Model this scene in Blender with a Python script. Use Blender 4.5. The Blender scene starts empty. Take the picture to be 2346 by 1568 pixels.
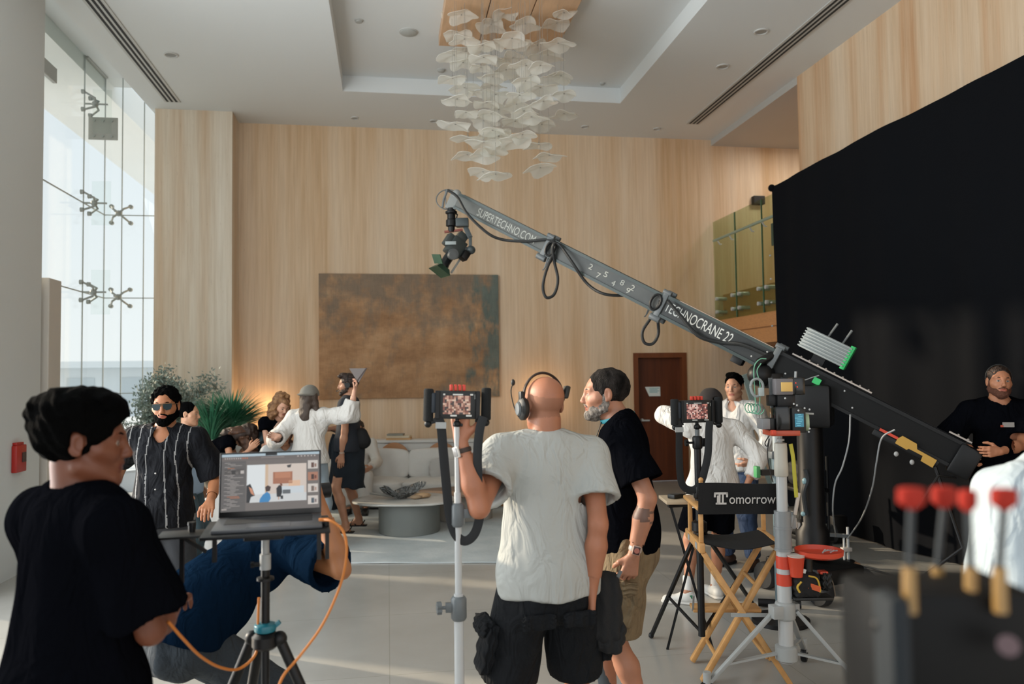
import bpy, bmesh, math, random
import numpy as np
from mathutils import Vector, Matrix
random.seed(7); rng = np.random.RandomState(11)
S = bpy.context.scene; COL = S.collection
# ------------------------------------------------------------ camera (28 mm, eye height 1.78 m)
FPX, YAW, PIT, ROL, EYE = 1786., math.radians(9.07), math.radians(2.4855), math.radians(.7475), 1.78
cF = np.array([math.sin(YAW)*math.cos(PIT), math.cos(YAW)*math.cos(PIT), math.sin(PIT)])
_r = np.array([math.cos(YAW), -math.sin(YAW), 0.]); _d = np.cross(cF, _r)
cR = math.cos(ROL)*_r + math.sin(ROL)*_d; cD = -math.sin(ROL)*_r + math.cos(ROL)*_d
cam = bpy.data.objects.new('camera', bpy.data.cameras.new('camera')); COL.objects.link(cam)
cam.data.sensor_width = 36.; cam.data.lens = 36.*FPX/2346.; cam.data.clip_start = .05; cam.data.clip_end = 400
M = Matrix(((cR[0], -cD[0], -cF[0], 0), (cR[1], -cD[1], -cF[1], 0), (cR[2], -cD[2], -cF[2], EYE), (0, 0, 0, 1)))
cam.matrix_world = M; S.camera = cam
cam.data.dof.use_dof = True; cam.data.dof.focus_distance = 4.6; cam.data.dof.aperture_fstop = 2.4
# ------------------------------------------------------------ sky, sun, added area lights for daylight and fill, exposure
W = bpy.data.worlds.new('hazy sky'); S.world = W; W.use_nodes = True
wn = W.node_tree.nodes; wl = W.node_tree.links; bg = wn['Background']
tc = wn.new('ShaderNodeTexCoord'); sx = wn.new('ShaderNodeSeparateXYZ'); rp = wn.new('ShaderNodeValToRGB')
wl.new(tc.outputs['Generated'], sx.inputs[0]); wl.new(sx.outputs['Z'], rp.inputs[0]); wl.new(rp.outputs[0], bg.inputs[0])
rp.color_ramp.elements[0].position = 0.; rp.color_ramp.elements[0].color = (.90, .93, .94, 1)
rp.color_ramp.elements[1].position = .6; rp.color_ramp.elements[1].color = (.70, .80, .90, 1)
bg.inputs[1].default_value = 1.08
def light(name, kind, loc, rot, energy, color, **kw):
    l = bpy.data.lights.new(name, kind); l.energy = energy; l.color = color
    for k, v in kw.items(): setattr(l, k, v)
    o = bpy.data.objects.new(name, l); COL.objects.link(o); o.location = loc; o.rotation_euler = rot; return o
sun = light('sun', 'SUN', (0, 0, 9), (0, 0, 0), 6.0, (1., .80, .60), angle=math.radians(1.2))
sun.rotation_euler = Vector((.83, -.44, -.30)).to_track_quat('-Z', 'Y').to_euler()
light('added_side_daylight', 'AREA', (-4.25, 4.5, 3.0), (0, math.radians(-106), 0), 425, (.96, .98, 1.), shape='RECTANGLE', size=5.4, size_y=5.0)  # added area light boosting the daylight from the side glass
light('rear_fill_light', 'AREA', (1.2, -3.2, 2.4), (math.radians(112), 0, 0), 85, (1., .96, .92), shape='RECTANGLE', size=9., size_y=4.2)  # added fill from behind the camera; no rear glass is built
light('balcony_fill_light', 'AREA', (6.6, 11.2, 5.6), (0, 0, 0), 26, (1., .93, .82), shape='DISK', size=.5)  # added fill to brighten the dark alcove, no fitting there
S.view_settings.view_transform = 'Standard'; S.view_settings.look = 'None'; S.view_settings.gamma = 1.
S.view_settings.use_curve_mapping = False; S.view_settings.exposure = 0.
# ------------------------------------------------------------ photo measurements to world points
def ray(x, y): return cF + cR*(x-1173)/FPX + cD*(y-784)/FPX
EO = np.array([0, 0, EYE])
def PG(x, y, z=0.): v = ray(x, y); return EO + v*((z-EYE)/v[2])
def PX(x, y, X): v = ray(x, y); return EO + v*(X/v[0])
def PY(x, y, Y): v = ray(x, y); return EO + v*(Y/v[1])
def PD(x, y, D): return EO + ray(x, y)*D
def V(*a): return np.array(a, float)
def unit(v): v = np.asarray(v, float); return v/max(np.linalg.norm(v), 1e-9)
# ------------------------------------------------------------ materials
def lin(c):
    if isinstance(c, str): c = [int(c[i:i+2], 16) for i in (0, 2, 4)]
    return tuple(((x/255.)/12.92 if x/255. <= .04045 else ((x/255.+.055)/1.055)**2.4) for x in c) + (1.,)
MATS = {}
def mat(name, col, rough=.6, wr=0., metal=0., bump=0., bscale=60., var=0., vscale=8., stretch=(1, 1, 1), col2=None, emit=None, estr=0., spec=.5, alpha=None, sss=0., trans=0., coat=0.):
    if name in MATS: return MATS[name]
    m = bpy.data.materials.new(name); m.use_nodes = True; N = m.node_tree.nodes; L = m.node_tree.links
    b = N['Principled BSDF']; c = lin(col)
    b.inputs['Base Color'].default_value = c; b.inputs['Roughness'].default_value = rough; b.inputs['Metallic'].default_value = metal
    b.inputs['Specular IOR Level'].default_value = spec
    if coat: b.inputs['Coat Weight'].default_value = coat
    if trans: b.inputs['Transmission Weight'].default_value = trans
    if sss: b.inputs['Subsurface Weight'].default_value = sss; b.inputs['Subsurface Radius'].default_value = (.012, .005, .003); b.inputs['Subsurface Scale'].default_value = 1.
    if emit: b.inputs['Emission Color'].default_value = lin(emit); b.inputs['Emission Strength'].default_value = estr
    tcn = N.new('ShaderNodeTexCoord'); mp = N.new('ShaderNodeMapping'); mp.inputs['Scale'].default_value = stretch; L.new(tcn.outputs['Object'], mp.inputs[0])
    if var or col2:
        n = N.new('ShaderNodeTexNoise'); n.inputs['Scale'].default_value = vscale; n.inputs['Detail'].default_value = 5; L.new(mp.outputs[0], n.inputs[0])
        r = N.new('ShaderNodeValToRGB'); L.new(n.outputs[0], r.inputs[0]); L.new(r.outputs[0], b.inputs['Base Color'])
        r.color_ramp.elements[0].position = .32; r.color_ramp.elements[1].position = .68
        if col2: r.color_ramp.elements[0].color = c; r.color_ramp.elements[1].color = lin(col2)
        else:
            r.color_ramp.elements[0].color = tuple(x*(1-var) for x in c[:3])+(1,); r.color_ramp.elements[1].color = tuple(min(1, x*(1+var)) for x in c[:3])+(1,)
    if bump:
        n2 = N.new('ShaderNodeTexNoise'); n2.inputs['Scale'].default_value = bscale; n2.inputs['Detail'].default_value = 4; L.new(mp.outputs[0], n2.inputs[0])
        bn = N.new('ShaderNodeBump'); bn.inputs['Strength'].default_value = bump; bn.inputs['Distance'].default_value = .01; L.new(n2.outputs[0], bn.inputs['Height']); L.new(bn.outputs[0], b.inputs['Normal'])
        if wr:
            m3 = N.new('ShaderNodeMapping'); m3.inputs['Scale'].default_value = (1, 1, .45); L.new(tcn.outputs['Object'], m3.inputs[0]); n3 = N.new('ShaderNodeTexNoise'); n3.inputs['Scale'].default_value = 11.; n3.inputs['Detail'].default_value = 2.5; n3.inputs['Distortion'].default_value = 1.6; L.new(m3.outputs[0], n3.inputs[0])
            b3 = N.new('ShaderNodeBump'); b3.inputs['Strength'].default_value = 1.; b3.inputs['Distance'].default_value = wr; L.new(n3.outputs[0], b3.inputs['Height']); L.new(b3.outputs[0], bn.inputs['Normal'])
    if alpha is not None: b.inputs['Alpha'].default_value = alpha
    MATS[name] = m; return m
def emat(name, col, s=1.):
    if name in MATS: return MATS[name]
    m = bpy.data.materials.new(name); m.use_nodes = True; N = m.node_tree.nodes; b = N['Principled BSDF']
    b.inputs['Base Color'].default_value = (0.01, .01, .01, 1); b.inputs['Roughness'].default_value = .3
    b.inputs['Emission Color'].default_value = lin(col); b.inputs['Emission Strength'].default_value = s; MATS[name] = m; return m
def glassmat(name, tint, refl=.06, rough=.0):
    if name in MATS: return MATS[name]
    m = bpy.data.materials.new(name); m.use_nodes = True; N = m.node_tree.nodes; L = m.node_tree.links; N.remove(N['Principled BSDF'])
    t = N.new('ShaderNodeBsdfTransparent'); t.inputs[0].default_value = lin(tint); g = N.new('ShaderNodeBsdfGlossy'); g.inputs['Roughness'].default_value = rough
    f = N.new('ShaderNodeLayerWeight'); f.inputs[0].default_value = .5; x = N.new('ShaderNodeMixShader'); pw = N.new('ShaderNodeMath'); pw.operation = 'POWER'; pw.inputs[1].default_value = 5.
    ml = N.new('ShaderNodeMath'); ml.operation = 'MULTIPLY_ADD'; ml.inputs[1].default_value = .3; ml.inputs[2].default_value = refl*.4; L.new(f.outputs['Facing'], pw.inputs[0]); L.new(pw.outputs[0], ml.inputs[0])
    L.new(ml.outputs[0], x.inputs[0]); L.new(t.outputs[0], x.inputs[1]); L.new(g.outputs[0], x.inputs[2]); L.new(x.outputs[0], N['Material Output'].inputs[0]); MATS[name] = m; return m
# ------------------------------------------------------------ mesh builder: one mesh object per build()
def frame(d, up=(0, 0, 1)):
    z = unit(d); u = np.asarray(up, float)
    if abs(z @ u) > .98: u = V(1, 0, 0) if abs(z[0]) < .9 else V(0, 1, 0)
    x = unit(np.cross(u, z)); return x, np.cross(z, x), z
class MB:
    def __init__(s): s.v = []; s.f = []; s.m = []
    def add(s, vs, fs, mi=0):
        o = len(s.v); s.v += [tuple(map(float, p)) for p in vs]; s.f += [tuple(i+o for i in f) for f in fs]; s.m += [mi]*len(fs); return s
    def box(s, c, size, R=None, mi=0):
        c = V(*c); h = V(*size)/2; R = np.eye(3) if R is None else np.asarray(R)
        vs = [c + R.T @ (h*V(a, b, e)) for a in (-1, 1) for b in (-1, 1) for e in (-1, 1)]
        return s.add(vs, [(0, 1, 3, 2), (4, 6, 7, 5), (0, 4, 5, 1), (2, 3, 7, 6), (0, 2, 6, 4), (1, 5, 7, 3)], mi)
    def bb(s, lo, hi, mi=0): lo = V(*lo); hi = V(*hi); return s.box((lo+hi)/2, hi-lo, None, mi)
    def bar(s, a, b, w, h, up=(0, 0, 1), mi=0):      # rectangular bar from a to b; h along up
        a = V(*a); b = V(*b); x, y, z = frame(b-a, up); return s.box((a+b)/2, (w, h, np.linalg.norm(b-a)), np.array([x, y, z]), mi)
    def ring(s, c, x, y, r, n): return [c + x*r[0]*math.cos(2*math.pi*i/n) + y*r[1]*math.sin(2*math.pi*i/n) for i in range(n)]
    def tube(s, pts, r, n=8, mi=0, closed=False, flat=None):
        pts = [V(*p) for p in pts]; k = len(pts); rs = r if isinstance(r, (list, tuple, np.ndarray)) else [r]*k; vs = []; px = None
        for i, p in enumerate(pts):
            a = pts[(i-1) % k] if (i > 0 or closed) else p; b = pts[(i+1) % k] if (i < k-1 or closed) else p
            t = unit(b-a)
            if px is None: x, y, _ = frame(t, flat if flat is not None else (0, 0, 1))
            else:
                x = unit(px - t*(px @ t)); y = np.cross(t, x)
            px = x; rr = rs[i]; rr = rr if isinstance(rr, (tuple, list)) else (rr, rr); vs += s.ring(p, x, y, rr, n)
        fs = [(i*n+j, i*n+(j+1) % n, (i+1)*n+(j+1) % n, (i+1)*n+j) for i in range(k-1) for j in range(n)]
        if closed: fs += [((k-1)*n+j, (k-1)*n+(j+1) % n, (j+1) % n, j) for j in range(n)]
        else: fs += [tuple(range(n))[::-1], tuple((k-1)*n+j for j in range(n))]
        return s.add(vs, fs, mi)
    def cyl(s, a, b, r1, r2=None, n=20, mi=0): return s.tube([a, b], [r1, r1 if r2 is None else r2], n, mi)
    def lathe(s, c, prof, n=28, axis=(0, 0, 1), mi=0, sc=(1, 1)):
        x, y, z = frame(axis, (0, 1, 0)) if abs(unit(axis)[2]) > .9 else frame(axis); c = V(*c); vs = []
        for r, h in prof: vs += s.ring(c+z*h, x, y, (max(r, 1e-4)*sc[0], max(r, 1e-4)*sc[1]), n)
        k = len(prof); fs = [(i*n+j, i*n+(j+1) % n, (i+1)*n+(j+1) % n, (i+1)*n+j) for i in range(k-1) for j in range(n)]
        return s.add(vs, fs+[tuple(range(n))[::-1], tuple((k-1)*n+j for j in range(n))], mi)
    def ball(s, c, r, n=14, mi=0, R=None):
        c = V(*c); r = V(*r) if not np.isscalar(r) else V(r, r, r); R = np.eye(3) if R is None else np.asarray(R); m = n//2+1; vs = []
        for i in range(m+1):
            t = math.pi*i/m
            for j in range(n): vs.append(c + R.T @ (r*V(math.sin(t)*math.cos(2*math.pi*j/n), math.sin(t)*math.sin(2*math.pi*j/n), math.cos(t))))
        return s.add(vs, [(i*n+j, (i+1)*n+j, (i+1)*n+(j+1) % n, i*n+(j+1) % n) for i in range(m) for j in range(n)], mi)
    def prism(s, poly, o, x, y, t, mi=0):           # planar outline in (x,y) axes at o, extruded along x cross y by t
        o = V(*o); x = V(*x); y = V(*y); z = unit(np.cross(x, y)); n = len(poly)
        a = [o+x*p[0]+y*p[1] for p in poly]; b = [p+z*t for p in a]
        return s.add(a+b, [tuple(range(n))[::-1], tuple(range(n, 2*n))]+[(i, (i+1) % n, n+(i+1) % n, n+i) for i in range(n)], mi)
    def grid(s, P, mi=0, thick=0.):                 # P[i][j] points
        P = np.asarray(P, float); a, b, _ = P.shape; fs = [(i*b+j, (i+1)*b+j, (i+1)*b+j+1, i*b+j+1) for i in range(a-1) for j in range(b-1)]
        if not thick: return s.add(P.reshape(-1, 3), fs, mi)
        gx = np.gradient(P, axis=0); gy = np.gradient(P, axis=1); nn = np.cross(gx, gy); nn /= np.linalg.norm(nn, axis=2, keepdims=True)+1e-9
        Q = P+nn*thick; N = a*b; s.add(np.concatenate([P.reshape(-1, 3), Q.reshape(-1, 3)]), [f[::-1] for f in fs]+[tuple(i+N for i in f) for f in fs]
            + [(i*b+j, i*b+j+1, N+i*b+j+1, N+i*b+j) for i in (0,) for j in range(b-1)] + [(i*b+j+1, i*b+j, N+i*b+j, N+i*b+j+1) for i in (a-1,) for j in range(b-1)]
            + [((i+1)*b, i*b, N+i*b, N+(i+1)*b) for i in range(a-1)] + [(i*b+b-1, (i+1)*b+b-1, N+(i+1)*b+b-1, N+i*b+b-1) for i in range(a-1)], mi); return s
    def build(s, name, mats, parent=None, smooth=True, bevel=0., seg=2, ang=40):
        me = bpy.data.meshes.new(name); me.from_pydata(s.v, [], s.f)
        for m in (mats if isinstance(mats, (list, tuple)) else [mats]): me.materials.append(m)
        me.polygons.foreach_set('material_index', s.m); me.update()
        bm = bmesh.new(); bm.from_mesh(me); bmesh.ops.recalc_face_normals(bm, faces=bm.faces)
        if bevel:
            es = [e for e in bm.edges if len(e.link_faces) == 2 and e.calc_face_angle() > math.radians(35)]
            bmesh.ops.bevel(bm, geom=es, offset=bevel, segments=seg, affect='EDGES', profile=.5, clamp_overlap=True)
        if smooth:
            for f in bm.faces: f.smooth = True
            for e in bm.edges:
                if len(e.link_faces) == 2 and e.calc_face_angle() > math.radians(ang): e.smooth = False
        bm.to_mesh(me); bm.free()
        o = bpy.data.objects.new(name, me); COL.objects.link(o)
        if parent is not None: o.parent = parent
        return o
def tag(o, label=None, cat=None, group=None, kind=None):
    for k, v in (('label', label), ('category', cat), ('group', group), ('kind', kind)):
        if v: o[k] = v
    return o
def thing(name, label, cat, loc=(0, 0, 0), rz=0., group=None):
    o = bpy.data.objects.new(name, None); COL.objects.link(o); o.location = loc; o.rotation_euler = (0, 0, rz); o.empty_display_size = .1
    return tag(o, label, cat, group)
def struct(o): o['kind'] = 'structure'; return o
class TH:                                            # a thing whose parts are written in world coordinates
    def __init__(s, name, label, cat, base=(0, 0, 0), group=None):
        s.b = V(*base); s.o = thing(name, label, cat, tuple(s.b), 0, group)
    def part(s, mb, name, mats, parent=None, **k):
        if not isinstance(mb, MB): raise ValueError
        mb.v = [tuple(np.array(p)-s.b) for p in mb.v]; return mb.build(name, mats, parent or s.o, **k)
def spline(pts, n=12):                               # Catmull-Rom through the points
    P = [V(*p) for p in pts]; P = [2*P[0]-P[1]]+P+[2*P[-1]-P[-2]]; out = []
    for i in range(1, len(P)-2):
        for t in np.linspace(0, 1, n, endpoint=False):
            a, b, c, d = P[i-1:i+3]; out.append(.5*((2*b)+(c-a)*t+(2*a-5*b+4*c-d)*t*t+(3*b-a-3*c+d)*t**3))
    return out+[P[-2]]
def text_mb(txt, o, x, y, h, depth=.002, shear=0., width=None):
    """real letters: outlines of the built-in font, along x with cap height h along y from point o"""
    cu = bpy.data.curves.new('letters', 'FONT'); cu.body = txt; cu.size = 1.; cu.shear = shear; cu.extrude = .01
    to = bpy.data.objects.new('letters', cu); COL.objects.link(to); dg = bpy.context.evaluated_depsgraph_get(); me = bpy.data.meshes.new_from_object(to.evaluated_get(dg))
    vs = [V(*v.co) for v in me.vertices]; fs = [tuple(p.vertices) for p in me.polygons]; bpy.data.objects.remove(to); bpy.data.curves.remove(cu); bpy.data.meshes.remove(me)
    x0 = min(v[0] for v in vs); x1 = max(v[0] for v in vs); k = h/.70; kx = width/(x1-x0) if width else k
    o = V(*o); x = unit(x); y = unit(y); z = np.cross(x, y); mb = MB()
    mb.add([o + x*(v[0]-x0)*kx + y*v[1]*k + z*(v[2]*depth/.01) for v in vs], fs); return mb
# ============================================================ SETTING
ZC, YB, XG, XR = 5.744, 12.40, -4.04, 5.45
def travertine(name, base, dark, light, seam=1.2, axis='X'):
    m = bpy.data.materials.new(name); m.use_nodes = True; N = m.node_tree.nodes; L = m.node_tree.links; b = N['Principled BSDF']; b.inputs['Roughness'].default_value = .55
    t = N.new('ShaderNodeTexCoord'); cols = []
    for sc, st in ((1., (2.6, 2.6, .10)), (1., (28, 28, 1.1)), (1., (90, 90, 7.))):
        mp = N.new('ShaderNodeMapping'); mp.inputs['Scale'].default_value = st; L.new(t.outputs['Object'], mp.inputs[0])
        n = N.new('ShaderNodeTexNoise'); n.inputs['Scale'].default_value = sc; n.inputs['Detail'].default_value = 6; n.inputs['Roughness'].default_value = .6; L.new(mp.outputs[0], n.inputs[0]); cols.append(n)
    r1 = N.new('ShaderNodeValToRGB'); L.new(cols[0].outputs[0], r1.inputs[0]); e = r1.color_ramp.elements
    e[0].position = .36; e[0].color = lin(dark); e[1].position = .66; e[1].color = lin(light); x = e.new(.5); x.color = lin(base)
    r2 = N.new('ShaderNodeValToRGB'); L.new(cols[1].outputs[0], r2.inputs[0]); e = r2.color_ramp.elements
    e[0].position = .30; e[0].color = (.88, .84, .80, 1); e[1].position = .62; e[1].color = (1.05, 1.05, 1.06, 1)
    r3 = N.new('ShaderNodeValToRGB'); L.new(cols[2].outputs[0], r3.inputs[0]); e = r3.color_ramp.elements
    e[0].position = .22; e[0].color = (.55, .45, .38, 1); e[1].position = .36; e[1].color = (1, 1, 1, 1)
    a = N.new('ShaderNodeMixRGB'); a.blend_type = 'MULTIPLY'; a.inputs[0].default_value = .8; L.new(r1.outputs[0], a.inputs[1]); L.new(r2.outputs[0], a.inputs[2])
    c = N.new('ShaderNodeMixRGB'); c.blend_type = 'MULTIPLY'; c.inputs[0].default_value = .7; L.new(a.outputs[0], c.inputs[1]); L.new(r3.outputs[0], c.inputs[2])
    L.new(c.outputs[0], b.inputs['Base Color']); return m
M_TRAV = travertine('travertine', 'D8BE9F', 'CBAA84', 'DDC8AE')
M_TRAVR = travertine('travertine right', 'D5BA9B', 'C69D77', 'DBC6AC')
M_WHITE = mat('white paint', 'CFCFCB', .7, bump=.02)
M_CEIL = mat('ceiling plaster', 'D8DCDD', .8)
M_GREYCOL = mat('grey column paint', 'CDD1D0', .7)
M_GLASS = glassmat('clear glass', 'FAFCFB')
M_STEEL = mat('brushed steel', 'B9BBB8', .3, .9)
M_GREEN_GLASS = glassmat('green tinted glass', 'E2EBDD')
def floor_mat():
    m = bpy.data.materials.new('polished stone floor'); m.use_nodes = True; N = m.node_tree.nodes; L = m.node_tree.links; b = N['Principled BSDF']
    t = N.new('ShaderNodeTexCoord'); n = N.new('ShaderNodeTexNoise'); n.inputs['Scale'].default_value = 1.3; n.inputs['Detail'].default_value = 8; L.new(t.outputs['Object'], n.inputs[0])
    r = N.new('ShaderNodeValToRGB'); L.new(n.outputs[0], r.inputs[0]); r.color_ramp.elements[0].position = .3; r.color_ramp.elements[0].color = lin('9C9A94'); r.color_ramp.elements[1].position = .7; r.color_ramp.elements[1].color = lin('AAA8A2')
    br = N.new('ShaderNodeTexBrick'); br.inputs['Scale'].default_value = 1.; br.offset = 0.; br.inputs['Brick Width'].default_value = 1.2; br.inputs['Row Height'].default_value = 1.2; br.inputs['Mortar Size'].default_value = .003
    br.inputs['Color1'].default_value = (1, 1, 1, 1); br.inputs['Color2'].default_value = (.96, .96, .96, 1); br.inputs['Mortar'].default_value = (.78, .78, .76, 1); L.new(t.outputs['Object'], br.inputs[0])
    x = N.new('ShaderNodeMixRGB'); x.blend_type = 'MULTIPLY'; x.inputs[0].default_value = 1; L.new(r.outputs[0], x.inputs[1]); L.new(br.outputs[0], x.inputs[2]); L.new(x.outputs[0], b.inputs['Base Color'])
    b.inputs['Roughness'].default_value = .22; b.inputs['Specular IOR Level'].default_value = .45; return m
struct(MB().bb((-4.6, -3, -.2), (8.2, 12.7, 0)).build('floor', floor_mat(), smooth=False))
# back wall with the door opening (door 4.00..4.92, up to 2.13)
mb = MB(); DX0, DX1, DZ = 4.0, 4.92, 2.13
mb.bb((-2.25, YB, 0), (DX0, YB+.3, 6.3)).bb((DX1, YB, 0), (8.2, YB+.3, 6.3)).bb((DX0, YB, DZ), (DX1, YB+.3, 6.3))
struct(mb.build('wall_back', M_TRAV, smooth=False))
struct(MB().bb((-3.33, 11.88, 0), (-2.25, YB+.3, 6.3)).build('wall_left', travertine('travertine daylit', 'D9CDBB', 'CDB69B', 'E0D7C8'), smooth=False))  # paler, greyer stone: the daylight on it is put into the colour
struct(MB().bb((XR, -2, 0), (XR+.3, 9.57, ZC+.3)).build('wall_right', M_TRAVR, smooth=False))
# ceiling with the coffer
mb = MB(); R0, R1, Q0, Q1 = -.59, 3.38, 4.6, 10.84; CT = ZC+.55
mb.bb((-3.4, -2, ZC), (R0, YB, CT)).bb((R1, -2, ZC), (XR+.02, YB, CT)).bb((R0, -2, ZC), (R1, Q0, CT)).bb((R0, Q1, ZC), (R1, YB, CT)).bb((R0-.01, Q0-.01, ZC+.22), (R1+.01, Q1+.01, CT))
mb.bb((XG-.2, -2, 6.22), (-3.39, YB, CT)); ceil = struct(mb.build('ceiling', M_CEIL, smooth=False))
struct(MB().bb((XR, 9.57, ZC-.10), (8.2, YB, CT)).build('trim_1', mat('alcove ceiling', 'B9B8B4', .8), smooth=False))
struct(MB().bb((8.0, 9.3, 0), (8.2, YB, ZC)).bb((XR+.3, 9.3, 0), (8.2, 9.57, ZC)).build('wall_alcove', M_TRAV, smooth=False))
# grey column at the left, white sliding-door portal beyond it
struct(MB().bb((-3.9, 7.0, 0), (-3.4, 8.37, 6.2)).build('wall_near', M_GREYCOL, smooth=False))
p0 = PD(95, 640, 8.0); p1 = PD(122, 640, 8.0)
struct(MB().bb((-3.86, 8.45, 0), (-3.36, 8.75, 2.83)).build('trim_2', mat('portal panel', 'C9C3BA', .6), smooth=False, bevel=.01))
# ---- glass facade: panes, clamps, spider fittings
win = bpy.data.objects.new('window_1', None); COL.objects.link(win); win['kind'] = 'structure'
ys = [2.0, 3.9, 5.6, 7.3, 8.95, 9.93, 11.21, 12.0]; zs = [0, 1.6, 2.98, 4.19, 6.22]
for i in range(len(ys)-1):
    for k in range(4):
        MB().bb((XG-.012, ys[i]+.006, zs[k]+.006), (XG, ys[i+1]-.006, zs[k+1]-.006)).build('pane', M_GLASS, win, smooth=False)
for xa, xb in ((XG, -3.81), (-3.81, -3.51), (-3.51, -3.34)):
    for k in range(4): MB().bb((xa+.006, 12.0, zs[k]+.006), (xb-.006, 12.012, zs[k+1]-.006)).build('pane', M_GLASS, win, smooth=False)
m_seal = mat('grey silicone seal', 'A9AFAC', .5)
for y in ys[3:]: MB().bb((XG-.013, y-.007, 0), (XG+.001, y+.007, 6.22)).build('seal', m_seal, win, smooth=False)
for z in zs[1:4]:
    MB().bb((XG-.013, 2, z-.007), (XG+.001, 12, z+.007)).build('seal', m_seal, win, smooth=False)
    MB().bb((XG, 11.999, z-.007), (-3.34, 12.013, z+.007)).build('seal', m_seal, win, smooth=False)
for x in (-3.81, -3.51): MB().bb((x-.006, 11.999, 0), (x+.006, 12.013, 6.22)).build('seal', m_seal, win, smooth=False)
m_fit = mat('grey steel fitting', 'A0A6A3', .45, .3)
def spider(c, ax, nm=(1, 0, 0)):     # four-armed glass fitting
    c = V(*c); ax = V(*ax); nm = V(*nm); mb = MB(); up = V(0, 0, 1); hub = c+nm*.13
    mb.ball(hub, (.045, .045, .045), 10); mb.cyl(c, hub+nm*.16, .013, n=8)
    for a in (-1, 1):
        for b in (-1, 1):
            e = c+ax*a*.13+up*b*.12; mb.tube([hub, hub+ax*a*.07+up*b*.06+nm*.02, e+nm*.04, e+nm*.015], [.017, .015, .013, .012], 8); mb.cyl(e+nm*.045, e+nm*.005, .03, .032, 12)
    return mb.build('spider_fitting', m_fit, win)
for z in (2.98, 4.19): spider((XG, 11.21, z), (0, 1, 0)); spider((-3.81, 12.0, z), (1, 0, 0), (0, -1, 0))
spider((XG, 11.21, 5.55), (0, 1, 0))
for z in (2.98, 4.19, 5.45):   # glass fins standing off the facade
    MB().bb((XG+.10, 11.205, z-.30), (XG+.34, 11.217, z+.30)).build('glass_fin', M_GLASS, win, smooth=False)
def plate(a, b, name='clamp_plate'):
    o = MB().bb(a, b).build(name, mat('pale steel plate', 'A6A7A2', .35, .4), win, smooth=False, bevel=.006); return o
q = PY(203, 268, 11.5); w = PY(270, 322, 11.5); pl_ = plate((q[0], 11.49, w[2]), (w[0], 11.51, q[2]))
mb = MB()
for i in range(3):
    for z in (q[2]-.05, w[2]+.05): mb.cyl((q[0]+(w[0]-q[0])*(.2+.3*i), 11.49, z), (q[0]+(w[0]-q[0])*(.2+.3*i), 11.475, z), .018, n=10)
mb.build('bolt', m_fit, pl_)
q = PX(101, 130, XG+.03); w = PX(131, 192, XG+.03); plate((XG-.02, q[1], w[2]), (XG+.03, w[1], q[2]))
q = PX(203, 133, XG+.03); w = PX(250, 153, XG+.03); plate((XG-.02, q[1], w[2]), (XG+.03, min(w[1], 12.), q[2]))
# outdoor canopy, terrace and far things seen through the glass
struct(MB().bb((-5.22, -2, 6.0), (XG-.02, 26, 6.5)).build('trim_3', mat('canopy soffit', 'EEF0EE', .8), smooth=False))
struct(MB().bb((-160, -40, -.5), (-4.6, 260, -.2)).build('terrace', mat('pale terrace paving', 'DEE0E0', .9), smooth=False))
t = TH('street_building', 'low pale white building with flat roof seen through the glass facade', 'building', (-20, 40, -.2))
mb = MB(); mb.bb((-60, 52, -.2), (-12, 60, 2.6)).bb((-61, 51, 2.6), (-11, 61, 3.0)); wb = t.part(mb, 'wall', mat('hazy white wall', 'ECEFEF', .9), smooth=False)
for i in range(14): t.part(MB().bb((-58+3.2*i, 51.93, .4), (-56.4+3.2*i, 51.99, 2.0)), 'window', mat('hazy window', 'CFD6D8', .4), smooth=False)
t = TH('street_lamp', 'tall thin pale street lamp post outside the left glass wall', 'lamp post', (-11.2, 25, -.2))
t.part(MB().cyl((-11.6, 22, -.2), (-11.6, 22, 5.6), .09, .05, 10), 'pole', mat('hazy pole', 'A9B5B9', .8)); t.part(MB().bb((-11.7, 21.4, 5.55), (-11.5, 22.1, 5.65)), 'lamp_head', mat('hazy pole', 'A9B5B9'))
mb = MB()
for y in (8.35, 8.85, 9.5, 10.0, 10.75, 11.2): mb.bb((-5.18, y, -.2), (-4.98, y+.16, 6.0))
struct(mb.build('stripe_posts', mat('stripe post', 'B9BCBA', .7), smooth=False))  # unseen posts added outside to break the sunlight into stripes
# ---- slot diffusers, downlights, speakers, detectors in the ceiling
m_dark = mat('dark slot', '2A2B2B', .8); m_wm = mat('white metal trim', 'BFC0BD', .5)
def diffuser(x, y0, y1, label):
    t = TH('air_diffuser', label, 'air vent', (x, y0, ZC)); t.part(MB().bb((x-.11, y0, ZC-.012), (x+.11, y1, ZC+.0)), 'frame', m_wm, smooth=False, bevel=.003)
    for k in (-1, 0, 1): t.part(MB().bb((x+k*.06-.014, y0+.03, ZC-.016), (x+k*.06+.014, y1-.03, ZC-.011)), 'slot', m_dark, smooth=False)
diffuser(-3.0, 4.0, 11.55, 'long white three-slot air diffuser in the ceiling along the glass wall'); diffuser(4.80, 4.0, 11.6, 'long white three-slot air diffuser in the ceiling along the wood panelled right wall')
def downlight(x, y, z, label, r=.065, grp=None):
    t = TH('downlight', label, 'ceiling light', (x, y, z), grp)
    t.part(MB().lathe((x, y, z), [(r*1.25, 0), (r*1.2, -.012), (r, -.014), (r*.9, -.004)], 24), 'rim', m_wm); t.part(MB().cyl((x, y, z-.003), (x, y, z-.0055), r*.85, n=20), 'lens', mat('grey lens', '8D908F', .3))
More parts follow.
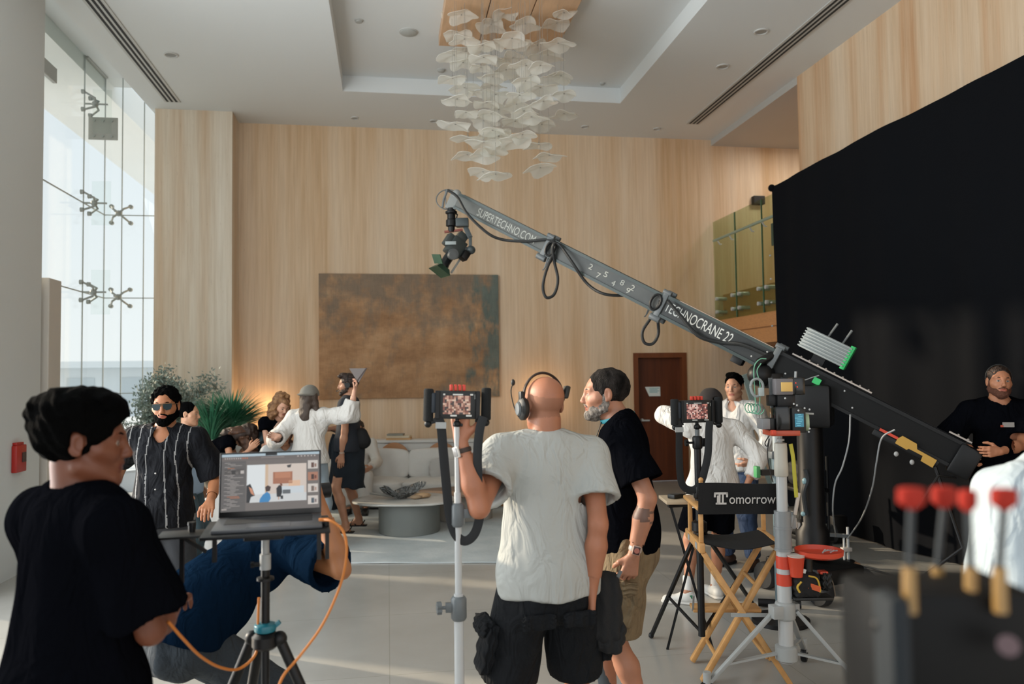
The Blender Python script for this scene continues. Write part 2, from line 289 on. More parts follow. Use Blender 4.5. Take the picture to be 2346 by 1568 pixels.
DL = [(392, 125, 'round recessed downlight in the ceiling right of the glass side diffuser'), (813, 270, 'leftmost small downlight above the wall painting in the far ceiling strip'), (993, 277, 'small downlight in the far ceiling strip just left of the chandelier'), (1340, 290, 'small downlight in the far ceiling strip just right of the chandelier'), (1505, 295, 'rightmost small downlight in the far ceiling strip above the door side'), (1656, 152, 'farther of the two downlights beside the right hand diffuser'), (1744, 72, 'nearer of the two downlights beside the right hand diffuser')]
for i, (x, y, l) in enumerate(DL):
    p = PG(x, y, ZC); downlight(p[0], p[1], ZC, l, .07 if i in (0, 5, 6) else .05)
ZR = ZC+.22
for x, y, l, r in ((936, 73, 'large round white ceiling speaker in the coffer left of the wooden panel', .10), (1011, 160, 'small smoke detector in the coffer beside the chandelier', .05), (822, 46, 'small round sensor near the left edge of the ceiling coffer', .045), (1380, 190, 'small round sensor in the coffer right of the chandelier', .035)):
    p = PG(x, y, ZR); t = TH('ceiling_speaker' if r > .08 else 'smoke_detector', l, 'ceiling fitting', p)
    t.part(MB().lathe(p, [(r, 0), (r, -.02), (r*.8, -.03), (.001, -.034)], 24), 'cover', mat('fitting grey', 'A9ABA8', .6)); t.part(MB().lathe(p, [(r*1.15, 0), (r*1.15, -.008), (r, -.01)], 24), 'base', m_wm)
# ---- balcony in the alcove
t = bpy.data.objects.new('balcony', None); COL.objects.link(t); t['kind'] = 'structure'
m_or = mat('orange brown wood fascia', 'C98F5C', .5, var=.08, stretch=(1, 6, 20), vscale=3.)
MB().bb((5.47, 9.58, 2.22), (8.0, YB, 2.72)).bb((5.60, 9.58, 2.72), (8.0, YB, 3.1)).build('slab', m_or, t, smooth=False)
MB().bb((5.46, 9.58, 2.44), (5.475, YB, 2.455)).build('fascia_line', mat('fascia dark line', '8A5A35', .6), t, smooth=False)  # darker brown line along the fascia face
js = [YB-.01, PX(1686, 600, 5.45)[1], PX(1748, 600, 5.45)[1], 9.6]
for i in range(3):
    MB().bb((5.440, js[i+1]+.012, 2.66), (5.455, js[i]-.012, 4.33)).build('glass_panel', M_GREEN_GLASS, t, smooth=False)
    MB().bb((5.438, js[i+1]-.010, 2.66), (5.457, js[i+1]+.010, 4.33)).build('panel_joint', mat('green glass edge', '3F6B58', .2), t, smooth=False)
    for yy in (js[i+1]+.12, js[i]-.12):
        for z in (2.80, 3.02): MB().cyl((5.41, yy, z), (5.60, yy, z), .03, n=14).build('standoff', M_STEEL, t)
MB().tube([(5.37, YB-.2, 3.98), (5.37, 9.6, 3.98)], .022, 10).build('handrail', mat('pale rail', '8FA393', .3, .6), t)
for yy in (YB-.35, 11.6, 10.9, 10.5): MB().tube([(5.37, yy, 3.96), (5.41, yy, 3.9), (5.44, yy, 3.9)], .012, 8).build('rail_bracket', M_STEEL, t)
q = PX(1766, 513, 5.42); w = PX(1790, 556, 5.42); MB().bb((5.42, w[1], w[2]), (5.44, q[1], q[2])).build('lock_plate', mat('dark green plate', '2E4B40', .4), t, smooth=False)
q = PY(1721, 451, YB); w = PY(1747, 471, YB); tag(MB().bb((q[0], YB-.10, w[2]), (w[0], YB, q[2])).build('wall_speaker', mat('black plastic', '121413', .5), smooth=False, bevel=.008), 'small dark box mounted on the far wall above the glass balcony', 'wall box')
# ---- door in the back wall
d = bpy.data.objects.new('door_1', None); COL.objects.link(d); d['kind'] = 'structure'
m_dw = mat('dark brown wood door', '5A2A10', .45, var=.22, stretch=(14, 14, .8), vscale=1.5); m_df = mat('brown door frame', '6E3B1C', .45, var=.15, stretch=(10, 10, .8), vscale=2)
MB().bb((DX0+.07, YB+.10, .005), (DX1-.07, YB+.15, DZ-.07)).build('door_leaf', m_dw, d, smooth=False)
MB().bb((DX0, YB-.02, 0), (DX0+.08, YB+.2, DZ)).bb((DX1-.08, YB-.02, 0), (DX1, YB+.2, DZ)).bb((DX0+.08, YB-.02, DZ-.08), (DX1-.08, YB+.2, DZ)).build('door_frame', m_df, d, smooth=False)
q = PY(1478, 887, YB+.09); w = PY(1513, 908, YB+.09); x0, x1, z0, z1 = q[0], w[0], w[2], q[2]
sg = MB().prism([(x0, z1), (x0+.07, z0), (x1, z0), (x1, z1)], (0, YB+.100, 0), (1, 0, 0), (0, 0, 1), .006).build('paper_sign', mat('white paper', 'DDE2DE', .7), d, smooth=False)
mb = MB()
for k in range(4): mb.bb((x0+.075, YB+.091, z1-.03-.022*k), (x1-.02-.03*(k % 2), YB+.0945, z1-.02-.022*k))
mb.build('printed_lines', mat('teal print', '7FB0B5', .7), sg, smooth=False)
MB().cyl((DX0+.16, YB+.10, 1.02), (DX0+.16, YB+.05, 1.02), .022, n=14).bb((DX0+.14, YB+.04, 1.0), (DX0+.28, YB+.055, 1.025)).build('door_handle', M_STEEL, d)
# ---- black drape on its frame, in front of the right wall
def dline(Y): return 4.68+(8.92-Y)*.132
dr = thing('black_drape', 'huge black cloth hung on a pipe frame along the right wall', 'drape', (4.7, 8.92, 0))
ny, nz = 150, 26; P = []
Ytop = np.linspace(8.92, 3.2, ny)
for i, Y in enumerate(Ytop):
    row = []; top = 4.07+(8.92-Y)*.19/2.4
    for k in range(nz):
        u = k/(nz-1); z = .012+(top-.012)*u; amp = .012+.03*(1-u)
        w = math.sin(Y*5.1+.6*math.sin(Y*1.7))*amp+math.sin(Y*13+2*u)*.35*amp+math.sin(Y*2.1+u*2)*.02
        row.append((dline(Y)+w-4.7+.25*(1-u)**2*(.3 if Y < 8.4 else .1), Y-8.92, z))
    P.append(row)
M_DRAPE = mat('black cloth', '0B0D11', .95, bump=.15, bscale=220, spec=.12)
MB().grid(P, thick=.006).build('cloth', M_DRAPE, dr)
MB().tube([(-.0+.04, 0, 4.06), (dline(3.2)-4.7+.04, 3.2-8.92, 4.06+.46)], .025, 10).tube([(.05, .01, 0), (.05, .01, 4.08)], .025, 10).build('pipe_frame', mat('black pipe', '15171A', .5), dr)
mb = MB()
for z in np.arange(.9, 3.4, .29): MB().ball((dline(8.92)-4.7-.02, .006, z), .013, 8).build('eyelet', mat('pale tie', 'A7A9A6', .6), dr)
MB().ball((-.0, .0, 4.06), .045, 10).build('corner_joint', M_DRAPE, dr)
# ============================================================ FURNITURE AND PLANTS
M_SOFA = mat('off white upholstery', 'CFCDC8', .9, bump=.12, bscale=300, var=.03)
M_PIPE = mat('dark seam piping', '6D6A66', .9)
def soft_box(c, size, R=None, r=.06, puff=.03, seed=0, n=14, e=9.):
    """cushion: superellipsoid-like block with bulging faces"""
    c = V(*c); hx, hy, hz = V(*size)/2; R = np.eye(3) if R is None else np.asarray(R); mb = MB(); bm = bmesh.new()
    bmesh.ops.create_cube(bm, size=2); bmesh.ops.subdivide_edges(bm, edges=bm.edges, cuts=n, use_grid_fill=True); rr = np.random.RandomState(seed); ph = rr.rand(4)*6
    vs = []
    for v in bm.verts:
        p = np.array(v.co); q = np.abs(p); L = (q[0]**e+q[1]**e+q[2]**e)**(1/e); p = p/L
        b = [(1-p[(a+1) % 3]**2)*(1-p[(a+2) % 3]**2) for a in range(3)]
        w = V(p[0]*hx, p[1]*hy, p[2]*hz)
        for a in range(3): w[a] += np.sign(p[a])*puff*max(0, b[a])*(abs(p[a]) > .6)
        w += .004*V(math.sin(9*p[2]+ph[0]+3*p[0]), math.sin(7*p[0]+ph[1]), math.sin(8*p[1]+ph[2]+4*p[0])); vs.append(c+R.T @ w)
    mb.add(vs, [tuple(v.index for v in f.verts) for f in bm.faces]); bm.free(); return mb
def rotz(a): return np.array([[math.cos(a), math.sin(a), 0], [-math.sin(a), math.cos(a), 0], [0, 0, 1]])   # rows = local axes
# --- rug
ra = math.radians(-11.5); A = rotz(ra)
rug_c = V(.25, 9.35, 0)
M_RUG = mat('pale silky rug', 'C3C8C8', .85, bump=.3, bscale=25, col2='A9B2B4', vscale=2.2)
mb = MB(); P = []
for i in range(41):
    row = []
    for j in range(41):
        u = (i/40-.5)*4.6; v = (j/40-.5)*3.45; row.append(rug_c + A.T @ V(u, v, .014+.002*math.sin(7*u+3*v)))
    P.append(row)
mb.grid(P, thick=-.012); tag(mb.build('rug', M_RUG), 'large pale grey-blue silky rug under the round coffee table', 'rug')
# --- sofa: back to the wall, front along local -y
sb = V(.24, 11.02, 0.0); SO = TH('sofa', 'long off white sofa with loose cushions behind the coffee table', 'sofa', sb)
def L2W(p, b=None): return (sb if b is None else b) + A.T @ V(*p)
SW = 2.50
def sbox(lo, hi, **k): lo = V(*lo); hi = V(*hi); return MB().box(L2W((lo+hi)/2), hi-lo, A)
SO.part(sbox((-SW/2, -.42, .04), (SW/2, .50, .22)), 'base', M_SOFA, bevel=.02); SO.part(sbox((-SW/2+.03, -.40, .016), (SW/2-.03, .46, .06)), 'plinth', mat('black plinth', '17181A', .6))
SO.part(soft_box(L2W((-SW/2+.11, .04, .27)), (.24, .94, .46), A, puff=.012), 'armrest', M_SOFA); SO.part(soft_box(L2W((SW/2-.11, .04, .27)), (.24, .94, .46), A, puff=.012), 'armrest', M_SOFA)
SO.part(soft_box(L2W((0, .42, .38)), (SW-.1, .20, .52), A, puff=.01), 'back', M_SOFA)
cw = (SW-.46)/2
for i in range(2):
    x = -SW/2+.24+cw*(i+.5); SO.part(soft_box(L2W((x, -.08, .29)), (cw-.01, .74, .17), A, puff=.03, seed=i), 'seat_cushion', M_SOFA)
    Rt = rotz(ra); th = math.radians(-14); tilt = np.array([[1, 0, 0], [0, math.cos(th), math.sin(th)], [0, -math.sin(th), math.cos(th)]])
    cu = SO.part(soft_box(L2W((x, .22, .545)), (cw-.01, .17, .40), tilt @ Rt, puff=.03, seed=i+5), 'back_cushion', M_SOFA)
    SO.part(MB().tube([L2W((x+(cw/2-.005)*s, .14+z*.25, .36+z)) for s, z in ((1, .0), (1, .37), (-1, .37), (-1, .0))], .006, 6), 'seam_piping', M_PIPE, cu)
Rt = tilt @ rotz(ra+.1)
tag(soft_box(L2W((.56, .02, .505)), (.42, .10, .25), Rt, puff=.03, seed=9, e=16).build('throw_pillow', mat('pale grey pillow linen', 'BDBBB7', .95, bump=.15, bscale=300)), 'small plain grey throw pillow leaning on the right part of the sofa', 'pillow', )
tag(soft_box(L2W((-.85, .02, .52)), (.36, .10, .28), tilt @ rotz(ra-.3), puff=.03, seed=19, e=16).build('throw_pillow', mat('white linen', 'D5D3CE', .95, bump=.15, bscale=300)), 'white throw pillow at the left end of the sofa behind the tall man', 'pillow')
# --- side table at the right end of the sofa
q = L2W((1.50, .0, 0)); t = TH('side_table', 'warm wooden side table at the right end of the sofa', 'side table', q)
mw = mat('honey wood', 'B98552', .45, var=.15, stretch=(12, 12, 1), vscale=2.)
t.part(MB().box(q+V(0, 0, .42), (.34, .42, .03), A), 'table_top', mw, bevel=.005)
for sx_ in (-1, 1): t.part(MB().box(q+A.T @ V(.15*sx_, 0, .203), (.03, .40, .406), A), 'side_panel', mw, bevel=.004)
t.part(MB().box(q+V(0, 0, .12), (.28, .38, .025), A), 'shelf', mw)
# --- second low table behind the coffee table: walnut top
q = V(.92, 9.75, 0); t = TH('coffee_table', 'low walnut brown table partly hidden behind the marble one', 'coffee table', q)
t.part(MB().lathe(q+V(0, 0, .33), [(.001, 0), (.50, 0), (.52, .015), (.50, .03), (.001, .03)], 40, sc=(1.25, .8)), 'table_top', mat('walnut', '7E6A5A', .5, var=.1, stretch=(3, 20, 3)))
t.part(MB().lathe(q, [(.30, .016), (.30, .33)], 36, sc=(1.2, .8)), 'drum_base', mat('grey beige drum', '9D988F', .7))
# --- round coffee table with the grey drum
q0 = V(.235, 9.12, 0); t = TH('coffee_table', 'round coffee table with thin marble top on a grey drum base', 'coffee table', q0)
M_MARB = mat('veined pale marble', 'C9C8C3', .25, col2='B4B3AD', vscale=4.)
t.part(MB().lathe(q0+V(0, 0, .0), [(.001, .016), (.345, .016), (.35, .03), (.35, .355), (.001, .36)], 64), 'drum_base', mat('grey felt drum', '767A77', .85, bump=.25, bscale=200))
pts = []
for i in range(72):
    a = 2*math.pi*i/72; r = .50*(1+.07*math.cos(2*a+.8)+.05*math.cos(3*a+2)+.03*math.sin(a)); pts.append((r*1.12*math.cos(a), r*math.sin(a)))
t.part(MB().prism(pts, q0+V(-.05, 0, .362), (1, 0, 0), (0, 1, 0), .024), 'table_top', M_MARB, bevel=.008)
# sculptures on it
zt = .388; t = TH('metal_sculpture', 'crumpled silver metal bowl sculpture on the round coffee table', 'sculpture', q0+V(-.1, .02, zt)); mb = MB(); P = []
for i in range(25):
    row = []
    for j in range(13):
        u = 2*math.pi*i/24; v = j/12; r = (.04+.15*v)*(1+.22*math.sin(3*u+1)+.1*math.sin(7*u)); row.append(q0+V(-.1+r*1.25*math.cos(u), .02+r*.8*math.sin(u), zt+.002+.11*v**1.3*(1+.5*math.sin(2*u+.5)+.15*math.sin(5*u))))
    P.append(row)
mb.grid(P, thick=.004); t.part(mb, 'bowl', mat('crumpled silver', 'A9ACAA', .25, .8, bump=.5, bscale=30))
t = TH('twisted_tray', 'thin bent silver dish left of the bowl sculpture on the coffee table', 'dish', q0+V(-.33, .05, zt))
P = [[q0+V(-.45+.26*i/16, .02+.10*(j/6-.5)*math.sin(math.pi*(i+1)/18)+.02*i/16, zt+.055-.05*i/16+.02*((j/6-.5)*2)**2+.002) for j in range(7)] for i in range(17)]
t.part(MB().grid(P, thick=.004), 'dish', mat('dull silver', 'A5A39C', .35, .7))
for k, (dx, dy, s, col, lb) in enumerate(((.14, -.02, .055, 'B59673', 'larger tan driftwood lump right of the bowl on the coffee table'), (.07, -.08, .04, 'A08A70', 'smaller tan stone lump in front of the bowl on the coffee table'))):
    mb = MB(); mb.ball(q0+V(dx, dy, zt+s*.55), (s*1.7, s, s*.6), 14); mb.ball(q0+V(dx+s, dy+.02, zt+s*.5), (s, s*.9, s*.5), 12); tag(mb.build('driftwood', mat('driftwood'+str(k), col, .8, bump=.6, bscale=40)), lb, 'ornament')
# --- console behind the sofa with books
cb = L2W((.12, .86, 0)); t = TH('console_table', 'long white console table between the sofa and the wall', 'console', cb); t.part(MB().box(cb+V(0, 0, .825), (1.75, .32, .04), A), 'table_top', M_WHITE, bevel=.004)
for s_ in (-1, 1): t.part(MB().box(cb+A.T @ V(.84*s_, 0, .403), (.05, .30, .805), A), 'side_panel', M_WHITE, bevel=.004)
t.part(MB().box(cb+A.T @ V(0, .14, .41), (1.63, .02, .78), A), 'back_panel', M_WHITE); t.part(MB().box(cb+A.T @ V(0, -.13, .41), (1.63, .02, .78), A), 'front_panel', M_WHITE)
b1 = L2W((-.25, .84, .861)); tag(MB().box(b1, (.36, .22, .03), rotz(ra+.05)).build('book', mat('tan book', 'C29A6C', .6), smooth=False, bevel=.003), 'wide tan book at the bottom of the stack on the console', 'book')
tag(MB().box(b1+V(.0, 0, .031), (.34, .21, .03), rotz(ra-.02)).build('book', mat('cream book', 'CFC2A8', .6), smooth=False, bevel=.003), 'cream book in the middle of the stack on the console', 'book')
tag(MB().box(b1+V(-.05, 0, .061), (.24, .18, .028), rotz(ra+.02)).build('book', mat('grey book', '8C8B80', .6), smooth=False, bevel=.003), 'small grey book on top of the stack on the console', 'book')
# --- two round backed wooden chairs between sofa and console
for k, lx in enumerate((-.28, .42)):
    q = L2W((lx, .585, 0)); t = TH('round_back_chair', ('left' if k == 0 else 'right')+' one of two wooden arched chair backs peeking over the sofa', 'chair', q, 'arched chairs behind the sofa'); mb = MB(); P = []
    pp = [(.24*math.cos(a), .56+.26*math.sin(a)) for a in np.linspace(0, math.pi, 25)]+[(-.24, .45), (.24, .45)]
    t.part(MB().prism(pp, q+A.T @ V(0, .0, 0), A.T @ V(1, 0, 0), (0, 0, 1), -.03), 'backrest', mat('warm chair wood', 'A9784F', .5), bevel=.006)
    t.part(MB().box(q+A.T @ V(0, .045, .40), (.40, .07, .05), A), 'seat', mat('chair seat', 'B9B2A6', .8), bevel=.01)
    for a_ in (-.19, .19):
        for b_ in (.035, .06): t.part(MB().cyl(q+A.T @ V(a_, b_, 0), q+A.T @ V(a_, b_, .38), .012, n=8), 'leg', mat('warm chair wood', 'A9784F'))
# --- painting
pt = thing('painting', 'large unframed abstract canvas in rust brown with teal at its right edge', 'painting', (.35, YB-.03, 1.45)); px0, px1, pz0, pz1 = -1.05, 1.76, 1.455, 3.41
m = bpy.data.materials.new('rust abstract canvas'); m.use_nodes = True; N = m.node_tree.nodes; L = m.node_tree.links; b = N['Principled BSDF']; b.inputs['Roughness'].default_value = .75
tcn = N.new('ShaderNodeTexCoord')
def noise(scale, st, det=6):
    mp = N.new('ShaderNodeMapping'); mp.inputs['Scale'].default_value = st; L.new(tcn.outputs['Object'], mp.inputs[0]); n = N.new('ShaderNodeTexNoise'); n.inputs['Scale'].default_value = scale; n.inputs['Detail'].default_value = det; n.inputs['Roughness'].default_value = .65; L.new(mp.outputs[0], n.inputs[0]); return n.outputs[0]
def ramp(src, *st):
    r = N.new('ShaderNodeValToRGB'); L.new(src, r.inputs[0]); e = r.color_ramp.elements
    while len(e) < len(st): e.new(.5)
    for q_, (p_, c_) in zip(e, st): q_.position = p_; q_.color = lin(c_) if isinstance(c_, str) else (c_, c_, c_, 1)
    return r.outputs[0]
def mixc(f, a_, b_, mode='MIX'):
    x = N.new('ShaderNodeMixRGB'); x.blend_type = mode
    for i_, s_ in ((0, f), (1, a_), (2, b_)):
        if isinstance(s_, (int, float)): x.inputs[i_].default_value = s_
        else: L.new(s_, x.inputs[i_])
    return x.outputs[0]
base = ramp(noise(1., (1.3, 1, 2.2)), (.32, '8A6547'), (.45, 'A57D58'), (.56, 'B88F68'), (.7, 'C6A27C'))
grey = ramp(noise(1., (2.0, 1, 2.4)), (.3, '75685A'), (.7, '8A7B6A'))
sxn = N.new('ShaderNodeSeparateXYZ'); L.new(tcn.outputs['Object'], sxn.inputs[0])
def linmap(src, a_, b_):
    mr = N.new('ShaderNodeMapRange'); mr.inputs[1].default_value = a_; mr.inputs[2].default_value = b_; L.new(src, mr.inputs[0]); return mr.outputs[0]
def math2(op, a_, b_):
    x = N.new('ShaderNodeMath'); x.operation = op
    for i_, s_ in enumerate((a_, b_)):
        if isinstance(s_, (int, float)): x.inputs[i_].default_value = s_
        else: L.new(s_, x.inputs[i_])
    return x.outputs[0]
topf = math2('MULTIPLY', linmap(sxn.outputs['Z'], .9, 1.9), .9); nn_ = noise(1., (3., 1, 2.2)); gf = ramp(math2('MULTIPLY', math2('ADD', nn_, math2('MULTIPLY', topf, .25)), 1.), (.52, 0.), (.72, .85))
c1 = mixc(gf, base, grey)
tf = math2('ADD', linmap(sxn.outputs['X'], .35, 1.45), math2('MULTIPLY', math2('SUBTRACT', noise(1., (3.5, 1, 1.6)), .5), 2.4)); tfr = ramp(tf, (.62, 0.), (.95, .9))
c2 = mixc(tfr, c1, ramp(noise(1., (5, 1, 2)), (.3, '4C5C58'), (.7, '6C7A73')))
c3 = mixc(.55, c2, ramp(noise(1., (60, 1, 5)), (.3, .72), (.7, 1.1)), 'MULTIPLY'); c4 = mixc(.4, c3, ramp(noise(1., (7, 1, 60)), (.3, .75), (.7, 1.08)), 'MULTIPLY')
L.new(c4, b.inputs['Base Color'])
MB().bb((px0-.35, -.03, 0.005), (px1-.35, .02, pz1-pz0)).build('canvas', m, pt, smooth=False, bevel=.006)
# --- white cabinet / seat at the left, behind the striped shirt man
t = TH('armchair', 'white armchair at the left behind the man in the striped shirt', 'armchair', (-2.45, 8.6, 0)); M_LS = mat('pale blue white upholstery', 'C6CCCF', .9, bump=.1, bscale=300)
R2 = rotz(math.radians(8))
t.part(soft_box((-2.45, 8.6, .28), (.85, .8, .46), R2, puff=.01), 'base', M_LS); t.part(soft_box((-2.47, 8.92, .58), (.85, .2, .44), R2, puff=.03), 'backrest', M_LS)
for s_ in (-1, 1): t.part(soft_box((-2.45+.4*s_, 8.6, .42), (.16, .8, .46), R2, puff=.01), 'armrest', M_LS)
t.part(soft_box((-2.45, 8.56, .54), (.6, .6, .14), R2, puff=.03), 'seat_cushion', M_LS)
t = TH('ottoman', 'white upholstered block beside the bending woman in beige trousers', 'ottoman', (-1.6, 8.35, 0)); t.part(soft_box((-1.60, 8.35, .37), (.40, .5, .70), rotz(0), puff=.01), 'cushion', M_SOFA); t.part(MB().bb((-1.75, 8.15, 0), (-1.45, 8.55, .04)), 'plinth', mat('black plinth', '17181A'))
# --- table lamps glowing on the back wall
def lamp(x, y, z, label, e, h=.5):
    t = TH('table_lamp', label, 'lamp', (x, y, z)); t.part(MB().lathe((x, y, z), [(.09, 0), (.09, .02), (.02, .04), (.02, h*.55)], 20), 'base', mat('bronze', '6E5A44', .4, .5))
    t.part(MB().lathe((x, y, z+h*.5), [(.14, 0), (.11, h*.45)], 28), 'lamp_shade', emat('glowing shade', 'FFC98E', 1.1)); l = light('lamp_glow', 'POINT', (x, y+.0, z+h*1.1), (0, 0, 0), e, (1., .60, .28), shadow_soft_size=.08); l.parent = t.o; l.location = (0, 0, h*1.25)
t = TH('low_cabinet', 'low beige cabinet carrying a lamp in the left wall corner', 'cabinet', (-1.75, 12.1, 0)); t.part(MB().bb((-2.15, 11.95, 0), (-1.35, 12.35, .80)), 'body', mat('beige lacquer', 'B9A88E', .5), bevel=.005); t.part(MB().bb((-1.74, 11.935, .04), (-1.37, 11.95, .76)), 'door', mat('beige lacquer', 'B9A88E'), bevel=.003); t.part(MB().bb((-2.13, 11.935, .04), (-1.76, 11.95, .76)), 'door', mat('beige lacquer', 'B9A88E'), bevel=.003)
lamp(-1.80, 12.16, .80, 'small lamp with glowing shade in the left wall corner behind the spiky plant', 7, .42)
t = TH('low_cabinet', 'low white cabinet carrying a lamp by the wall right of the sofa', 'cabinet', (2.15, 12.1, 0)); t.part(MB().bb((1.85, 11.95, 0), (2.55, 12.35, .80)), 'body', M_WHITE, bevel=.005); t.part(MB().bb((1.88, 11.935, .04), (2.52, 11.95, .76)), 'door', M_WHITE, bevel=.003)
lamp(2.42, 12.12, .80, 'small lamp with glowing shade on the cabinet behind the bald man', 6, .5)
# --- potted plants
def blade(mb, p, az, h, out, w, mi=0, n=7):
    d = V(math.cos(az), math.sin(az), 0); sd = V(-math.sin(az), math.cos(az), 0); vs = []
    for i in range(n+1):
        t_ = i/n; q_ = p+d*out*t_**1.9+V(0, 0, h*(t_-.12*t_**3*(out/h)*2)); ww = w*(1-t_)**.7*(.6+.4*min(1, t_*5)); vs += [q_-sd*ww, q_+V(0, 0, -.15*ww)+d*.25*ww, q_+sd*ww]
    mb.add(vs, [f for i in range(n) for f in ((3*i, 3*i+1, 3*i+4, 3*i+3), (3*i+1, 3*i+2, 3*i+5, 3*i+4))], mi)
M_BLADE = mat('dark green blades', '3F7F60', .45, var=.3, vscale=6.)
def grass(x, y, zp, n, hh, ww, label, tall=True, rt=.20):
    t = TH('potted_plant', label, 'plant', (x, y, 0)); t.part(MB().lathe((x, y, 0), [(.001, 0), (rt*.62, 0), (rt*.66, .02), (rt, zp), (rt*.9, zp), (rt*.88, zp-.04), (.001, zp-.05)], 32), 'planter', mat('white planter', 'CBCBC6', .5)); mb = MB()
    for i in range(n):
        a = rng.rand()*6.283; r = rng.rand()**.5; tl = r; h = hh*(1-.35*tl**2)*(.75+.3*rng.rand()); blade(mb, V(x+.06*math.cos(a)*r, y+.06*math.sin(a)*r, zp-.05), a, h, ww*(.25+.75*tl)*(.8+.5*rng.rand()), .014)
    t.part(mb, 'leaves', M_BLADE, smooth=True)
q = PD(530, 975, 9.6); grass(q[0], q[1], 1.10, 760, .70, .62, 'big fountain of long dark green blades in a tall white planter', rt=.2)
q = PD(490, 985, 9.2); grass(q[0]-.03, q[1], 1.08, 170, .64, .36, 'smaller spiky green plant in a white planter left of the big one', rt=.15)
# olive like tree by the glass corner
def tree(x, y, zp, H_, spread, nl, label, name='potted_tree', leafc='6F8076'):
    t = TH(name, label, 'tree', (x, y, 0)); t.part(MB().lathe((x, y, 0), [(.001, 0), (.2, 0), (.27, zp), (.24, zp), (.001, zp-.04)], 30), 'planter', mat('grey planter', '9B9C98', .7)); mb = MB(); tips = []
    def br(p, d, l, r, k):
        pts = [p]; 
        for i in range(4): d = unit(d+V(*(rng.randn(3)*.16))+V(0, 0, .05)); pts.append(pts[-1]+d*l/4)
        mb.tube(pts, list(np.linspace(r, r*.6, 5)), 6); tips.extend(pts[1:] if k <= 2 else [])
        if k > 0:
            for _ in range(3 if k > 1 else 4): br(pts[rng.randint(2, 5)], unit(d+V(*(rng.randn(3)*.6*spread))), l*.68, r*.55, k-1)
    for k in range(3): br(V(x, y, zp-.05), unit(V(rng.randn()*.22, rng.randn()*.22, 1)), H_*.42, .022, 4)
    t.part(mb, 'trunk', mat('grey brown bark', '6F675B', .9)); lf = MB(); tips = np.array(tips)
    for i in range(nl):
        p = tips[rng.randint(len(tips))]+rng.randn(3)*.045; d = unit(rng.randn(3)+V(0, 0, .3)); s_ = unit(np.cross(d, rng.randn(3))); l = .055*(.7+.6*rng.rand()); w = .011
        lf.add([p, p+d*l*.4+s_*w, p+d*l, p+d*l*.4-s_*w], [(0, 1, 2, 3)])
    t.part(lf, 'leaves', mat('dusty olive leaves'+leafc, leafc, .6, var=.25, vscale=9.), smooth=False)
tree(-2.85, 10.4, .45, 1.7, .72, 8200, 'sparse dusty green olive tree in a pot by the glass corner', leafc='82928A')
tree(-2.95, 11.0, .45, 1.4, .55, 3200, 'lower leafy olive tree behind the larger one near the wood column', leafc='7E8D84')
# hazy tree outside
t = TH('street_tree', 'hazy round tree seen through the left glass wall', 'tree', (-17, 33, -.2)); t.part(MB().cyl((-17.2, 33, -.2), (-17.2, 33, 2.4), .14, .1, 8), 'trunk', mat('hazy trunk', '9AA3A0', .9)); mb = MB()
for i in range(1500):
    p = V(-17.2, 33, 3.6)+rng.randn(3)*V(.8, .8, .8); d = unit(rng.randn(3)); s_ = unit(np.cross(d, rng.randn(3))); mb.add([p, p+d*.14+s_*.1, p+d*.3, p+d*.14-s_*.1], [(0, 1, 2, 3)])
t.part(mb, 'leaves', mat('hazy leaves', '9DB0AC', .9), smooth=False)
# --- red fire call point on the left wall
q = PX(37, 1050, -3.4); t = TH('fire_alarm', 'red fire alarm call point box on the grey left wall', 'fire alarm', q); mr = mat('fire red plastic', 'A8231B', .4)
t.part(MB().bb((-3.4, q[1]-.10, q[2]-.13), (-3.35, q[1]+.10, q[2]+.12)), 'housing', mr, bevel=.01); t.part(MB().bb((-3.352, q[1]+.0, q[2]-.04), (-3.345, q[1]+.08, q[2]+.05)), 'window', mat('dark window', '3A2226', .3)); t.part(MB().bb((-3.4, q[1]-.08, q[2]+.12), (-3.36, q[1]+.06, q[2]+.145)), 'lid', mr, bevel=.004)
# --- chandelier
cd = TH('chandelier', 'chandelier of many wavy translucent glass petals hanging from a wooden ceiling panel', 'chandelier', (1.38, 8.7, ZR))
mwp = mat('pale wooden ceiling panel', 'C9A584', .5, var=.1, stretch=(6, .8, 6), vscale=3.)
for k in range(3): cd.part(MB().bb((.64+.49*k, 6.4, ZR-.13), (.64+.49*(k+1)-.012, 9.4, ZR)), 'wood_panel', mwp, smooth=False, bevel=.004)
pet = [(930,100,1),(1130,165,1),(1360,160,1),(1570,155,1),(900,225,1),(950,262,1),(1070,305,1),(1140,295,.8),(1270,258,1.1),(1340,290,.8),(1440,305,1),(1580,290,1.15),(880,370,1.1),(960,345,1),(940,420,.9),(1080,385,1),(1160,400,.9),(1275,390,1),(1365,440,1.15),(1510,370,1.2),(1460,440,.9),(870,525,1),(950,590,1.1),(1140,515,1),(1135,575,.9),(1160,635,1),(1320,520,.9),(1360,545,1),(1560,520,1),(1600,510,.8),(1460,590,1.2),(1320,640,1),(1620,630,.9),(900,665,1.1),(1100,690,.9),(1480,680,1),(1130,765,1),(1180,735,.9),(960,755,.8),(1350,745,.9),(1400,785,1.1),(1620,765,1),(890,835,1.1),(1080,812,1),(1290,815,1),(1470,835,1),(1140,875,1),(1190,875,.9),(1130,915,1),(1180,915,.8),(975,925,1.1),(1080,955,1.15),(1340,905,1),(1280,950,1.1),(1450,970,.95),(1155,1000,.95),(970,1040,1.1),(1080,1045,1.05),(1520,1045,1.1),(1075,1155,1.05),(1160,1170,1.15),(1460,1128,1.1),(1230,470,1),(1300,700,.9),(1010,620,.8),(1060,450,.8),(880,95,.9),(1050,75,.9),(1230,80,.9),(1330,85,.9),(1490,95,.9),(1620,85,.8)]
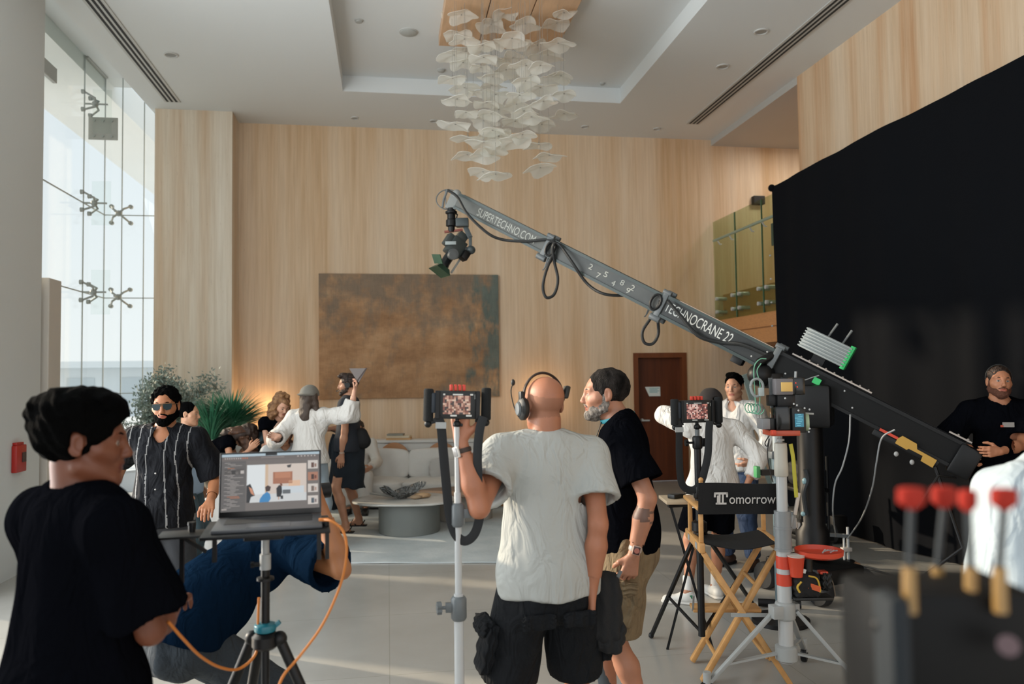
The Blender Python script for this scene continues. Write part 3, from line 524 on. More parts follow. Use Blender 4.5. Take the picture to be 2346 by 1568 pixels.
m = bpy.data.materials.new('frosted petal glass'); m.use_nodes = True; N = m.node_tree.nodes; L = m.node_tree.links; b = N['Principled BSDF']; b.inputs['Base Color'].default_value = (.93, .94, .92, 1); b.inputs['Roughness'].default_value = .12; b.inputs['Coat Weight'].default_value = .5
tr = N.new('ShaderNodeBsdfTransparent'); tr.inputs[0].default_value = (.97, .97, .94, 1); tl = N.new('ShaderNodeBsdfTranslucent'); tl.inputs[0].default_value = (.97, .96, .92, 1); x1 = N.new('ShaderNodeMixShader'); x2 = N.new('ShaderNodeMixShader'); x1.inputs[0].default_value = .5; x2.inputs[0].default_value = .48
L.new(b.outputs[0], x1.inputs[1]); L.new(tl.outputs[0], x1.inputs[2]); L.new(x1.outputs[0], x2.inputs[1]); L.new(tr.outputs[0], x2.inputs[2]); L.new(x2.outputs[0], N['Material Output'].inputs[0]); M_PET = m
m_cord = mat('thin steel cord', '8F8D88', .4, .5)
for (u, v_, s_) in pet:
    D_ = 8.75+rng.uniform(-.55, .45)*(1 if v_ > 150 else .4); p = PD(740+u/2.9325, v_/2.9325, D_); R_ = .160*s_*D_/8.7; ph = rng.rand(5)*6.28; tx, ty = rng.uniform(-.13, .13, 2)+V(0, -.14); rows = []
    for j in range(9):
        row = []
        for i in range(29):
            a = 2*math.pi*i/28; r = R_*j/8; rr_ = r*(1+.13*math.sin(3*a+ph[0])*(j/8)+.09*math.sin(5*a+ph[1])*(j/8)); x_ = rr_*math.cos(a); y_ = rr_*math.sin(a)*.8
            row.append(p+V(x_, y_, .017*(j/8)**1.5*math.sin(3*a+ph[2])+.008*(j/8)*math.sin(5*a+ph[3])-.028*(j/8)**2+tx*x_+ty*y_))
        rows.append(row)
    po = cd.part(MB().grid(rows, thick=.006), 'glass_petal', M_PET); mb = MB(); mb.cyl(p+V(0, 0, .0), (p[0], p[1], ZR-.1), .0016, n=4); mb.cyl(p+V(0, 0, -.004), p+V(0, 0, .03), .009, .005, 8)
    cd.part(mb, 'cord', m_cord, po)
# ============================================================ FILM EQUIPMENT
BLK = mat('black anodised metal', '0A0B0D', .45, .2, spec=.35); BLKP = mat('black plastic', '121413', .5); GRYM = mat('dull grey metal', '5E6365', .4, .6); CHR = mat('chrome tube', 'B4B6B6', .13, 1.); ALU = mat('brushed aluminium', '9EA1A0', .38, .8)
REDT = mat('orange red tape', 'C8412A', .5); WOODY = mat('oiled beech wood', 'C4935A', .45, var=.12, stretch=(3, 3, 3), vscale=6.)
FOAM = mat('black foam grip', '161819', .95, bump=.5, bscale=400); RUBB = mat('black rubber cable', '17191A', .6); SCRW = mat('small silver screw', 'B0B2B2', .3, .9)
def axes(a, b, side=(0, 0, 1)): return frame(V(*b)-V(*a), side)
def knob(c, ax, r=.022, l=.03, n=8):
    mb = MB(); ax = unit(ax); x, y, z = frame(ax); c = V(*c); mb.cyl(c-ax*.03, c, .007, n=8)
    pts = []
    for i in range(16):
        rr = r*(1 if i % 2 else .72); a = 2*math.pi*i/16; pts.append((rr*math.cos(a), rr*math.sin(a)))
    mb.prism(pts, c, x, y, l*.6); return mb
# ---------------------------------------------------------------- telescopic crane
tip = PD(1052, 462, 7.95); tail = PD(2196, 1043, 5.85); ax = unit(tip-tail); Lc = np.linalg.norm(tip-tail); up = unit(V(0, 0, 1)-ax*ax[2]); sd = np.cross(ax, up)
def along(x, y):      # parameter (metres from tail) of the arm axis nearest to a measured picture point
    v = unit(ray(x, y)); w = EO-tail; b_ = ax @ v; return ((w @ ax)-(w @ v)*b_)/(1-b_*b_)
def AP(s_, u_=0, w_=0): return tail+ax*s_+up*u_+sd*w_
camside = -1 if sd @ (tail-EO) > 0 else 1
wsd = sd*camside
CR = TH('telescopic_crane', 'long telescopic camera crane arm reaching up left from its black pedestal', 'camera crane', (3.62, 6.2, 0))
secs = [('inner_arm_section', along(1052, 462), along(1262, 572), .075, .055, 'lattice grey arm'), ('middle_arm_section', along(1250, 568), along(1532, 700), .083, .07, 'lattice grey arm2'), ('third_arm_section', along(1515, 690), along(1790, 822), .095, .085, 'dark arm face'), ('outer_arm_section', along(1775, 810), 0., .100, .09, 'black arm')]
mats_ = {'lattice grey arm': mat('weathered grey arm', '50514D', .5, .3, var=.18, vscale=5.), 'lattice grey arm2': mat('grey arm face', '3F4241', .45, .3, var=.2, vscale=4.), 'dark arm face': mat('dark grey arm face', '1D2020', .4, .3, var=.35, vscale=3.), 'black arm': mat('black arm face', '08090A', .55, 0., spec=.25)}
edge = mat('dark green edge rail', '2E3A38', .35, .5); gold = mat('warm lit arm top', 'A58A6A', .4, .3)  # warm tone for a lit arm top, not applied
arms = []
for nm, s0, s1, hh, ww, mk in secs:
    o = CR.part(MB().box(AP((s0+s1)/2), (2*ww*.86, 2*hh*.86, abs(s1-s0)), np.array([sd, up, ax])), nm, mats_[mk], smooth=False, bevel=.006); arms.append(o)
    for u_ in (-1, 1):
        mb = MB()
        for w_ in (-1, 1): mb.box(AP((s0+s1)/2, u_*hh*.93, w_*ww*.86), (.026, .026, abs(s1-s0)), np.array([sd, up, ax]))
        mb.box(AP((s0+s1)/2, u_*hh*.97, 0), (2*ww*.86, .012, abs(s1-s0)), np.array([sd, up, ax])); CR.part(mb, 'edge_rail', edge if mk != 'black arm' else BLK, o, smooth=False)
mb = MB().box(AP((along(1560, 700)+along(1772, 805))/2, .098, 0)+wsd*.07, (.03, .016, abs(along(1560, 700)-along(1772, 805))), np.array([sd, up, ax])); CR.part(mb, 'lit_edge_strip', mat('pale lit edge strip', 'B49A86', .5), arms[2], smooth=False)  # pale strip paints the light along the upper rail edge
for a_, b_ in (((1815, 818), (1990, 915)), ((2165, 1003), (2215, 1030))):
    s0, s1 = along(*a_), along(*b_); mb = MB(); mb.box(AP((s0+s1)/2, .128, camside*.06), (.035, .012, abs(s1-s0)), np.array([sd, up, ax]))
    for k in range(int(abs(s1-s0)/.07)): mb.ball(AP(min(s0, s1)+.03+.07*k, .136, camside*.06), .009, 6)
    CR.part(mb, 'lit_top_rack', mat('lit top rack strip', 'A39A93', .5, .3), arms[3], smooth=False)  # pale colour stands for light on top of the arm
# collars where the sections slide into each other
for s_, hh, ww in ((along(1256, 572), .095, .08), (along(1524, 695), .108, .095), (along(1782, 815), .125, .115)):
    mb = MB(); mb.box(AP(s_), (2*ww, 2*hh, .05), np.array([sd, up, ax]))
    for w_ in (-1, 1): mb.cyl(AP(s_-.05, -hh-.02, w_*ww*.8), AP(s_+.05, -hh-.02, w_*ww*.8), .03, n=12); mb.cyl(AP(s_-.04, hh+.01, w_*ww*.8), AP(s_+.04, hh+.01, w_*ww*.8), .022, n=10)
    CR.part(mb, 'roller_collar', GRYM, bevel=.004)
# lettering on the camera side of the arm
tx = -ax*1.0; tu = up
if np.cross(tx, tu) @ (tail-EO) > 0: tx = tx
M_TXT = mat('white lettering', 'C9CBC7', .6); M_TXTF = mat('faded lettering', 'A9AAA2', .6)
def arm_text(txt, pa, pb, h, ww, m, par, du=0., name='lettering'):
    s0, s1 = along(*pa), along(*pb); o_ = AP(s0, -h*.5+du, 0)+wsd*(ww*.86+.0015); CR.part(text_mb(txt, o_, -ax, up, h, .0012, width=abs(s0-s1)), name, m, par, smooth=False)
arm_text('SUPERTECHNO.COM', (1098, 492), (1232, 550), .078, .055, M_TXTF, arms[0], .0); arm_text('TECHNOCRANE 22', (1530, 704), (1680, 782), .090, .085, M_TXT, arms[2], .01)
for i, (ch, x, y) in enumerate(zip('2754892', (1360, 1378, 1395, 1412, 1430, 1448, 1458), (612, 630, 628, 648, 652, 660, 655))):
    s0 = along(x-6, y); arm_text(ch, (x-5, y), (x+5, y), .05, .07, M_TXTF, arms[1], (-.022 if i % 2 else .018), 'chalk_mark')
# pedestal under the pivot
pv = AP(along(1850, 870)); bx = V(pv[0], pv[1], 0)
CR.part(MB().box(pv-V(0, 0, .22), (.34, .36, .34), np.array([sd, np.cross([0, 0, 1], sd), [0, 0, 1]])), 'pivot_head', BLK, bevel=.03)
CR.part(MB().lathe(bx, [(.13, .30), (.13, .5), (.10, .55), (.10, pv[2]-.3), (.16, pv[2]-.28)], 28), 'pedestal_column', BLK)
CR.part(MB().box(bx+V(0, 0, .20), (.44, .62, .12), rotz(.3)), 'dolly_chassis', BLK, bevel=.02)
for a_ in (-1, 1):
    for b_ in (-1, 1):
        c_ = bx+rotz(.3).T @ V(.24*a_, .28*b_, .11); dv = rotz(.3).T @ V(1, 0, 0); CR.part(MB().lathe(c_-dv*.04, [(.001, 0), (.10, .0), (.11, .015), (.11, .065), (.10, .08), (.001, .08)], 24, axis=dv), 'wheel', mat('black tyre', '1B1C1E', .8))
# control gear at the pivot
mb = MB(); c_ = AP(along(1762, 835), -.14, camside*.09); mb.ball(c_, (.12, .10, .10), 14); mb.box(c_+V(.1, -.04, -.05), (.16, .1, .12)); mb.cyl(c_+V(-.05, -.05, .1), c_+V(.08, -.05, .16), .035, n=12); CR.part(mb, 'pivot_motor', BLK, bevel=.004)
CR.part(MB().box(AP(along(1780, 846), -.15, camside*.15)+V(.05, -.04, -.02), (.045, .02, .03)), 'white_label', mat('pale label', 'AEB2B4', .6))
CR.part(MB().box(AP(along(1700, 808), -.13, 0), (.12, .06, .10), np.array([sd, up, ax])), 'cable_clamp', BLK, bevel=.006)
for k, (x, y) in enumerate(((1742, 790), (1769, 797), (1819, 829), (1935, 900), (1960, 925))): CR.part(MB().ball(AP(along(x, y), .0, 0)+wsd*.108+up*(.05 if k % 2 else -.04), .008, 6), 'screw', SCRW)
# yellow bracket at the rear
s0, s1 = along(2065, 990), along(2145, 1020); o_ = AP(s0, -.09, 0)+wsd*.10
CR.part(MB().prism([(0, .0), (.02, .035), (.13, .03), (.15, -.005), (.30, -.01), (.30, -.075), (.21, -.07), (.205, -.03), (.10, -.03), (.09, -.045), (.0, -.04)], o_, -ax, up, .02), 'yellow_bracket', mat('yellow metal bracket', 'B98F3C', .45, .4), smooth=False)
CR.part(MB().box(o_-ax*(-.07)+up*.0, (.02, .02, .14), np.array([sd, up, ax])), 'red_plug', REDT)
CR.part(MB().box(AP((s0+s1)/2+.05, -.13, 0)+wsd*.05, (.10, .05, .5), np.array([sd, up, ax])), 'battery_box', BLK, bevel=.008)
for k in (0, .12): CR.part(MB().ball(AP((s0+s1)/2+.08-k, -.20, 0)+wsd*.11, (.02, .012, .02), 8), 'thumb_screw', SCRW)
# counterweight bucket at the very tail
CR.part(MB().box(AP(-.05, -.02, 0), (.24, .24, .16), np.array([sd, up, ax])), 'counterweight', BLK, bevel=.02)
CR.part(MB().tube([AP(.1, -.15, .1*camside), AP(-.25, -.45, .12*camside)+V(0, 0, -.15), AP(-.15, -1.1, .1*camside)], .014, 8), 'push_bar', BLK)
CR.part(MB().tube([AP(-.05, -.15, .14*camside), PD(2150, 1090, 5.7), PD(2100, 1165, 5.7)], .010, 8), 'push_bar', BLK)
# cables swagged under the arm
def cable(pts, r=.013, name='cable', m=RUBB, n=10, T=CR): T.part(MB().tube(spline(pts, n), r, 8), name, m)
def cp(x, y, D): return PD(x, y, D)
cable([cp(1026, 436, 7.8), cp(1048, 452, 7.75), cp(1072, 492, 7.65), cp(1118, 535, 7.6), cp(1155, 550, 7.6), cp(1205, 553, 7.5), cp(1255, 550, 7.4), cp(1272, 562, 7.35), cp(1250, 625, 7.35), cp(1244, 660, 7.35), cp(1252, 682, 7.35), cp(1270, 674, 7.35), cp(1278, 640, 7.35), cp(1270, 600, 7.35), cp(1267, 565, 7.3), cp(1280, 560, 7.3), cp(1310, 600, 7.2), cp(1345, 650, 7.2), cp(1385, 674, 7.1), cp(1440, 677, 7.1), cp(1490, 673, 7.), cp(1512, 690, 6.95), cp(1490, 730, 6.95), cp(1472, 760, 6.95), cp(1476, 785, 6.95), cp(1495, 788, 6.95), cp(1508, 765, 6.95), cp(1507, 725, 6.9), cp(1512, 690, 6.85)], .014)
cable([cp(1530, 690, 6.75), cp(1560, 725, 6.7), cp(1600, 770, 6.65), cp(1650, 785, 6.6), cp(1700, 790, 6.5), cp(1760, 815, 6.4)], .016)
for (x, y, l) in ((1255, 590, 25), (1488, 700, 22)):
    p_ = [cp(x, y, 7.3), cp(x-8, y+l, 7.3), cp(x-12, y+l+4, 7.3), cp(x-6, y+l-2, 7.3), cp(x+4, y+2, 7.3)]; cable(p_, .005, 'clip_loop', GRYM, 6)
for s_ in (along(1270, 575), along(1512, 690)): CR.part(MB().tube([AP(s_+.045*math.cos(a), .0+.07*math.sin(a), 0)+wsd*.10 for a in np.linspace(0, 6.28, 17)[:-1]], .012, 8, closed=True), 'cable_clip', BLK)
mw_ = mat('thin grey white cable', '8E9193', .5)
cable([cp(1948, 950, 5.9), cp(1945, 1010, 5.9), cp(1930, 1070, 5.95), cp(1913, 1110, 6.), cp(1908, 1170, 6.1), cp(1915, 1230, 6.6)], .006, 'thin_cable', mw_); cable([cp(2050, 985, 5.7), cp(2020, 1005, 5.75), cp(2008, 1060, 5.8), cp(1998, 1120, 6.), cp(1975, 1185, 6.4), cp(1942, 1235, 7.)], .006, 'thin_cable', mw_)
# ---------------------------------------------------------------- radio unit with heat sink standing on the arm
c_ = AP(along(1862, 848), .29, 0); T_ = TH('radio_receiver', 'ribbed silver receiver box with two antennas and green tape on the crane arm', 'receiver', c_)
mb = MB(); Rr = np.array([sd, up, ax]); mb.box(c_, (.14, .17, .36), Rr)
for k in range(7): mb.box(c_+up*(-.075+.025*k)+wsd*.075, (.02, .011, .38), Rr)
T_.part(mb, 'heat_sink', mat('silver heat sink', '969D9D', .4, .5), bevel=.002)
for k in (-.02, .1): T_.part(MB().cyl(c_+up*.08-ax*k, c_+up*.20-ax*(k-.0)+V(.02, 0, .0), .008, .010, 8), 'antenna', GRYM)
T_.part(MB().box(c_-ax*.19, (.155, .20, .035), Rr), 'green_tape', mat('bright green tape', '2FAE62', .5), bevel=.002); T_.part(MB().box(c_-up*.135, (.05, .1, .1), Rr), 'mount', BLK)
CR.part(MB().box(AP(along(1878, 868), .02, 0)+wsd*.112, (.02, .05, .06), Rr), 'green_tape', mat('bright green tape', '2FAE62'))
# ---------------------------------------------------------------- remote head and camera at the tip
G0 = PD(1036, 500, 7.95); GC = TH('gimbal_camera', 'film camera on a stabilised remote head hanging from the crane tip', 'film camera', G0); U = V(0, 0, 1); RT = unit(V(cR[0], cR[1], 0)); FW = np.cross(U, RT)
k_ = 7.95/FPX
def gp(x, y, f_=0.): return G0+RT*((x-1036)*k_)+U*((500-y)*k_)+FW*f_
GC.part(MB().tube([gp(1027+27*math.cos(a), 457+23*math.sin(a)) for a in np.linspace(0, 6.28, 33)[:-1]], .006, 6, closed=True).tube([gp(1026, 434), gp(1017, 457), gp(1014, 475)], .012, 8).tube([gp(1021, 436), gp(1022, 478)], .006, 6), 'bumper_ring', GRYM)
GC.part(MB().bar(gp(1045, 448), gp(1030, 480), .10, .045, FW).bar(gp(1055, 452), gp(1040, 480), .03, .07, FW).ball(gp(1047, 445), .05, 10), 'tilt_plate', mat('mid grey metal', '8B8E8C', .35, .6))
GC.part(MB().lathe(gp(1034, 532), [(.028, 0), (.035, .02), (.035, .05), (.055, .06), (.055, .12), (.042, .13), (.042, .18), (.06, .19), (.06, .21), (.04, .22), (.04, .245)], 20), 'pan_axis', BLK)
GC.part(MB().bar(gp(1018, 532), gp(1060, 527), .03, .022, U), 'red_brown_bar', mat('red brown bar', '7A3D30', .4)); GC.part(MB().tube([gp(1040, 488), gp(1048, 492), gp(1046, 500), gp(1040, 503)], .008, 6).tube([gp(1024, 492), gp(1030, 488), gp(1040, 492)], .006, 6), 'looped_wire', RUBB)
GC.part(MB().box(gp(1059, 511), (.13, .10, .085), np.array([RT, FW, U])), 'motor_box', mat('slate motor box', '3D4547', .4, .3), bevel=.008)
GC.part(MB().bar(gp(1066, 521), gp(1077, 546), .05, .03, FW).bar(gp(1077, 543), gp(1077, 568), .032, .03, FW).ball(gp(1078, 574), (.048, .05, .045), 14), 'roll_arm', mat('slate motor box', '3D4547'), bevel=.003)
# camera body tilted down-left
dn = unit(-RT*.45-U*.75-FW*.25); sx_ = unit(np.cross(dn, U)); uy = np.cross(sx_, dn); Rc = np.array([sx_, uy, dn]); cb_ = gp(1042, 568)
M_CB = mat('dark slate camera body', '39403F', .45, .2)
bd = GC.part(MB().box(cb_, (.13, .16, .19), Rc).box(cb_+uy*.10-dn*.02, (.10, .07, .13), Rc).box(cb_-dn*.13, (.10, .10, .09), Rc), 'camera_body', M_CB, bevel=.012)
GC.part(MB().lathe(cb_+dn*.09, [(.045, 0), (.05, .03), (.05, .12), (.055, .13), (.055, .17), (.05, .18)], 24, axis=dn), 'lens', mat('black lens barrel', '1C2022', .3))
mo = cb_+dn*.285; mb = MB()
for a, b, c, d_ in (((-.10, -.075), (.10, -.075), (.13, -.10), (-.13, -.10)),): pass
prof = [(-.075, -.055), (.075, -.055), (.075, .055), (-.075, .055)]; pr2 = [(-.11, -.085), (.11, -.085), (.11, .085), (-.11, .085)]
A1 = [mo-dn*.03+sx_*p[0]+uy*p[1] for p in prof]; A2 = [mo+dn*.03+sx_*p[0]+uy*p[1] for p in pr2]; mb.add(A1+A2+[mo+(p-mo)*.92 for p in A2], [(0, 1, 2, 3)]+[(i, (i+1) % 4, 4+(i+1) % 4, 4+i) for i in range(4)]+[(4+i, 4+(i+1) % 4, 8+(i+1) % 4, 8+i) for i in range(4)]+[(8, 9, 10, 11)])
GC.part(mb, 'matte_box', mat('green tinted matte box', '24402F', .35), smooth=False); GC.part(MB().bar(mo-sx_*.1+uy*.08, mo-sx_*.12+uy*.16-dn*.05, .14, .008, dn), 'matte_box_flag', mat('green tinted matte box', '24402F'), smooth=False)
GC.part(MB().cyl(cb_+dn*.13-sx_*.07-FW*.05, cb_+dn*.13-sx_*.115-FW*.05, .042, n=20).cyl(cb_+dn*.10-sx_*.06, cb_+dn*.10-sx_*.09, .055, n=20), 'focus_motor', GRYM)
GC.part(MB().bar(cb_+sx_*.10-dn*.08-uy*.06, cb_+sx_*.10+dn*.24-uy*.06, .014, .014).bar(cb_-sx_*.0-dn*.08-uy*.11, cb_+dn*.24-uy*.11, .018, .018), 'rod', ALU)
GC.part(MB().bar(cb_-dn*.05+sx_*.05, gp(1072, 575), .05, .05).box(cb_+V(.09, -.04, -.09), (.1, .07, .09), Rc), 'cradle', BLK, bevel=.004); GC.part(MB().box(cb_+uy*.05-FW*.09-RT*.0, (.11, .02, .035), np.array([RT, FW, U])), 'white_battery', mat('pale battery', '8F9796', .4), bevel=.004)
GC.part(MB().tube([gp(1058+7*math.cos(a), 556+6*math.sin(a)) for a in np.linspace(0, 6.28, 17)[:-1]], .002, 5, closed=True), 'looped_wire', RUBB)
# ---------------------------------------------------------------- handheld monitor rigs
def mon_screen(T, par, c, x, y, w, h, seed, cols):
    """flat lit picture on a monitor: many small colour patches on a real panel"""
    rr = np.random.RandomState(seed); n = np.cross(x, y); ms = [emat('mon%s' % q_, q_, .85) for q_ in cols]; mb = MB(); nx_, ny_ = 15, 10
    for i in range(nx_):
        for j in range(ny_):
            u0 = -w/2+w*i/nx_; v0 = -h/2+h*j/ny_; o_ = c+x*u0+y*v0
            k = int(abs(math.sin(i*.9+seed)*3+math.cos(j*1.3+i*.4)*2+rr.rand()*2.6)) % len(cols); mb.add([o_, o_+x*w/nx_, o_+x*w/nx_+y*h/ny_, o_+y*h/ny_], [(0, 1, 2, 3)], k)
    T.part(mb, 'screen', ms, par, smooth=False)
def rig(nm, label, c, k, yaw, cols, seed, strap, tilt=0.):
    """c centre of the monitor, k metres per reference pixel"""
    T = TH(nm, label, 'monitor', c); x = V(math.cos(yaw), math.sin(yaw), 0); yb = V(-math.sin(yaw), math.cos(yaw), 0); U_ = unit(V(0, 0, 1)+x*tilt); x = unit(x-U_*(x @ U_)); n_ = np.cross(x, U_)     # n_ points to the viewer (-y)
    R_ = np.array([x, -n_, U_]); W_, H_ = 92*k, 64*k
    bd = T.part(MB().box(c, (W_, .035, H_), R_), 'monitor_body', BLKP, bevel=.004); mon_screen(T, bd, c+n_*.0180-x*.004, x, U_, W_*.68, H_*.66, seed, cols)
    for s_ in (-1, 1):
        T.part(MB().bar(c+x*s_*W_*.5-U_*H_*.5, c+x*s_*W_*.5+U_*H_*.5, .016, .05, -n_), 'cage_side', BLK, smooth=False, bevel=.002)
    mb = MB()
    for i in range(5):
        for j in (0, 1): pass
    for (sx2, sy2, lx, lz) in ((-.34, .37, .05, .006), (.0, .37, .25, .005), (.34, .37, .07, .006), (-.10, -.38, .16, .006), (.28, -.38, .14, .006), (.42, .30, .006, .03)): T.part(MB().box(c+n_*.0185+x*W_*sx2+U_*H_*sy2, (W_*lx, .002, lz if lz < .02 else lz*.6), R_), 'frame_marker', mat('white marker', 'D5D5D0'))
    for i in range(4):
        cc = c+U_*(H_*.5+.012)+x*(-.16+.105*i)*W_; T.part(MB().box(cc, (W_*.075, .022, .024), R_), 'red_connector', mat('bright red plastic', 'C93A28', .4), bevel=.003)
    T.part(MB().box(c-x*(W_*.5+14*k)+U_*4*k, (24*k, .03, 46*k), R_), 'side_battery', mat('blue black battery', '27303A', .5), bevel=.004)
    for s_, (h0, h1) in ((-1, (-38*k, 36*k)), (1, (-34*k, 40*k))):
        b0 = c+x*s_*66*k+U_*h0; T.part(MB().tube([b0, b0+U_*(h1-h0)*.04, b0+U_*(h1-h0)*.96, b0+U_*(h1-h0)], [10*k, 11.5*k, 11.5*k, 9*k], 16), 'foam_handle', FOAM)
        T.part(MB().bar(b0-U_*5*k, c+x*s_*W_*.45-U_*(H_*.5+2*k), .014, .014).ball(b0-U_*6*k, 9*k, 10), 'handle_arm', BLK)
    T.part(MB().ball(c-U_*(H_*.5+12*k), 9*k, 12).cyl(c-U_*(H_*.5+22*k), c-U_*(H_*.5), 5*k, n=10).bar(c-U_*(H_*.5+14*k)-x*9*k, c-U_*(H_*.5+14*k)+x*13*k, 7*k, 7*k), 'ball_mount', BLK, bevel=.002)
    # strap hanging in a loop
    P_ = []
    sp = spline(strap, 14)
    T.part(MB().tube(sp, [(10.5*k, .0024)]*len(sp), 8, flat=n_), 'neck_strap', mat('black webbing strap', '1A1C1E', .8, bump=.2, bscale=500)); a0 = strap[1]
    T.part(MB().box(a0+n_*.003, (24*k, .008, 14*k), R_), 'strap_buckle', ALU)
    return T, c-U_*(H_*.5+22*k)
D1 = 2.98; mc = PD(1048, 928, D1)
def r1(x, y, D=D1-.03): return PD(x, y, D)
RG, m1 = rig('handheld_monitor', 'small director monitor with two foam handles held by the bald man', mc, D1/FPX, -.02, ['7A4436', 'C79B86', '33241F', '9A6A52', 'D8B9A3', '4A2E2A'], 3, [r1(1000, 955), r1(1010, 975), r1(1016, 1040), r1(1022, 1105), r1(1030, 1180), r1(1044, 1225), r1(1066, 1240), r1(1088, 1222), r1(1099, 1180), r1(1093, 1145), r1(1095, 1100), r1(1094, 1040), r1(1099, 985), r1(1108, 955)], .03)
# stand under it: one tall chrome column, tripod feet on the floor
gx = V(m1[0], m1[1], 0); ST = TH('monitor_stand', 'tall chrome light stand column held at the top by the bald man', 'light stand', gx); zt_ = m1[2]
ST.part(MB().cyl(gx+V(0, 0, 1.30), (gx[0], gx[1], zt_+.01), .0105, n=16), 'upper_tube', CHR); ST.part(MB().cyl(gx+V(0, 0, .92), gx+V(0, 0, 1.34), .0135, n=18), 'middle_tube', CHR); ST.part(MB().cyl(gx+V(0, 0, .16), gx+V(0, 0, .96), .0185, n=20), 'lower_tube', CHR)
for z_, s_, r_ in ((1.255, 1, .026), (.905, -1, .03)):
    c_ = gx+V(0, 0, z_); o = ST.part(MB().lathe(c_-V(0, 0, .045), [(r_*.8, 0), (r_, .01), (r_, .08), (r_*.8, .09)], 20).box(c_+V(s_*.03, 0, .005), (.04, .022, .035)), 'collar', GRYM, bevel=.002); ST.part(knob(c_+V(s_*.065, -.003, .005), (s_, -.1, 0), .024, .03), 'knob', GRYM, o)
for a in (.5, 2.6, 4.7):
    dv = V(math.cos(a), math.sin(a), 0); o = ST.part(MB().tube([gx+V(0, 0, .50), gx+dv*.10+V(0, 0, .48), gx+dv*.42+V(0, 0, .03), gx+dv*.50+V(0, 0, .02)], .011, 10), 'leg', CHR); ST.part(MB().ball(gx+dv*.50+V(0, 0, .018), .018, 8), 'rubber_foot', RUBB, o)
D2 = 4.75; mc = PD(1596, 943, D2)
def r2(x, y, D=D2-.04): return PD(x, y, D)
RG2, m2 = rig('stand_monitor', 'small monitor with foam handles and strap on the black tripod stand behind the folding chair', mc, D2/FPX*.80, .0, ['8A4A42', 'D9A79A', '4A2724', 'C7806F', 'E5C6BA', '6A3A33'], 9, [r2(1553, 965), r2(1556, 985), r2(1556, 1040), r2(1558, 1085), r2(1563, 1110), r2(1575, 1122), r2(1592, 1122), r2(1606, 1105), r2(1615, 1075), r2(1622, 1040), r2(1624, 990), r2(1626, 965)], 0)
g2 = V(m2[0], m2[1], 0); S2 = TH('tripod_stand', 'black tripod stand carrying the monitor behind the folding chair', 'tripod', g2)
S2.part(MB().cyl(g2+V(0, 0, .95), (g2[0], g2[1], m2[2]+.005), .014, n=14), 'upper_tube', GRYM); S2.part(MB().cyl(g2+V(0, 0, .20), g2+V(0, 0, 1.38), .021, n=16), 'centre_column', BLK)
for z_ in (1.36, 1.06): o = S2.part(MB().lathe(g2+V(0, 0, z_-.04), [(.024, 0), (.03, .01), (.03, .07), (.024, .08)], 16).box(g2+V(.045, 0, z_), (.07, .03, .05)), 'collar', BLK, bevel=.003); S2.part(knob(g2+V(-.06 if z_ > 1.2 else .10, 0, z_), (-1 if z_ > 1.2 else 1, 0, 0)), 'knob', BLK, o)
for (x, y) in ((1492, 1458), (1605, 1395), (1730, 1392)):
    f_ = PG(x, y, .015); top = g2+V(0, 0, .86); o = S2.part(MB().bar(top, f_, .022, .022), 'leg', BLK, bevel=.003); S2.part(MB().ball(f_+V(0, 0, .005), .02, 8), 'rubber_foot', RUBB, o); md = top+(f_-top)*.62; S2.part(MB().bar(md, g2+V(0, 0, .22), .014, .014), 'spreader', BLK)
S2.part(MB().lathe(g2+V(0, 0, .82), [(.03, 0), (.045, .01), (.045, .06), (.03, .07)], 16), 'leg_hub', BLK)
# ---------------------------------------------------------------- folding director chair
DC = TH('director_chair', 'tall beech folding chair with black canvas, white lettering on its back', 'folding chair', PG(1690, 1500)); 
BL = PD(1607, 1258, 4.50); BR = PD(1787, 1256, 4.48); zs_ = .775; BL = V(BL[0], BL[1], zs_); BR = V(BR[0], BR[1], zs_); wv = unit(BR-BL); FLp = PG(1535, 1235, zs_); fv = unit(V(-wv[1], wv[0], 0)); fl = V(*(FLp-BL)); fdir = unit(V(fl[0], fl[1], 0)); dep = .40
# use a proper rectangle: average forward direction
CW = np.linalg.norm(BR-BL); fdir = fv
FL_ = BL+fdir*dep; FR_ = BR+fdir*dep; Uz = V(0, 0, 1)
for p_, q_ in ((BL, FL_), (BR, FR_)):
    DC.part(MB().bar(p_-fdir*.03, q_+fdir*.04, .034, .058, Uz), 'seat_rail', WOODY, bevel=.008)
for p_ in (BL, BR):
    DC.part(MB().bar(p_+Uz*.03, p_+Uz*.215, .024, .032, fdir), 'arm_post', WOODY, bevel=.004); DC.part(MB().bar(p_+fdir*(dep-.06)+Uz*.03, p_+fdir*(dep-.06)+Uz*.205, .024, .032, fdir), 'arm_post', WOODY, bevel=.004)
    DC.part(MB().bar(p_-fdir*.02+Uz*.225, p_+fdir*(dep+.04)+Uz*.225, .05, .024, Uz), 'armrest', WOODY, bevel=.008)
    DC.part(MB().bar(p_+Uz*.21-fdir*.0, p_+Uz*.385-fdir*.03, .022, .03, fdir), 'back_post', WOODY, bevel=.004)
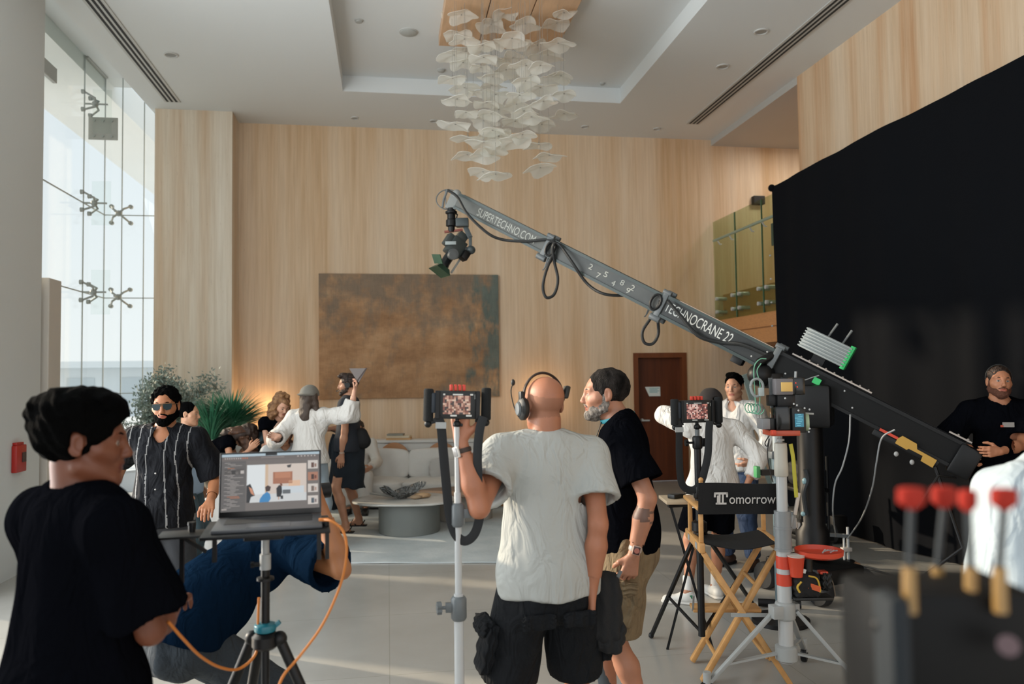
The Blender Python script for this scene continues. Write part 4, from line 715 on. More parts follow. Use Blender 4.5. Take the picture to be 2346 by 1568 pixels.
# canvas seat, sagging
P_ = []
for i in range(13):
    u_ = i/12; P_.append([BL+(BR-BL)*u_+fdir*(dep*j/8)+Uz*(.022-.035*math.sin(math.pi*u_)+.002*math.sin(9*u_+j)) for j in range(9)])
M_CANV = mat('black canvas', '101113', .9, bump=.3, bscale=300)
DC.part(MB().grid(P_, thick=.005), 'canvas_seat', M_CANV)
P_ = []
for i in range(25):
    u_ = i/24; P_.append([BL-wv*.018+(BR-BL+wv*.036)*u_+Uz*(.195+.18*j/8+.004*math.sin(5*u_+1)*(j/8))-fdir*(.03*j/8+.020+.003*math.sin(3*math.pi*u_)) for j in range(9)])
bk = DC.part(MB().grid(P_, thick=.006), 'canvas_back', M_CANV)
tw = CW*.78; o_ = BL+wv*CW*.15+Uz*.258-fdir*.047
DC.part(text_mb('omorrow', o_+wv*.088, wv, unit(Uz-fdir*.16), .056, .001, width=tw-.088), 'lettering', mat('white printed letters', 'C9C6C2', .7), bk, smooth=False)
mb = MB(); t0 = o_-V(0, 0, .004)-fdir*.001; z_ = -fdir
def rc(a, b, c, d): a, b, c, d = 1.32*a, 1.32*b, 1.32*c, 1.32*d; mb.prism([(a, b), (c, b), (c, d), (a, d)], t0, wv, unit(Uz-fdir*.16), .001)
for q_ in ((.0, .045, .060, .054), (.0, .032, .008, .054), (.052, .032, .060, .054), (.020, .008, .028, .047), (.034, .008, .042, .047), (.008, .0, .054, .008), (.013, .0, .021, .040)): rc(*q_)
DC.part(mb, 'logo_letter', mat('white printed letters', 'C9C6C2'), bk, smooth=False)
def leg(a, b, w=.030, h=.046): DC.part(MB().bar(a, b, w, h, fdir), 'leg', WOODY, bevel=.006)
fBR = PG(1832, 1578, .01); fBL = PG(1612, 1562, .01); fBR = V(BR[0], BR[1], .01)+wv*.03-fdir*.02; fBL = V(BL[0], BL[1], .01)-wv*.01-fdir*.02; off = fdir*.035
leg(BL+wv*.01-Uz*.03, fBR+wv*.0); leg(BR-wv*.01-Uz*.03+off, fBL+off)
fl2 = FL_-fdir*.03; fr2 = FR_-fdir*.03
leg(fl2+wv*.01-Uz*.03, V(fr2[0], fr2[1], .01)+wv*.03); leg(fr2-wv*.01-Uz*.03-off, V(fl2[0], fl2[1], .01)-wv*.01-off)
mid = (BL+BR)/2
for z_, sh in ((.14, -1), (.14, 1), (.55, -1), (.55, 1)):
    t_ = (zs_-z_)/zs_; xb = (BL*(1-t_)+BR*t_) if sh > 0 else (BR*(1-t_)+BL*t_); a_ = V(xb[0], xb[1], z_); DC.part(MB().bar(a_+fdir*.03, a_+fdir*(dep-.05), .018, .022), 'stretcher', WOODY, bevel=.004)
DC.part(MB().bar(V(mid[0], mid[1], .30)+fdir*(dep+.05)-wv*.21, V(mid[0], mid[1], .30)+fdir*(dep+.05)+wv*.21, .14, .022, Uz), 'footrest', WOODY, bevel=.005)
DC.part(MB().bar(V(mid[0], mid[1], .40)-fdir*.03-wv*.07, V(mid[0], mid[1], .40)-fdir*.03+wv*.20, .01, .02, Uz).bar(V(mid[0], mid[1], .30)+fdir*dep-wv*.21, BL*.3+FL_*.7-Uz*.35, .012, .012), 'metal_brace', ALU)
for p_ in (BL, FL_): DC.part(MB().box(p_-wv*.019+fdir*(.06 if p_ is BL else -.10), (.003, .05, .035), np.array([wv, fdir, Uz])), 'hinge_plate', ALU)
DC.part(MB().ball(BL-fdir*.03+Uz*.392, .015, 10), 'post_knob', WOODY)
# small side tray on a folding stand behind its left arm
q = PD(1575, 1145, 5.0); t = TH('folding_tray', 'small wooden tray table with a black gadget beside the folding chair', 'tray table', (q[0], q[1], 0)); t.part(MB().box(q, (.32, .26, .022), rotz(-.15)), 'tray', mat('pale wood tray', 'B9A488', .5), bevel=.004)
for a_ in (-1, 1): t.part(MB().bar(q+V(.12*a_, .0, -.012), (q[0]-.12*a_, q[1]+.1*a_, .0), .016, .016), 'leg', BLK)
t.part(MB().box((q[0], q[1], q[2]-.03), (.26, .03, .03)), 'tray_support', BLK)
t = TH('card_reader', 'small black gadget with a cord lying on the wooden tray', 'gadget', q+V(-.05, 0, .02)); t.part(MB().box(q+V(-.08, 0, .026), (.09, .06, .028), rotz(.5)), 'body', BLKP, bevel=.006); t.part(MB().tube(spline([q+V(-.04, .02, .02), q+V(.02, .05, .03), q+V(.08, 0, .018), q+V(.14, .03, .02)], 8), .004, 6), 'cord', RUBB)
# ---------------------------------------------------------------- steel rolling stand with the electronics on top
DS = 4.36; gS = PD(1796, 1300, DS); gS = V(gS[0], gS[1], 0); RS = TH('rolling_stand', 'heavy chrome rolling stand with red tape in front of the folding chair', 'rolling stand', gS)
def zS(y): return PD(1796, y, DS)[2]
RS.part(MB().cyl(gS+V(0, 0, .17), gS+V(0, 0, zS(1255)), .040, n=28), 'lower_tube', CHR)
RS.part(MB().cyl(gS+V(0, 0, zS(1262)), gS+V(0, 0, zS(1172)), .046, n=28).cyl(gS+V(0, 0, zS(1262)), gS+V(0, 0, zS(1257)), .049, n=28).cyl(gS+V(0, 0, zS(1212)), gS+V(0, 0, zS(1208)), .049, n=28), 'clamp_sleeve', mat('steel sleeve', '838789', .35, .8))
RS.part(MB().cyl(gS+V(.02, 0, zS(1240)), gS+V(.06, .0, zS(1175)), .02, n=12).box(gS+V(.055, 0, zS(1195)), (.035, .03, .09)), 'side_clamp', mat('steel sleeve', '838789'), bevel=.004)
RS.part(MB().cyl(gS+V(0, 0, zS(1180)), gS+V(0, 0, zS(1090)), .030, n=24), 'middle_tube', CHR)
RS.part(MB().lathe(gS+V(0, 0, zS(1093)), [(.033, 0), (.038, .006), (.038, .06), (.036, .09), (.036, .16), (.034, .17), (.034, .185), (.02, .19)], 24), 'white_collar', mat('cream painted collar', 'B9B5AA', .45), bevel=0)
RS.part(MB().cyl(gS+V(0, 0, zS(1020)), gS+V(0, 0, zS(996)), .011, n=12).cyl(gS+V(0, 0, zS(1012)), gS+V(0, 0, zS(1007)), .022, n=16), 'top_spigot', ALU)
for y0_, y1_ in ((1274, 1302), (1314, 1340)): RS.part(MB().cyl(gS+V(0, 0, zS(y1_)), gS+V(0, 0, zS(y0_)), .0425, n=28), 'red_tape', REDT)
hub = gS+V(0, 0, zS(1398)); RS.part(MB().lathe(hub-V(0, 0, .05), [(.045, 0), (.055, .01), (.055, .09), (.045, .1)], 20).box(hub+V(-.06, -.01, 0), (.06, .07, .07)).box(hub+V(.06, .02, 0), (.05, .06, .07)), 'leg_hub', ALU, bevel=.005)
low = gS+V(0, 0, .22); RS.part(MB().lathe(low-V(0, 0, .045), [(.045, 0), (.06, .01), (.06, .08), (.045, .09)], 20), 'lower_hub', ALU)
for (x, y) in ((1640, 1556), (1888, 1560), (1905, 1440)):
    f_ = PG(x, y, .07) if y > 1500 else gS+V(.34, .42, .07); 
    if y > 1500 and x > 1700: f_ = gS+V(.36, -.14, .07)
    if x < 1700: f_ = gS+V(-.46, .02, .07)
    dv = unit(V(f_[0]-gS[0], f_[1]-gS[1], 0)); o = RS.part(MB().bar(hub+dv*.06, f_, .03, .022), 'leg', ALU, bevel=.004); mdp = hub+dv*.06+(f_-hub-dv*.06)*.72; RS.part(MB().bar(low+dv*.05, mdp, .026, .012), 'brace', ALU)
    RS.part(MB().lathe(V(f_[0], f_[1], .045)-np.cross(dv, Uz)*.016, [(.001, 0), (.042, 0), (.045, .006), (.045, .026), (.042, .032), (.001, .032)], 20, axis=np.cross(dv, Uz)), 'caster', BLK, o); RS.part(MB().cyl(f_+V(0, 0, -.01), f_+V(0, 0, .07), .022, n=14), 'caster_socket', ALU, o)
# yellow strap, knife shaped clip, red cable loop
RS.part(MB().tube(spline([gS+V(.045, -.03, zS(1018)), gS+V(.055, -.035, zS(1050)), gS+V(.06, -.035, zS(1090)), gS+V(.068, -.035, zS(1140))], 8), [(.004, .012)]*25, 8), 'yellow_strap', mat('yellow strap', 'B9B33F', .6))
RS.part(MB().bar(gS+V(.058, -.03, zS(1180)), gS+V(.085, -.03, zS(1130)), .012, .02), 'pale_clip', mat('pale plastic', 'C2B9B0', .5), bevel=.003)
# electronics
E0 = PD(1796, 990, DS); EP = TH('receiver_cluster', 'tall cluster of receivers, batteries and a lit display on top of the rolling stand', 'electronics', E0)
def ep(x, y, f_=0.): return E0+RT*((x-1796)*DS/FPX)+U*((990-y)*DS/FPX)+FW*f_
RB = np.array([RT, FW, U])
def eb(x0_, y0_, x1_, y1_, d_, name, m, f_=0., bev=.004, rot=None):
    k = DS/FPX; return EP.part(MB().box(ep((x0_+x1_)/2, (y0_+y1_)/2, f_), ((x1_-x0_)*k, d_, (y1_-y0_)*k), RB if rot is None else rot), name, m, bevel=bev)
eb(1757, 985, 1822, 997, .16, 'red_base_plate', mat('red brown plate', 'B2492F', .4)); eb(1755, 983, 1764, 994, .04, 'red_plug', REDT, -.09)
eb(1770, 930, 1808, 990, .12, 'battery_block', mat('glossy black battery', '0C0D0E', .15), -.0, .012)
sc = eb(1806, 934, 1836, 990, .05, 'display_unit', BLKP, -.05, .004, rotz(-.18)); mb = MB(); rr = np.random.RandomState(5)
c_ = ep(1822, 960, -.078); ex = V(math.cos(-.05-.158), math.sin(-.05-.158), 0)
EP.part(MB().box(ep(1820, 962, -.080), (.047, .006, .072), rotz(-.18)), 'blue_screen', emat('teal blue screen', '2C7F96', .8), sc, smooth=False)
for k in range(7): EP.part(MB().box(ep(1820+rr.randint(-3, 3), 949+4*k, -.0845), (.018+.02*rr.rand(), .002, .0025), rotz(-.18)), 'screen_text', emat('cyan text', '7FD0E0', .9), sc, smooth=False)
EP.part(MB().lathe(ep(1842, 968, -.02), [(.001, 0), (.045, 0), (.048, .01), (.045, .02), (.001, .022)], 24, axis=unit(RT-FW*.3)), 'green_dial', mat('pale green disc', 'A5B795', .5))
eb(1738, 958, 1756, 982, .10, 'silver_box', mat('scuffed silver box', '77787A', .4, .4), -.02); eb(1756, 958, 1772, 984, .08, 'black_box', BLKP)
eb(1771, 868, 1812, 905, .07, 'grey_receiver', mat('grey receiver case', '6B6769', .5), -.03, .008); eb(1783, 876, 1808, 897, .012, 'yellow_note', mat('yellow note', 'D9B36A', .8), -.068, .001); eb(1811, 866, 1838, 905, .09, 'black_module', mat('glossy black battery', '0C0D0E'), -.02, .006)
for k, y_ in enumerate((878, 887)): EP.part(MB().ball(ep(1816+3*k, y_, -.07), .004, 6), 'red_led', emat('red led', 'E23A22', 1.2))
eb(1778, 905, 1818, 932, .09, 'clamp_body', BLK); eb(1760, 905, 1780, 930, .05, 'bracket', BLK)
EP.part(MB().bar(ep(1768, 866), ep(1771, 935), .012, .02).bar(ep(1805, 905), ep(1806, 932), .02, .03), 'mount_bar', GRYM)
for (x, y) in ((1789, 912), (1808, 925), (1815, 928), (1832, 935), (1818, 940), (1842, 981), (1840, 988), (1843, 938)): EP.part(MB().ball(ep(x, y, -.085), .006, 6), 'screw', SCRW)
EP.part(MB().cyl(ep(1838, 948), ep(1865, 950), .006, n=8), 'side_pin', ALU); EP.part(MB().cyl(ep(1826, 868), ep(1827, 852), .007, n=8), 'antenna', ALU)
gc = mat('pale green cable', '6FA98C', .5); EP.part(MB().tube([ep(1740+9*math.cos(a), 938+11*math.sin(a), -.02+.003*i) for i, a in enumerate(np.linspace(0, 6.28*4, 80))], .003, 6), 'coiled_green_cable', gc)
EP.part(MB().tube(spline([ep(1733, 930), ep(1731, 880), ep(1732, 840), ep(1745, 823), ep(1760, 822)], 8), .003, 6).tube(spline([ep(1742, 928), ep(1744, 880), ep(1738, 850), ep(1748, 832)], 8), .003, 6), 'green_cable', gc)
EP.part(MB().tube(spline([ep(1722, 885), ep(1727, 872), ep(1740, 868), ep(1750, 880), ep(1748, 900), ep(1735, 908), ep(1726, 900), ep(1722, 885)], 8), .008, 6), 'grey_ring_cable', mat('grey cable', '8B9190', .5)); eb(1740, 888, 1752, 908, .03, 'pale_adapter', mat('pale adapter', '9FAAA9', .5))
EP.part(MB().tube(spline([ep(1762, 998), ep(1752, 1015), ep(1757, 1022), ep(1762, 1005), ep(1757, 1040), ep(1762, 1080), ep(1768, 1105)], 8), .003, 6), 'black_cable', RUBB)
EP.part(MB().tube(spline([ep(1825, 868), ep(1845, 872), ep(1865, 866), ep(1880, 862)], 8), .003, 6), 'white_cable', mw_)
# orange tray, cup, pouch with tape and tool on the stand
tk = PD(1876, 1266, DS); t = TH('orange_tray', 'round orange plastic tray of bits clamped to the rolling stand', 'tray', tk); mo_ = mat('orange plastic', 'C9442A', .4)
t.part(MB().lathe(tk-V(0, 0, .02), [(.001, 0), (.11, 0), (.128, .012), (.13, .036), (.124, .036), (.116, .012), (.001, .010)], 40), 'bowl', mo_); t.part(MB().bar(gS+V(.04, 0, tk[2]-.03), tk-V(.05, 0, .03), .03, .014), 'mount_arm', BLK)
for k in range(5): t.part(MB().bar(tk+V(.01+.015*k, -.02+.02*(k % 3), 0.0), tk+V(.04+.012*k, .0-.01*k, .014), .006, .006), 'spare_pin', SCRW)
ck = PD(1824, 1284, DS-.05); t = TH('paper_cup', 'red paper cup with white inside hanging on the rolling stand', 'cup', ck); t.part(MB().lathe(ck-V(0, 0, .09), [(.001, 0), (.032, 0), (.046, .115), (.048, .118)], 30), 'cup', mo_); t.part(MB().lathe(ck+V(0, 0, .0279), [(.001, -.02), (.0445, -.012), (.0475, .001)], 30), 'white_lining', mat('white paper inside', 'C9C4BC', .7))
ck = PD(1850, 1290, DS); tag(MB().cyl(ck-V(0, 0, .06), ck+V(0, 0, .05), .026, n=18).build('black_canister', BLKP, None), 'black cylinder between the red cup and the orange tray on the rolling stand', 'canister')
pk = PD(1845, 1340, DS-.02); t = TH('tool_pouch', 'black tool pouch with yellow trim and orange badge hung on the rolling stand', 'pouch', pk)
t.part(soft_box(pk, (.13, .09, .12), RB, puff=.01, seed=3), 'bag', mat('black cordura', '131416', .8, bump=.4, bscale=300)); t.part(MB().box(pk+RT*.03-FW*.055-U*.002, (.065, .004, .03), np.array([unit(RT-U*.35), FW, unit(U+RT*.35)])), 'orange_badge', mat('orange badge', 'C9582A', .5)); t.part(MB().tube(spline([pk+RT*.0-FW*.05+U*.06, pk+RT*.045-FW*.05+U*.045, pk+RT*.062-FW*.05-U*.01, pk+RT*.06-FW*.05-U*.03], 6), .005, 6).tube(spline([pk-RT*.04-FW*.05+U*.03, pk-RT*.062-FW*.05-U*.0, pk-RT*.05-FW*.05-U*.03], 6), .006, 6), 'yellow_trim', mat('yellow trim', 'C9A53A', .5)); t.part(MB().box(pk-RT*.03-FW*.02+U*.075, (.05, .01, .04), np.array([unit(RT-U*.3), FW, unit(U+RT*.3)])), 'paper_tag', mat('white paper', 'DDE2DE'))
t.part(MB().box(pk+V(.03, 0, -.07), (.22, .10, .018), RB), 'bottom_flap', BLKP, bevel=.006); t.part(MB().bar(pk-RT*.05, gS+V(0, 0, pk[2]), .02, .03), 'hook', BLK)
lk = PD(1890, 1330, DS-.02); t = TH('cord_pouch', 'small black and red pouch with dangling cord right of the tool pouch', 'pouch', lk); t.part(soft_box(lk, (.05, .06, .09), RB, puff=.006), 'case', BLKP); t.part(MB().box(lk-RT*.012+U*.045, (.045, .05, .016), RB), 'red_top', mo_, bevel=.004); t.part(MB().tube(spline([lk+RT*.025+U*.03, lk+RT*.045-U*.02, lk+RT*.055-U*.09], 6), .003, 6), 'cord', mat('tan cord', '6B5E50', .8)); t.part(MB().bar(lk-RT*.02, pk+RT*.06, .012, .02), 'link_strap', BLKP)
# teal painted stand post further back, leaning grey board, green strap
q = PD(1779, 1080, 5.6); t = TH('grip_stand', 'slim grey blue stand post seen just left of the rolling stand', 'light stand', (q[0], q[1], 0)); t.part(MB().cyl((q[0], q[1], .02), (q[0], q[1], PD(1779, 1038, 5.6)[2]), .033, n=16), 'lower_tube', mat('slate blue tube', '5E6F75', .4, .3)); t.part(MB().cyl((q[0], q[1], 1.2), (q[0], q[1], PD(1779, 1000, 5.6)[2]), .022, n=16), 'upper_tube', mat('pale tube', 'A5ABAB', .4, .5)); z_ = PD(1779, 1042, 5.6)[2]; t.part(MB().box((q[0]-.03, q[1]-.02, z_), (.06, .06, .05)), 'clamp', GRYM, bevel=.006); t.part(MB().cyl((q[0], q[1], 0), (q[0], q[1], .03), .2, n=24), 'round_base', BLK); t.part(MB().bar((q[0]-.12, q[1], PD(1779, 1082, 5.6)[2]), (q[0], q[1], PD(1779, 1082, 5.6)[2]), .04, .04), 'side_grip', BLK); t.part(MB().box((q[0]-.15, q[1], PD(1779, 1080, 5.6)[2]), (.03, .05, .08)), 'green_clip', mat('green clip', '3F8A55', .5), bevel=.004)
a_ = PD(1706, 858, 8.6); b_ = PD(1745, 985, 8.6); t = thing('leaning_board', 'grey green board edge leaning behind the young man in white', 'board', (b_[0], b_[1], 0)); 
c_ = a_+(b_-a_)*((a_[2])/(a_[2]-b_[2])); MB().bar(a_-V(b_[0], b_[1], 0), V(c_[0], c_[1], 0)-V(b_[0], b_[1], 0), .07, .04, FW).build('board_edge', mat('grey green board', '6F7D78', .6), t, smooth=False, bevel=.003); MB().bar(V(c_[0], c_[1], 0)-V(b_[0], b_[1], 0)+V(0, .1, 0), a_-V(b_[0], b_[1], 0)+V(.05, .5, -.05), .05, .02, FW).build('back_strut', mat('grey green board', '6F7D78'), t, smooth=False)
# dark carts and bags beyond the rolling stand
q = PG(1845, 1262); t = TH('camera_cart', 'dark equipment cart with clips and bags behind the rolling stand', 'equipment cart', q)
t.part(MB().box(q+V(0, 0, .16), (.34, .5, .05)), 'lower_shelf', BLK, bevel=.01); t.part(MB().box(q+V(0, 0, .62), (.30, .45, .04)), 'upper_shelf', BLK, bevel=.01)
for a_ in (-1, 1):
    for b_ in (-1, 1): t.part(MB().cyl(q+V(.14*a_, .2*b_, .12), q+V(.14*a_, .2*b_, .95 if b_ < 0 else .75), .014, n=10), 'post', BLK); t.part(MB().cyl(q+V(.13*a_, .2*b_, .06)-V(.015, 0, 0), q+V(.13*a_, .2*b_, .06)+V(.015, 0, 0), .06, n=18), 'caster', RUBB)
M_BAGK = mat('black nylon bag', '0F1113', .7, bump=.4, bscale=120)
tag(soft_box(q+V(-.02, 0, .30), (.24, .34, .22), None, puff=.02, seed=2).build('equipment_bag', M_BAGK), 'black bag on the lower shelf of the dark cart', 'bag'); tag(soft_box(q+V(.02, 0, .76), (.22, .3, .22), None, puff=.02, seed=4).build('equipment_bag', M_BAGK), 'black bag on the upper shelf of the dark cart', 'bag')
for k, (x, y, w_, h_) in enumerate(((1822, 1198, 5, 22), (1830, 1205, 6, 14), (1852, 1212, 5, 20), (1815, 1180, 5, 16))): t.part(MB().box(PD(x, y, 6.3), (w_*.0036, .02, h_*.0036), RB), 'pale_clip', mat('pale plastic', 'C2B9B0'), bevel=.002)
t.part(MB().ball(PD(1840, 1178, 6.2), .02, 8).ball(PD(1843, 1103, 6.2), (.02, .02, .028), 8), 'shiny_cap', mat('pale blue cap', '8FB3BF', .2)); t.part(MB().tube(spline([PD(1846, 1076, 6.2), PD(1850, 1100, 6.2), PD(1842, 1130, 6.2), PD(1848, 1180, 6.2)], 8), .02, 8), 'hanging_cable_bundle', mat('slate cable', '262C31', .5))
t = TH('floor_stand', 'short steel base plate stand on a plywood block at the foot of the black drape', 'floor stand', PG(1940, 1300)); q = PG(1940, 1300)
pw_ = tag(MB().box(q+V(0, 0, .025), (.17, .16, .05)).build('wood_block', mat('plywood block', 'A57C5C', .7), bevel=.003), 'plywood block under the short steel stand by the drape', 'wood block')
t.part(MB().lathe(q+V(0, 0, .05), [(.001, 0), (.07, 0), (.07, .012), (.02, .02), (.001, .02)], 24), 'base_plate', BLK); t.part(MB().cyl(q+V(.02, 0, .06), q+V(.02, 0, .36), .012, n=12).cyl(q+V(-.02, 0, .06), q+V(-.02, 0, .30), .010, n=12), 'post', CHR); t.part(MB().box(q+V(0, 0, .16), (.09, .05, .035)), 'clamp', mat('pale plastic', 'C2B9B0'), bevel=.004); t.part(MB().bar(q+V(-.22, .03, .30), q+V(.02, 0, .28), .03, .03), 'cross_bar', GRYM)
q = PG(1905, 1245); t = TH('rail_bracket_cart', 'dark bracket with round roller lying at the foot of the black drape', 'bracket', q); t.part(MB().cyl(q+V(-.12, 0, .10), q+V(.02, 0, .10), .10, n=20), 'roller', mat('grey roller', '3A3D3F', .5)); t.part(MB().box(q+V(.08, 0, .14), (.16, .1, .28)), 'bracket', BLK, bevel=.01)
t = TH('floor_cable', 'black cable on the floor running from the short stand toward the right', 'cable', PG(1960, 1290)); t.part(MB().tube(spline([PG(1870, 1290, .012), PG(1925, 1300, .012), PG(1980, 1302, .012), PG(2045, 1320, .012), PG(2100, 1335, .012)], 8), .010, 8), 'cable', RUBB)
t = TH('floor_bar', 'short black bar lying on the floor behind the rolling stand', 'bar', PG(1780, 1380)); t.part(MB().cyl(PG(1737, 1381, .035), PG(1835, 1386, .035), .03, n=14), 'bar', BLK); t.part(MB().cyl(PG(1786, 1383, .05), PG(1786, 1383, .0)+V(0, 0, .9), .03, n=14), 'post', BLK)
# ---------------------------------------------------------------- laptop on a tray on a tripod
DL_ = 2.42; lc = PD(620, 1205, DL_); LT = TH('tripod', 'black photo tripod under the laptop tray', 'tripod', (lc[0], lc[1]+.05, 0)); px_ = PD(608, 1300, DL_+.06); gx = V(px_[0], px_[1], 0)
def zL(y): return PD(608, y, DL_+.06)[2]
LT.part(MB().cyl(gx+V(0, 0, zL(1440)), gx+V(0, 0, zL(1300)), .0135, n=18), 'centre_column', BLK); LT.part(MB().cyl(gx+V(0, 0, zL(1300)), gx+V(0, 0, zL(1222)), .012, n=14), 'upper_column', ALU)
LT.part(MB().cyl(gx+V(0, 0, zL(1305)), gx+V(0, 0, zL(1270)), .017, n=18), 'knurled_sleeve', ALU); LT.part(MB().lathe(gx+V(0, 0, zL(1332)), [(.014, 0), (.027, .004), (.027, .012), (.014, .016)], 20), 'flange', BLK); LT.part(knob(gx+V(-.035, 0, zL(1293)), (-1, 0, 0), .010, .016), 'knob', BLK)
LT.part(MB().lathe(gx+V(0, 0, zL(1448)), [(.02, 0), (.034, .006), (.034, .026), (.02, .032)], 24).bar(gx+V(.02, 0, zL(1440)), gx+V(.045, 0, zL(1425)), .014, .014), 'teal_collar', mat('teal anodised collar', '1E6B7A', .3, .6), bevel=.002)
sh = gx+V(0, 0, zL(1462)); LT.part(MB().lathe(sh-V(0, 0, .03), [(.03, 0), (.042, .01), (.042, .04), (.03, .05)], 20), 'shoulder', BLK)
for a in (-.15, 1.95+.1, 3.14-.35):
    dv = V(math.cos(a), math.sin(a), 0); f_ = gx+dv*.47+V(0, 0, .012); s0_ = sh+dv*.045; o = LT.part(MB().cyl(s0_, s0_+(f_-s0_)*.42, .0165, n=14).cyl(s0_+(f_-s0_)*.40, s0_+(f_-s0_)*.74, .014, n=14).cyl(s0_+(f_-s0_)*.72, f_, .011, n=12).ball(s0_, .024, 12), 'leg', BLK); LT.part(MB().ball(f_+V(0, 0, .004), .016, 8), 'rubber_foot', RUBB, o)
    if abs(a+.15) < .01: LT.part(MB().cyl(s0_+(f_-s0_)*.20, s0_+(f_-s0_)*.40, .0172, n=14), 'orange_label', mat('orange red label', 'A8442A', .5), o)
LT.part(MB().cyl(gx+V(0, 0, zL(1446)), gx+V(0, 0, .55), .0125, n=14), 'lower_column', BLK)
# tray
yawL = math.radians(5.5); lx = V(math.cos(yawL), math.sin(yawL), 0); ly = V(-math.sin(yawL), math.cos(yawL), 0); ztr = PD(620, 1226, DL_-.08)[2]; RL = np.array([lx, ly, [0, 0, 1]])
tc_ = V(gx[0], gx[1], ztr)-ly*.03; TR = TH('laptop_tray', 'black metal laptop tray with side shelf on the tripod', 'laptop tray', tc_)
TR.part(MB().box(tc_+lx*.01, (.375, .27, .010), RL), 'plate', BLK, bevel=.002); TR.part(MB().box(tc_-lx*.235-ly*.02+V(0, 0, -.003), (.14, .11, .007), RL), 'side_shelf', BLK, bevel=.002)
for (u_, v_, l_) in ((-.24, .02, .15), (-.14, .08, .08), (.165, .05, .10), (.19, .05, .10)): TR.part(MB().bar(tc_+lx*u_-ly*v_, tc_+lx*u_-ly*v_-V(0, 0, l_), .012, .012), 'hanging_hook', BLK)
TR.part(MB().bar(tc_-lx*.24-ly*.02-V(0, 0, .01), tc_-lx*.17-ly*.02-V(0, 0, .06), .01, .01), 'hanging_hook', BLK); TR.part(MB().box(tc_-V(0, 0, .018), (.12, .10, .026), RL), 'mount_block', BLK, bevel=.004)
for (u_, v_) in ((-.215, .0), (.185, -.06)): TR.part(MB().cyl(tc_+lx*u_+ly*v_, tc_+lx*u_+ly*v_+V(0, 0, .026), .010, n=14).cyl(tc_+lx*u_+ly*v_+V(0, 0, .02), tc_+lx*u_+ly*v_+V(0, 0, .03), .012, n=14), 'thumb_screw', BLK)
# laptop
lb = tc_+V(0, 0, .005)+lx*.012+ly*.01; LP = TH('laptop', 'open laptop showing photo editing software on the black tray', 'laptop', lb); LWd, LDp = .325, .225; m_lap = mat('dark grey laptop aluminium', '4A4C50', .35, .6)
bs = LP.part(MB().box(lb+V(0, 0, .006), (LWd, LDp, .011), RL), 'base', m_lap, bevel=.003); LP.part(MB().box(lb+V(0, 0, .012)+ly*.03, (LWd*.82, .10, .0012), RL), 'keyboard', mat('black keys', '1A1B1D', .7)); LP.part(MB().box(lb+V(0, 0, .0121)-ly*.062, (.13, .075, .001), RL), 'trackpad', mat('trackpad', '505256', .3))
hz = lb+ly*(LDp/2-.006)+V(0, 0, .012); th = math.radians(14); lu = unit(V(0, 0, 1)*math.cos(th)+ly*math.sin(th)); ln = np.cross(lx, lu); RLd = np.array([lx, -ln, lu]); LH = .212
lid = LP.part(MB().box(hz+lu*(LH/2), (LWd, .006, LH), RLd), 'lid', m_lap, bevel=.0025); LP.part(MB().box(hz+lu*(LH/2)+ln*.0035, (LWd-.002, .0012, LH-.003), RLd), 'bezel', mat('black bezel', '0A0A0B', .3), lid, bevel=.0004)
so = hz+lu*.018+ln*.0044-lx*(LWd/2-.006); sw, sh_ = LWd-.012, LH-.024
def scr(u0, v0, u1, v1, col, e=.95, lay=0, nm='screen_panel', poly=None):   # v measured from the top, both 0..1
    z = ln*(.00018*lay); pts = poly or [(u0, v0), (u1, v0), (u1, v1), (u0, v1)]; mb = MB(); mb.add([so+lx*(sw*p[0])+lu*(sh_*(1-p[1]))+z for p in pts], [tuple(range(len(pts)))]); return mb
SCR = MB(); scm = []; sci = {}
def S_(u0, v0, u1, v1, col, lay=1, poly=None):
    if col not in sci: sci[col] = len(scm); scm.append(emat('scr'+col, col, .92))
    m_ = scr(u0, v0, u1, v1, col, lay=lay, poly=poly); SCR.add(m_.v, m_.f, sci[col])
S_(0, 0, 1, 1, '6B6460', 0); S_(0, 0, 1, .045, 'A9BCC6', 1); S_(.44, 0, .56, .04, '0A0A0B', 2); S_(0, .045, 1, .12, '675F5C', 1); S_(0, .12, .245, 1, '5A5654', 1)
rr = np.random.RandomState(21)
for k in range(11): S_(.03+.022*k, .065, .04+.022*k, .085, 'B9AFA8' if k < 8 else 'C9683A', 2)
for k in range(16): S_(.40+.015*k, .068, .407+.015*k, .08, 'A89E98', 2)
for k in range(6): S_(.77+.035*k, .06, .785+.035*k, .08, 'B9AFA8', 2)
for k in range(34):
    v0 = .15+.0235*k; w_ = .05+.09*rr.rand(); S_(.03+.03*(k % 3), v0, .03+.03*(k % 3)+w_, v0+.007, 'C7743F' if k in (4, 25, 26) else 'A9A29D', 2)
    if k % 5 == 0: S_(.005, v0-.006, .24, v0-.002, '47434A', 2)
S_(.03, .26, .22, .36, '4A4542', 2); S_(.10, .28, .14, .35, '2E2A28', 3); S_(.19, .29, .225, .345, 'B5AEA9', 3)
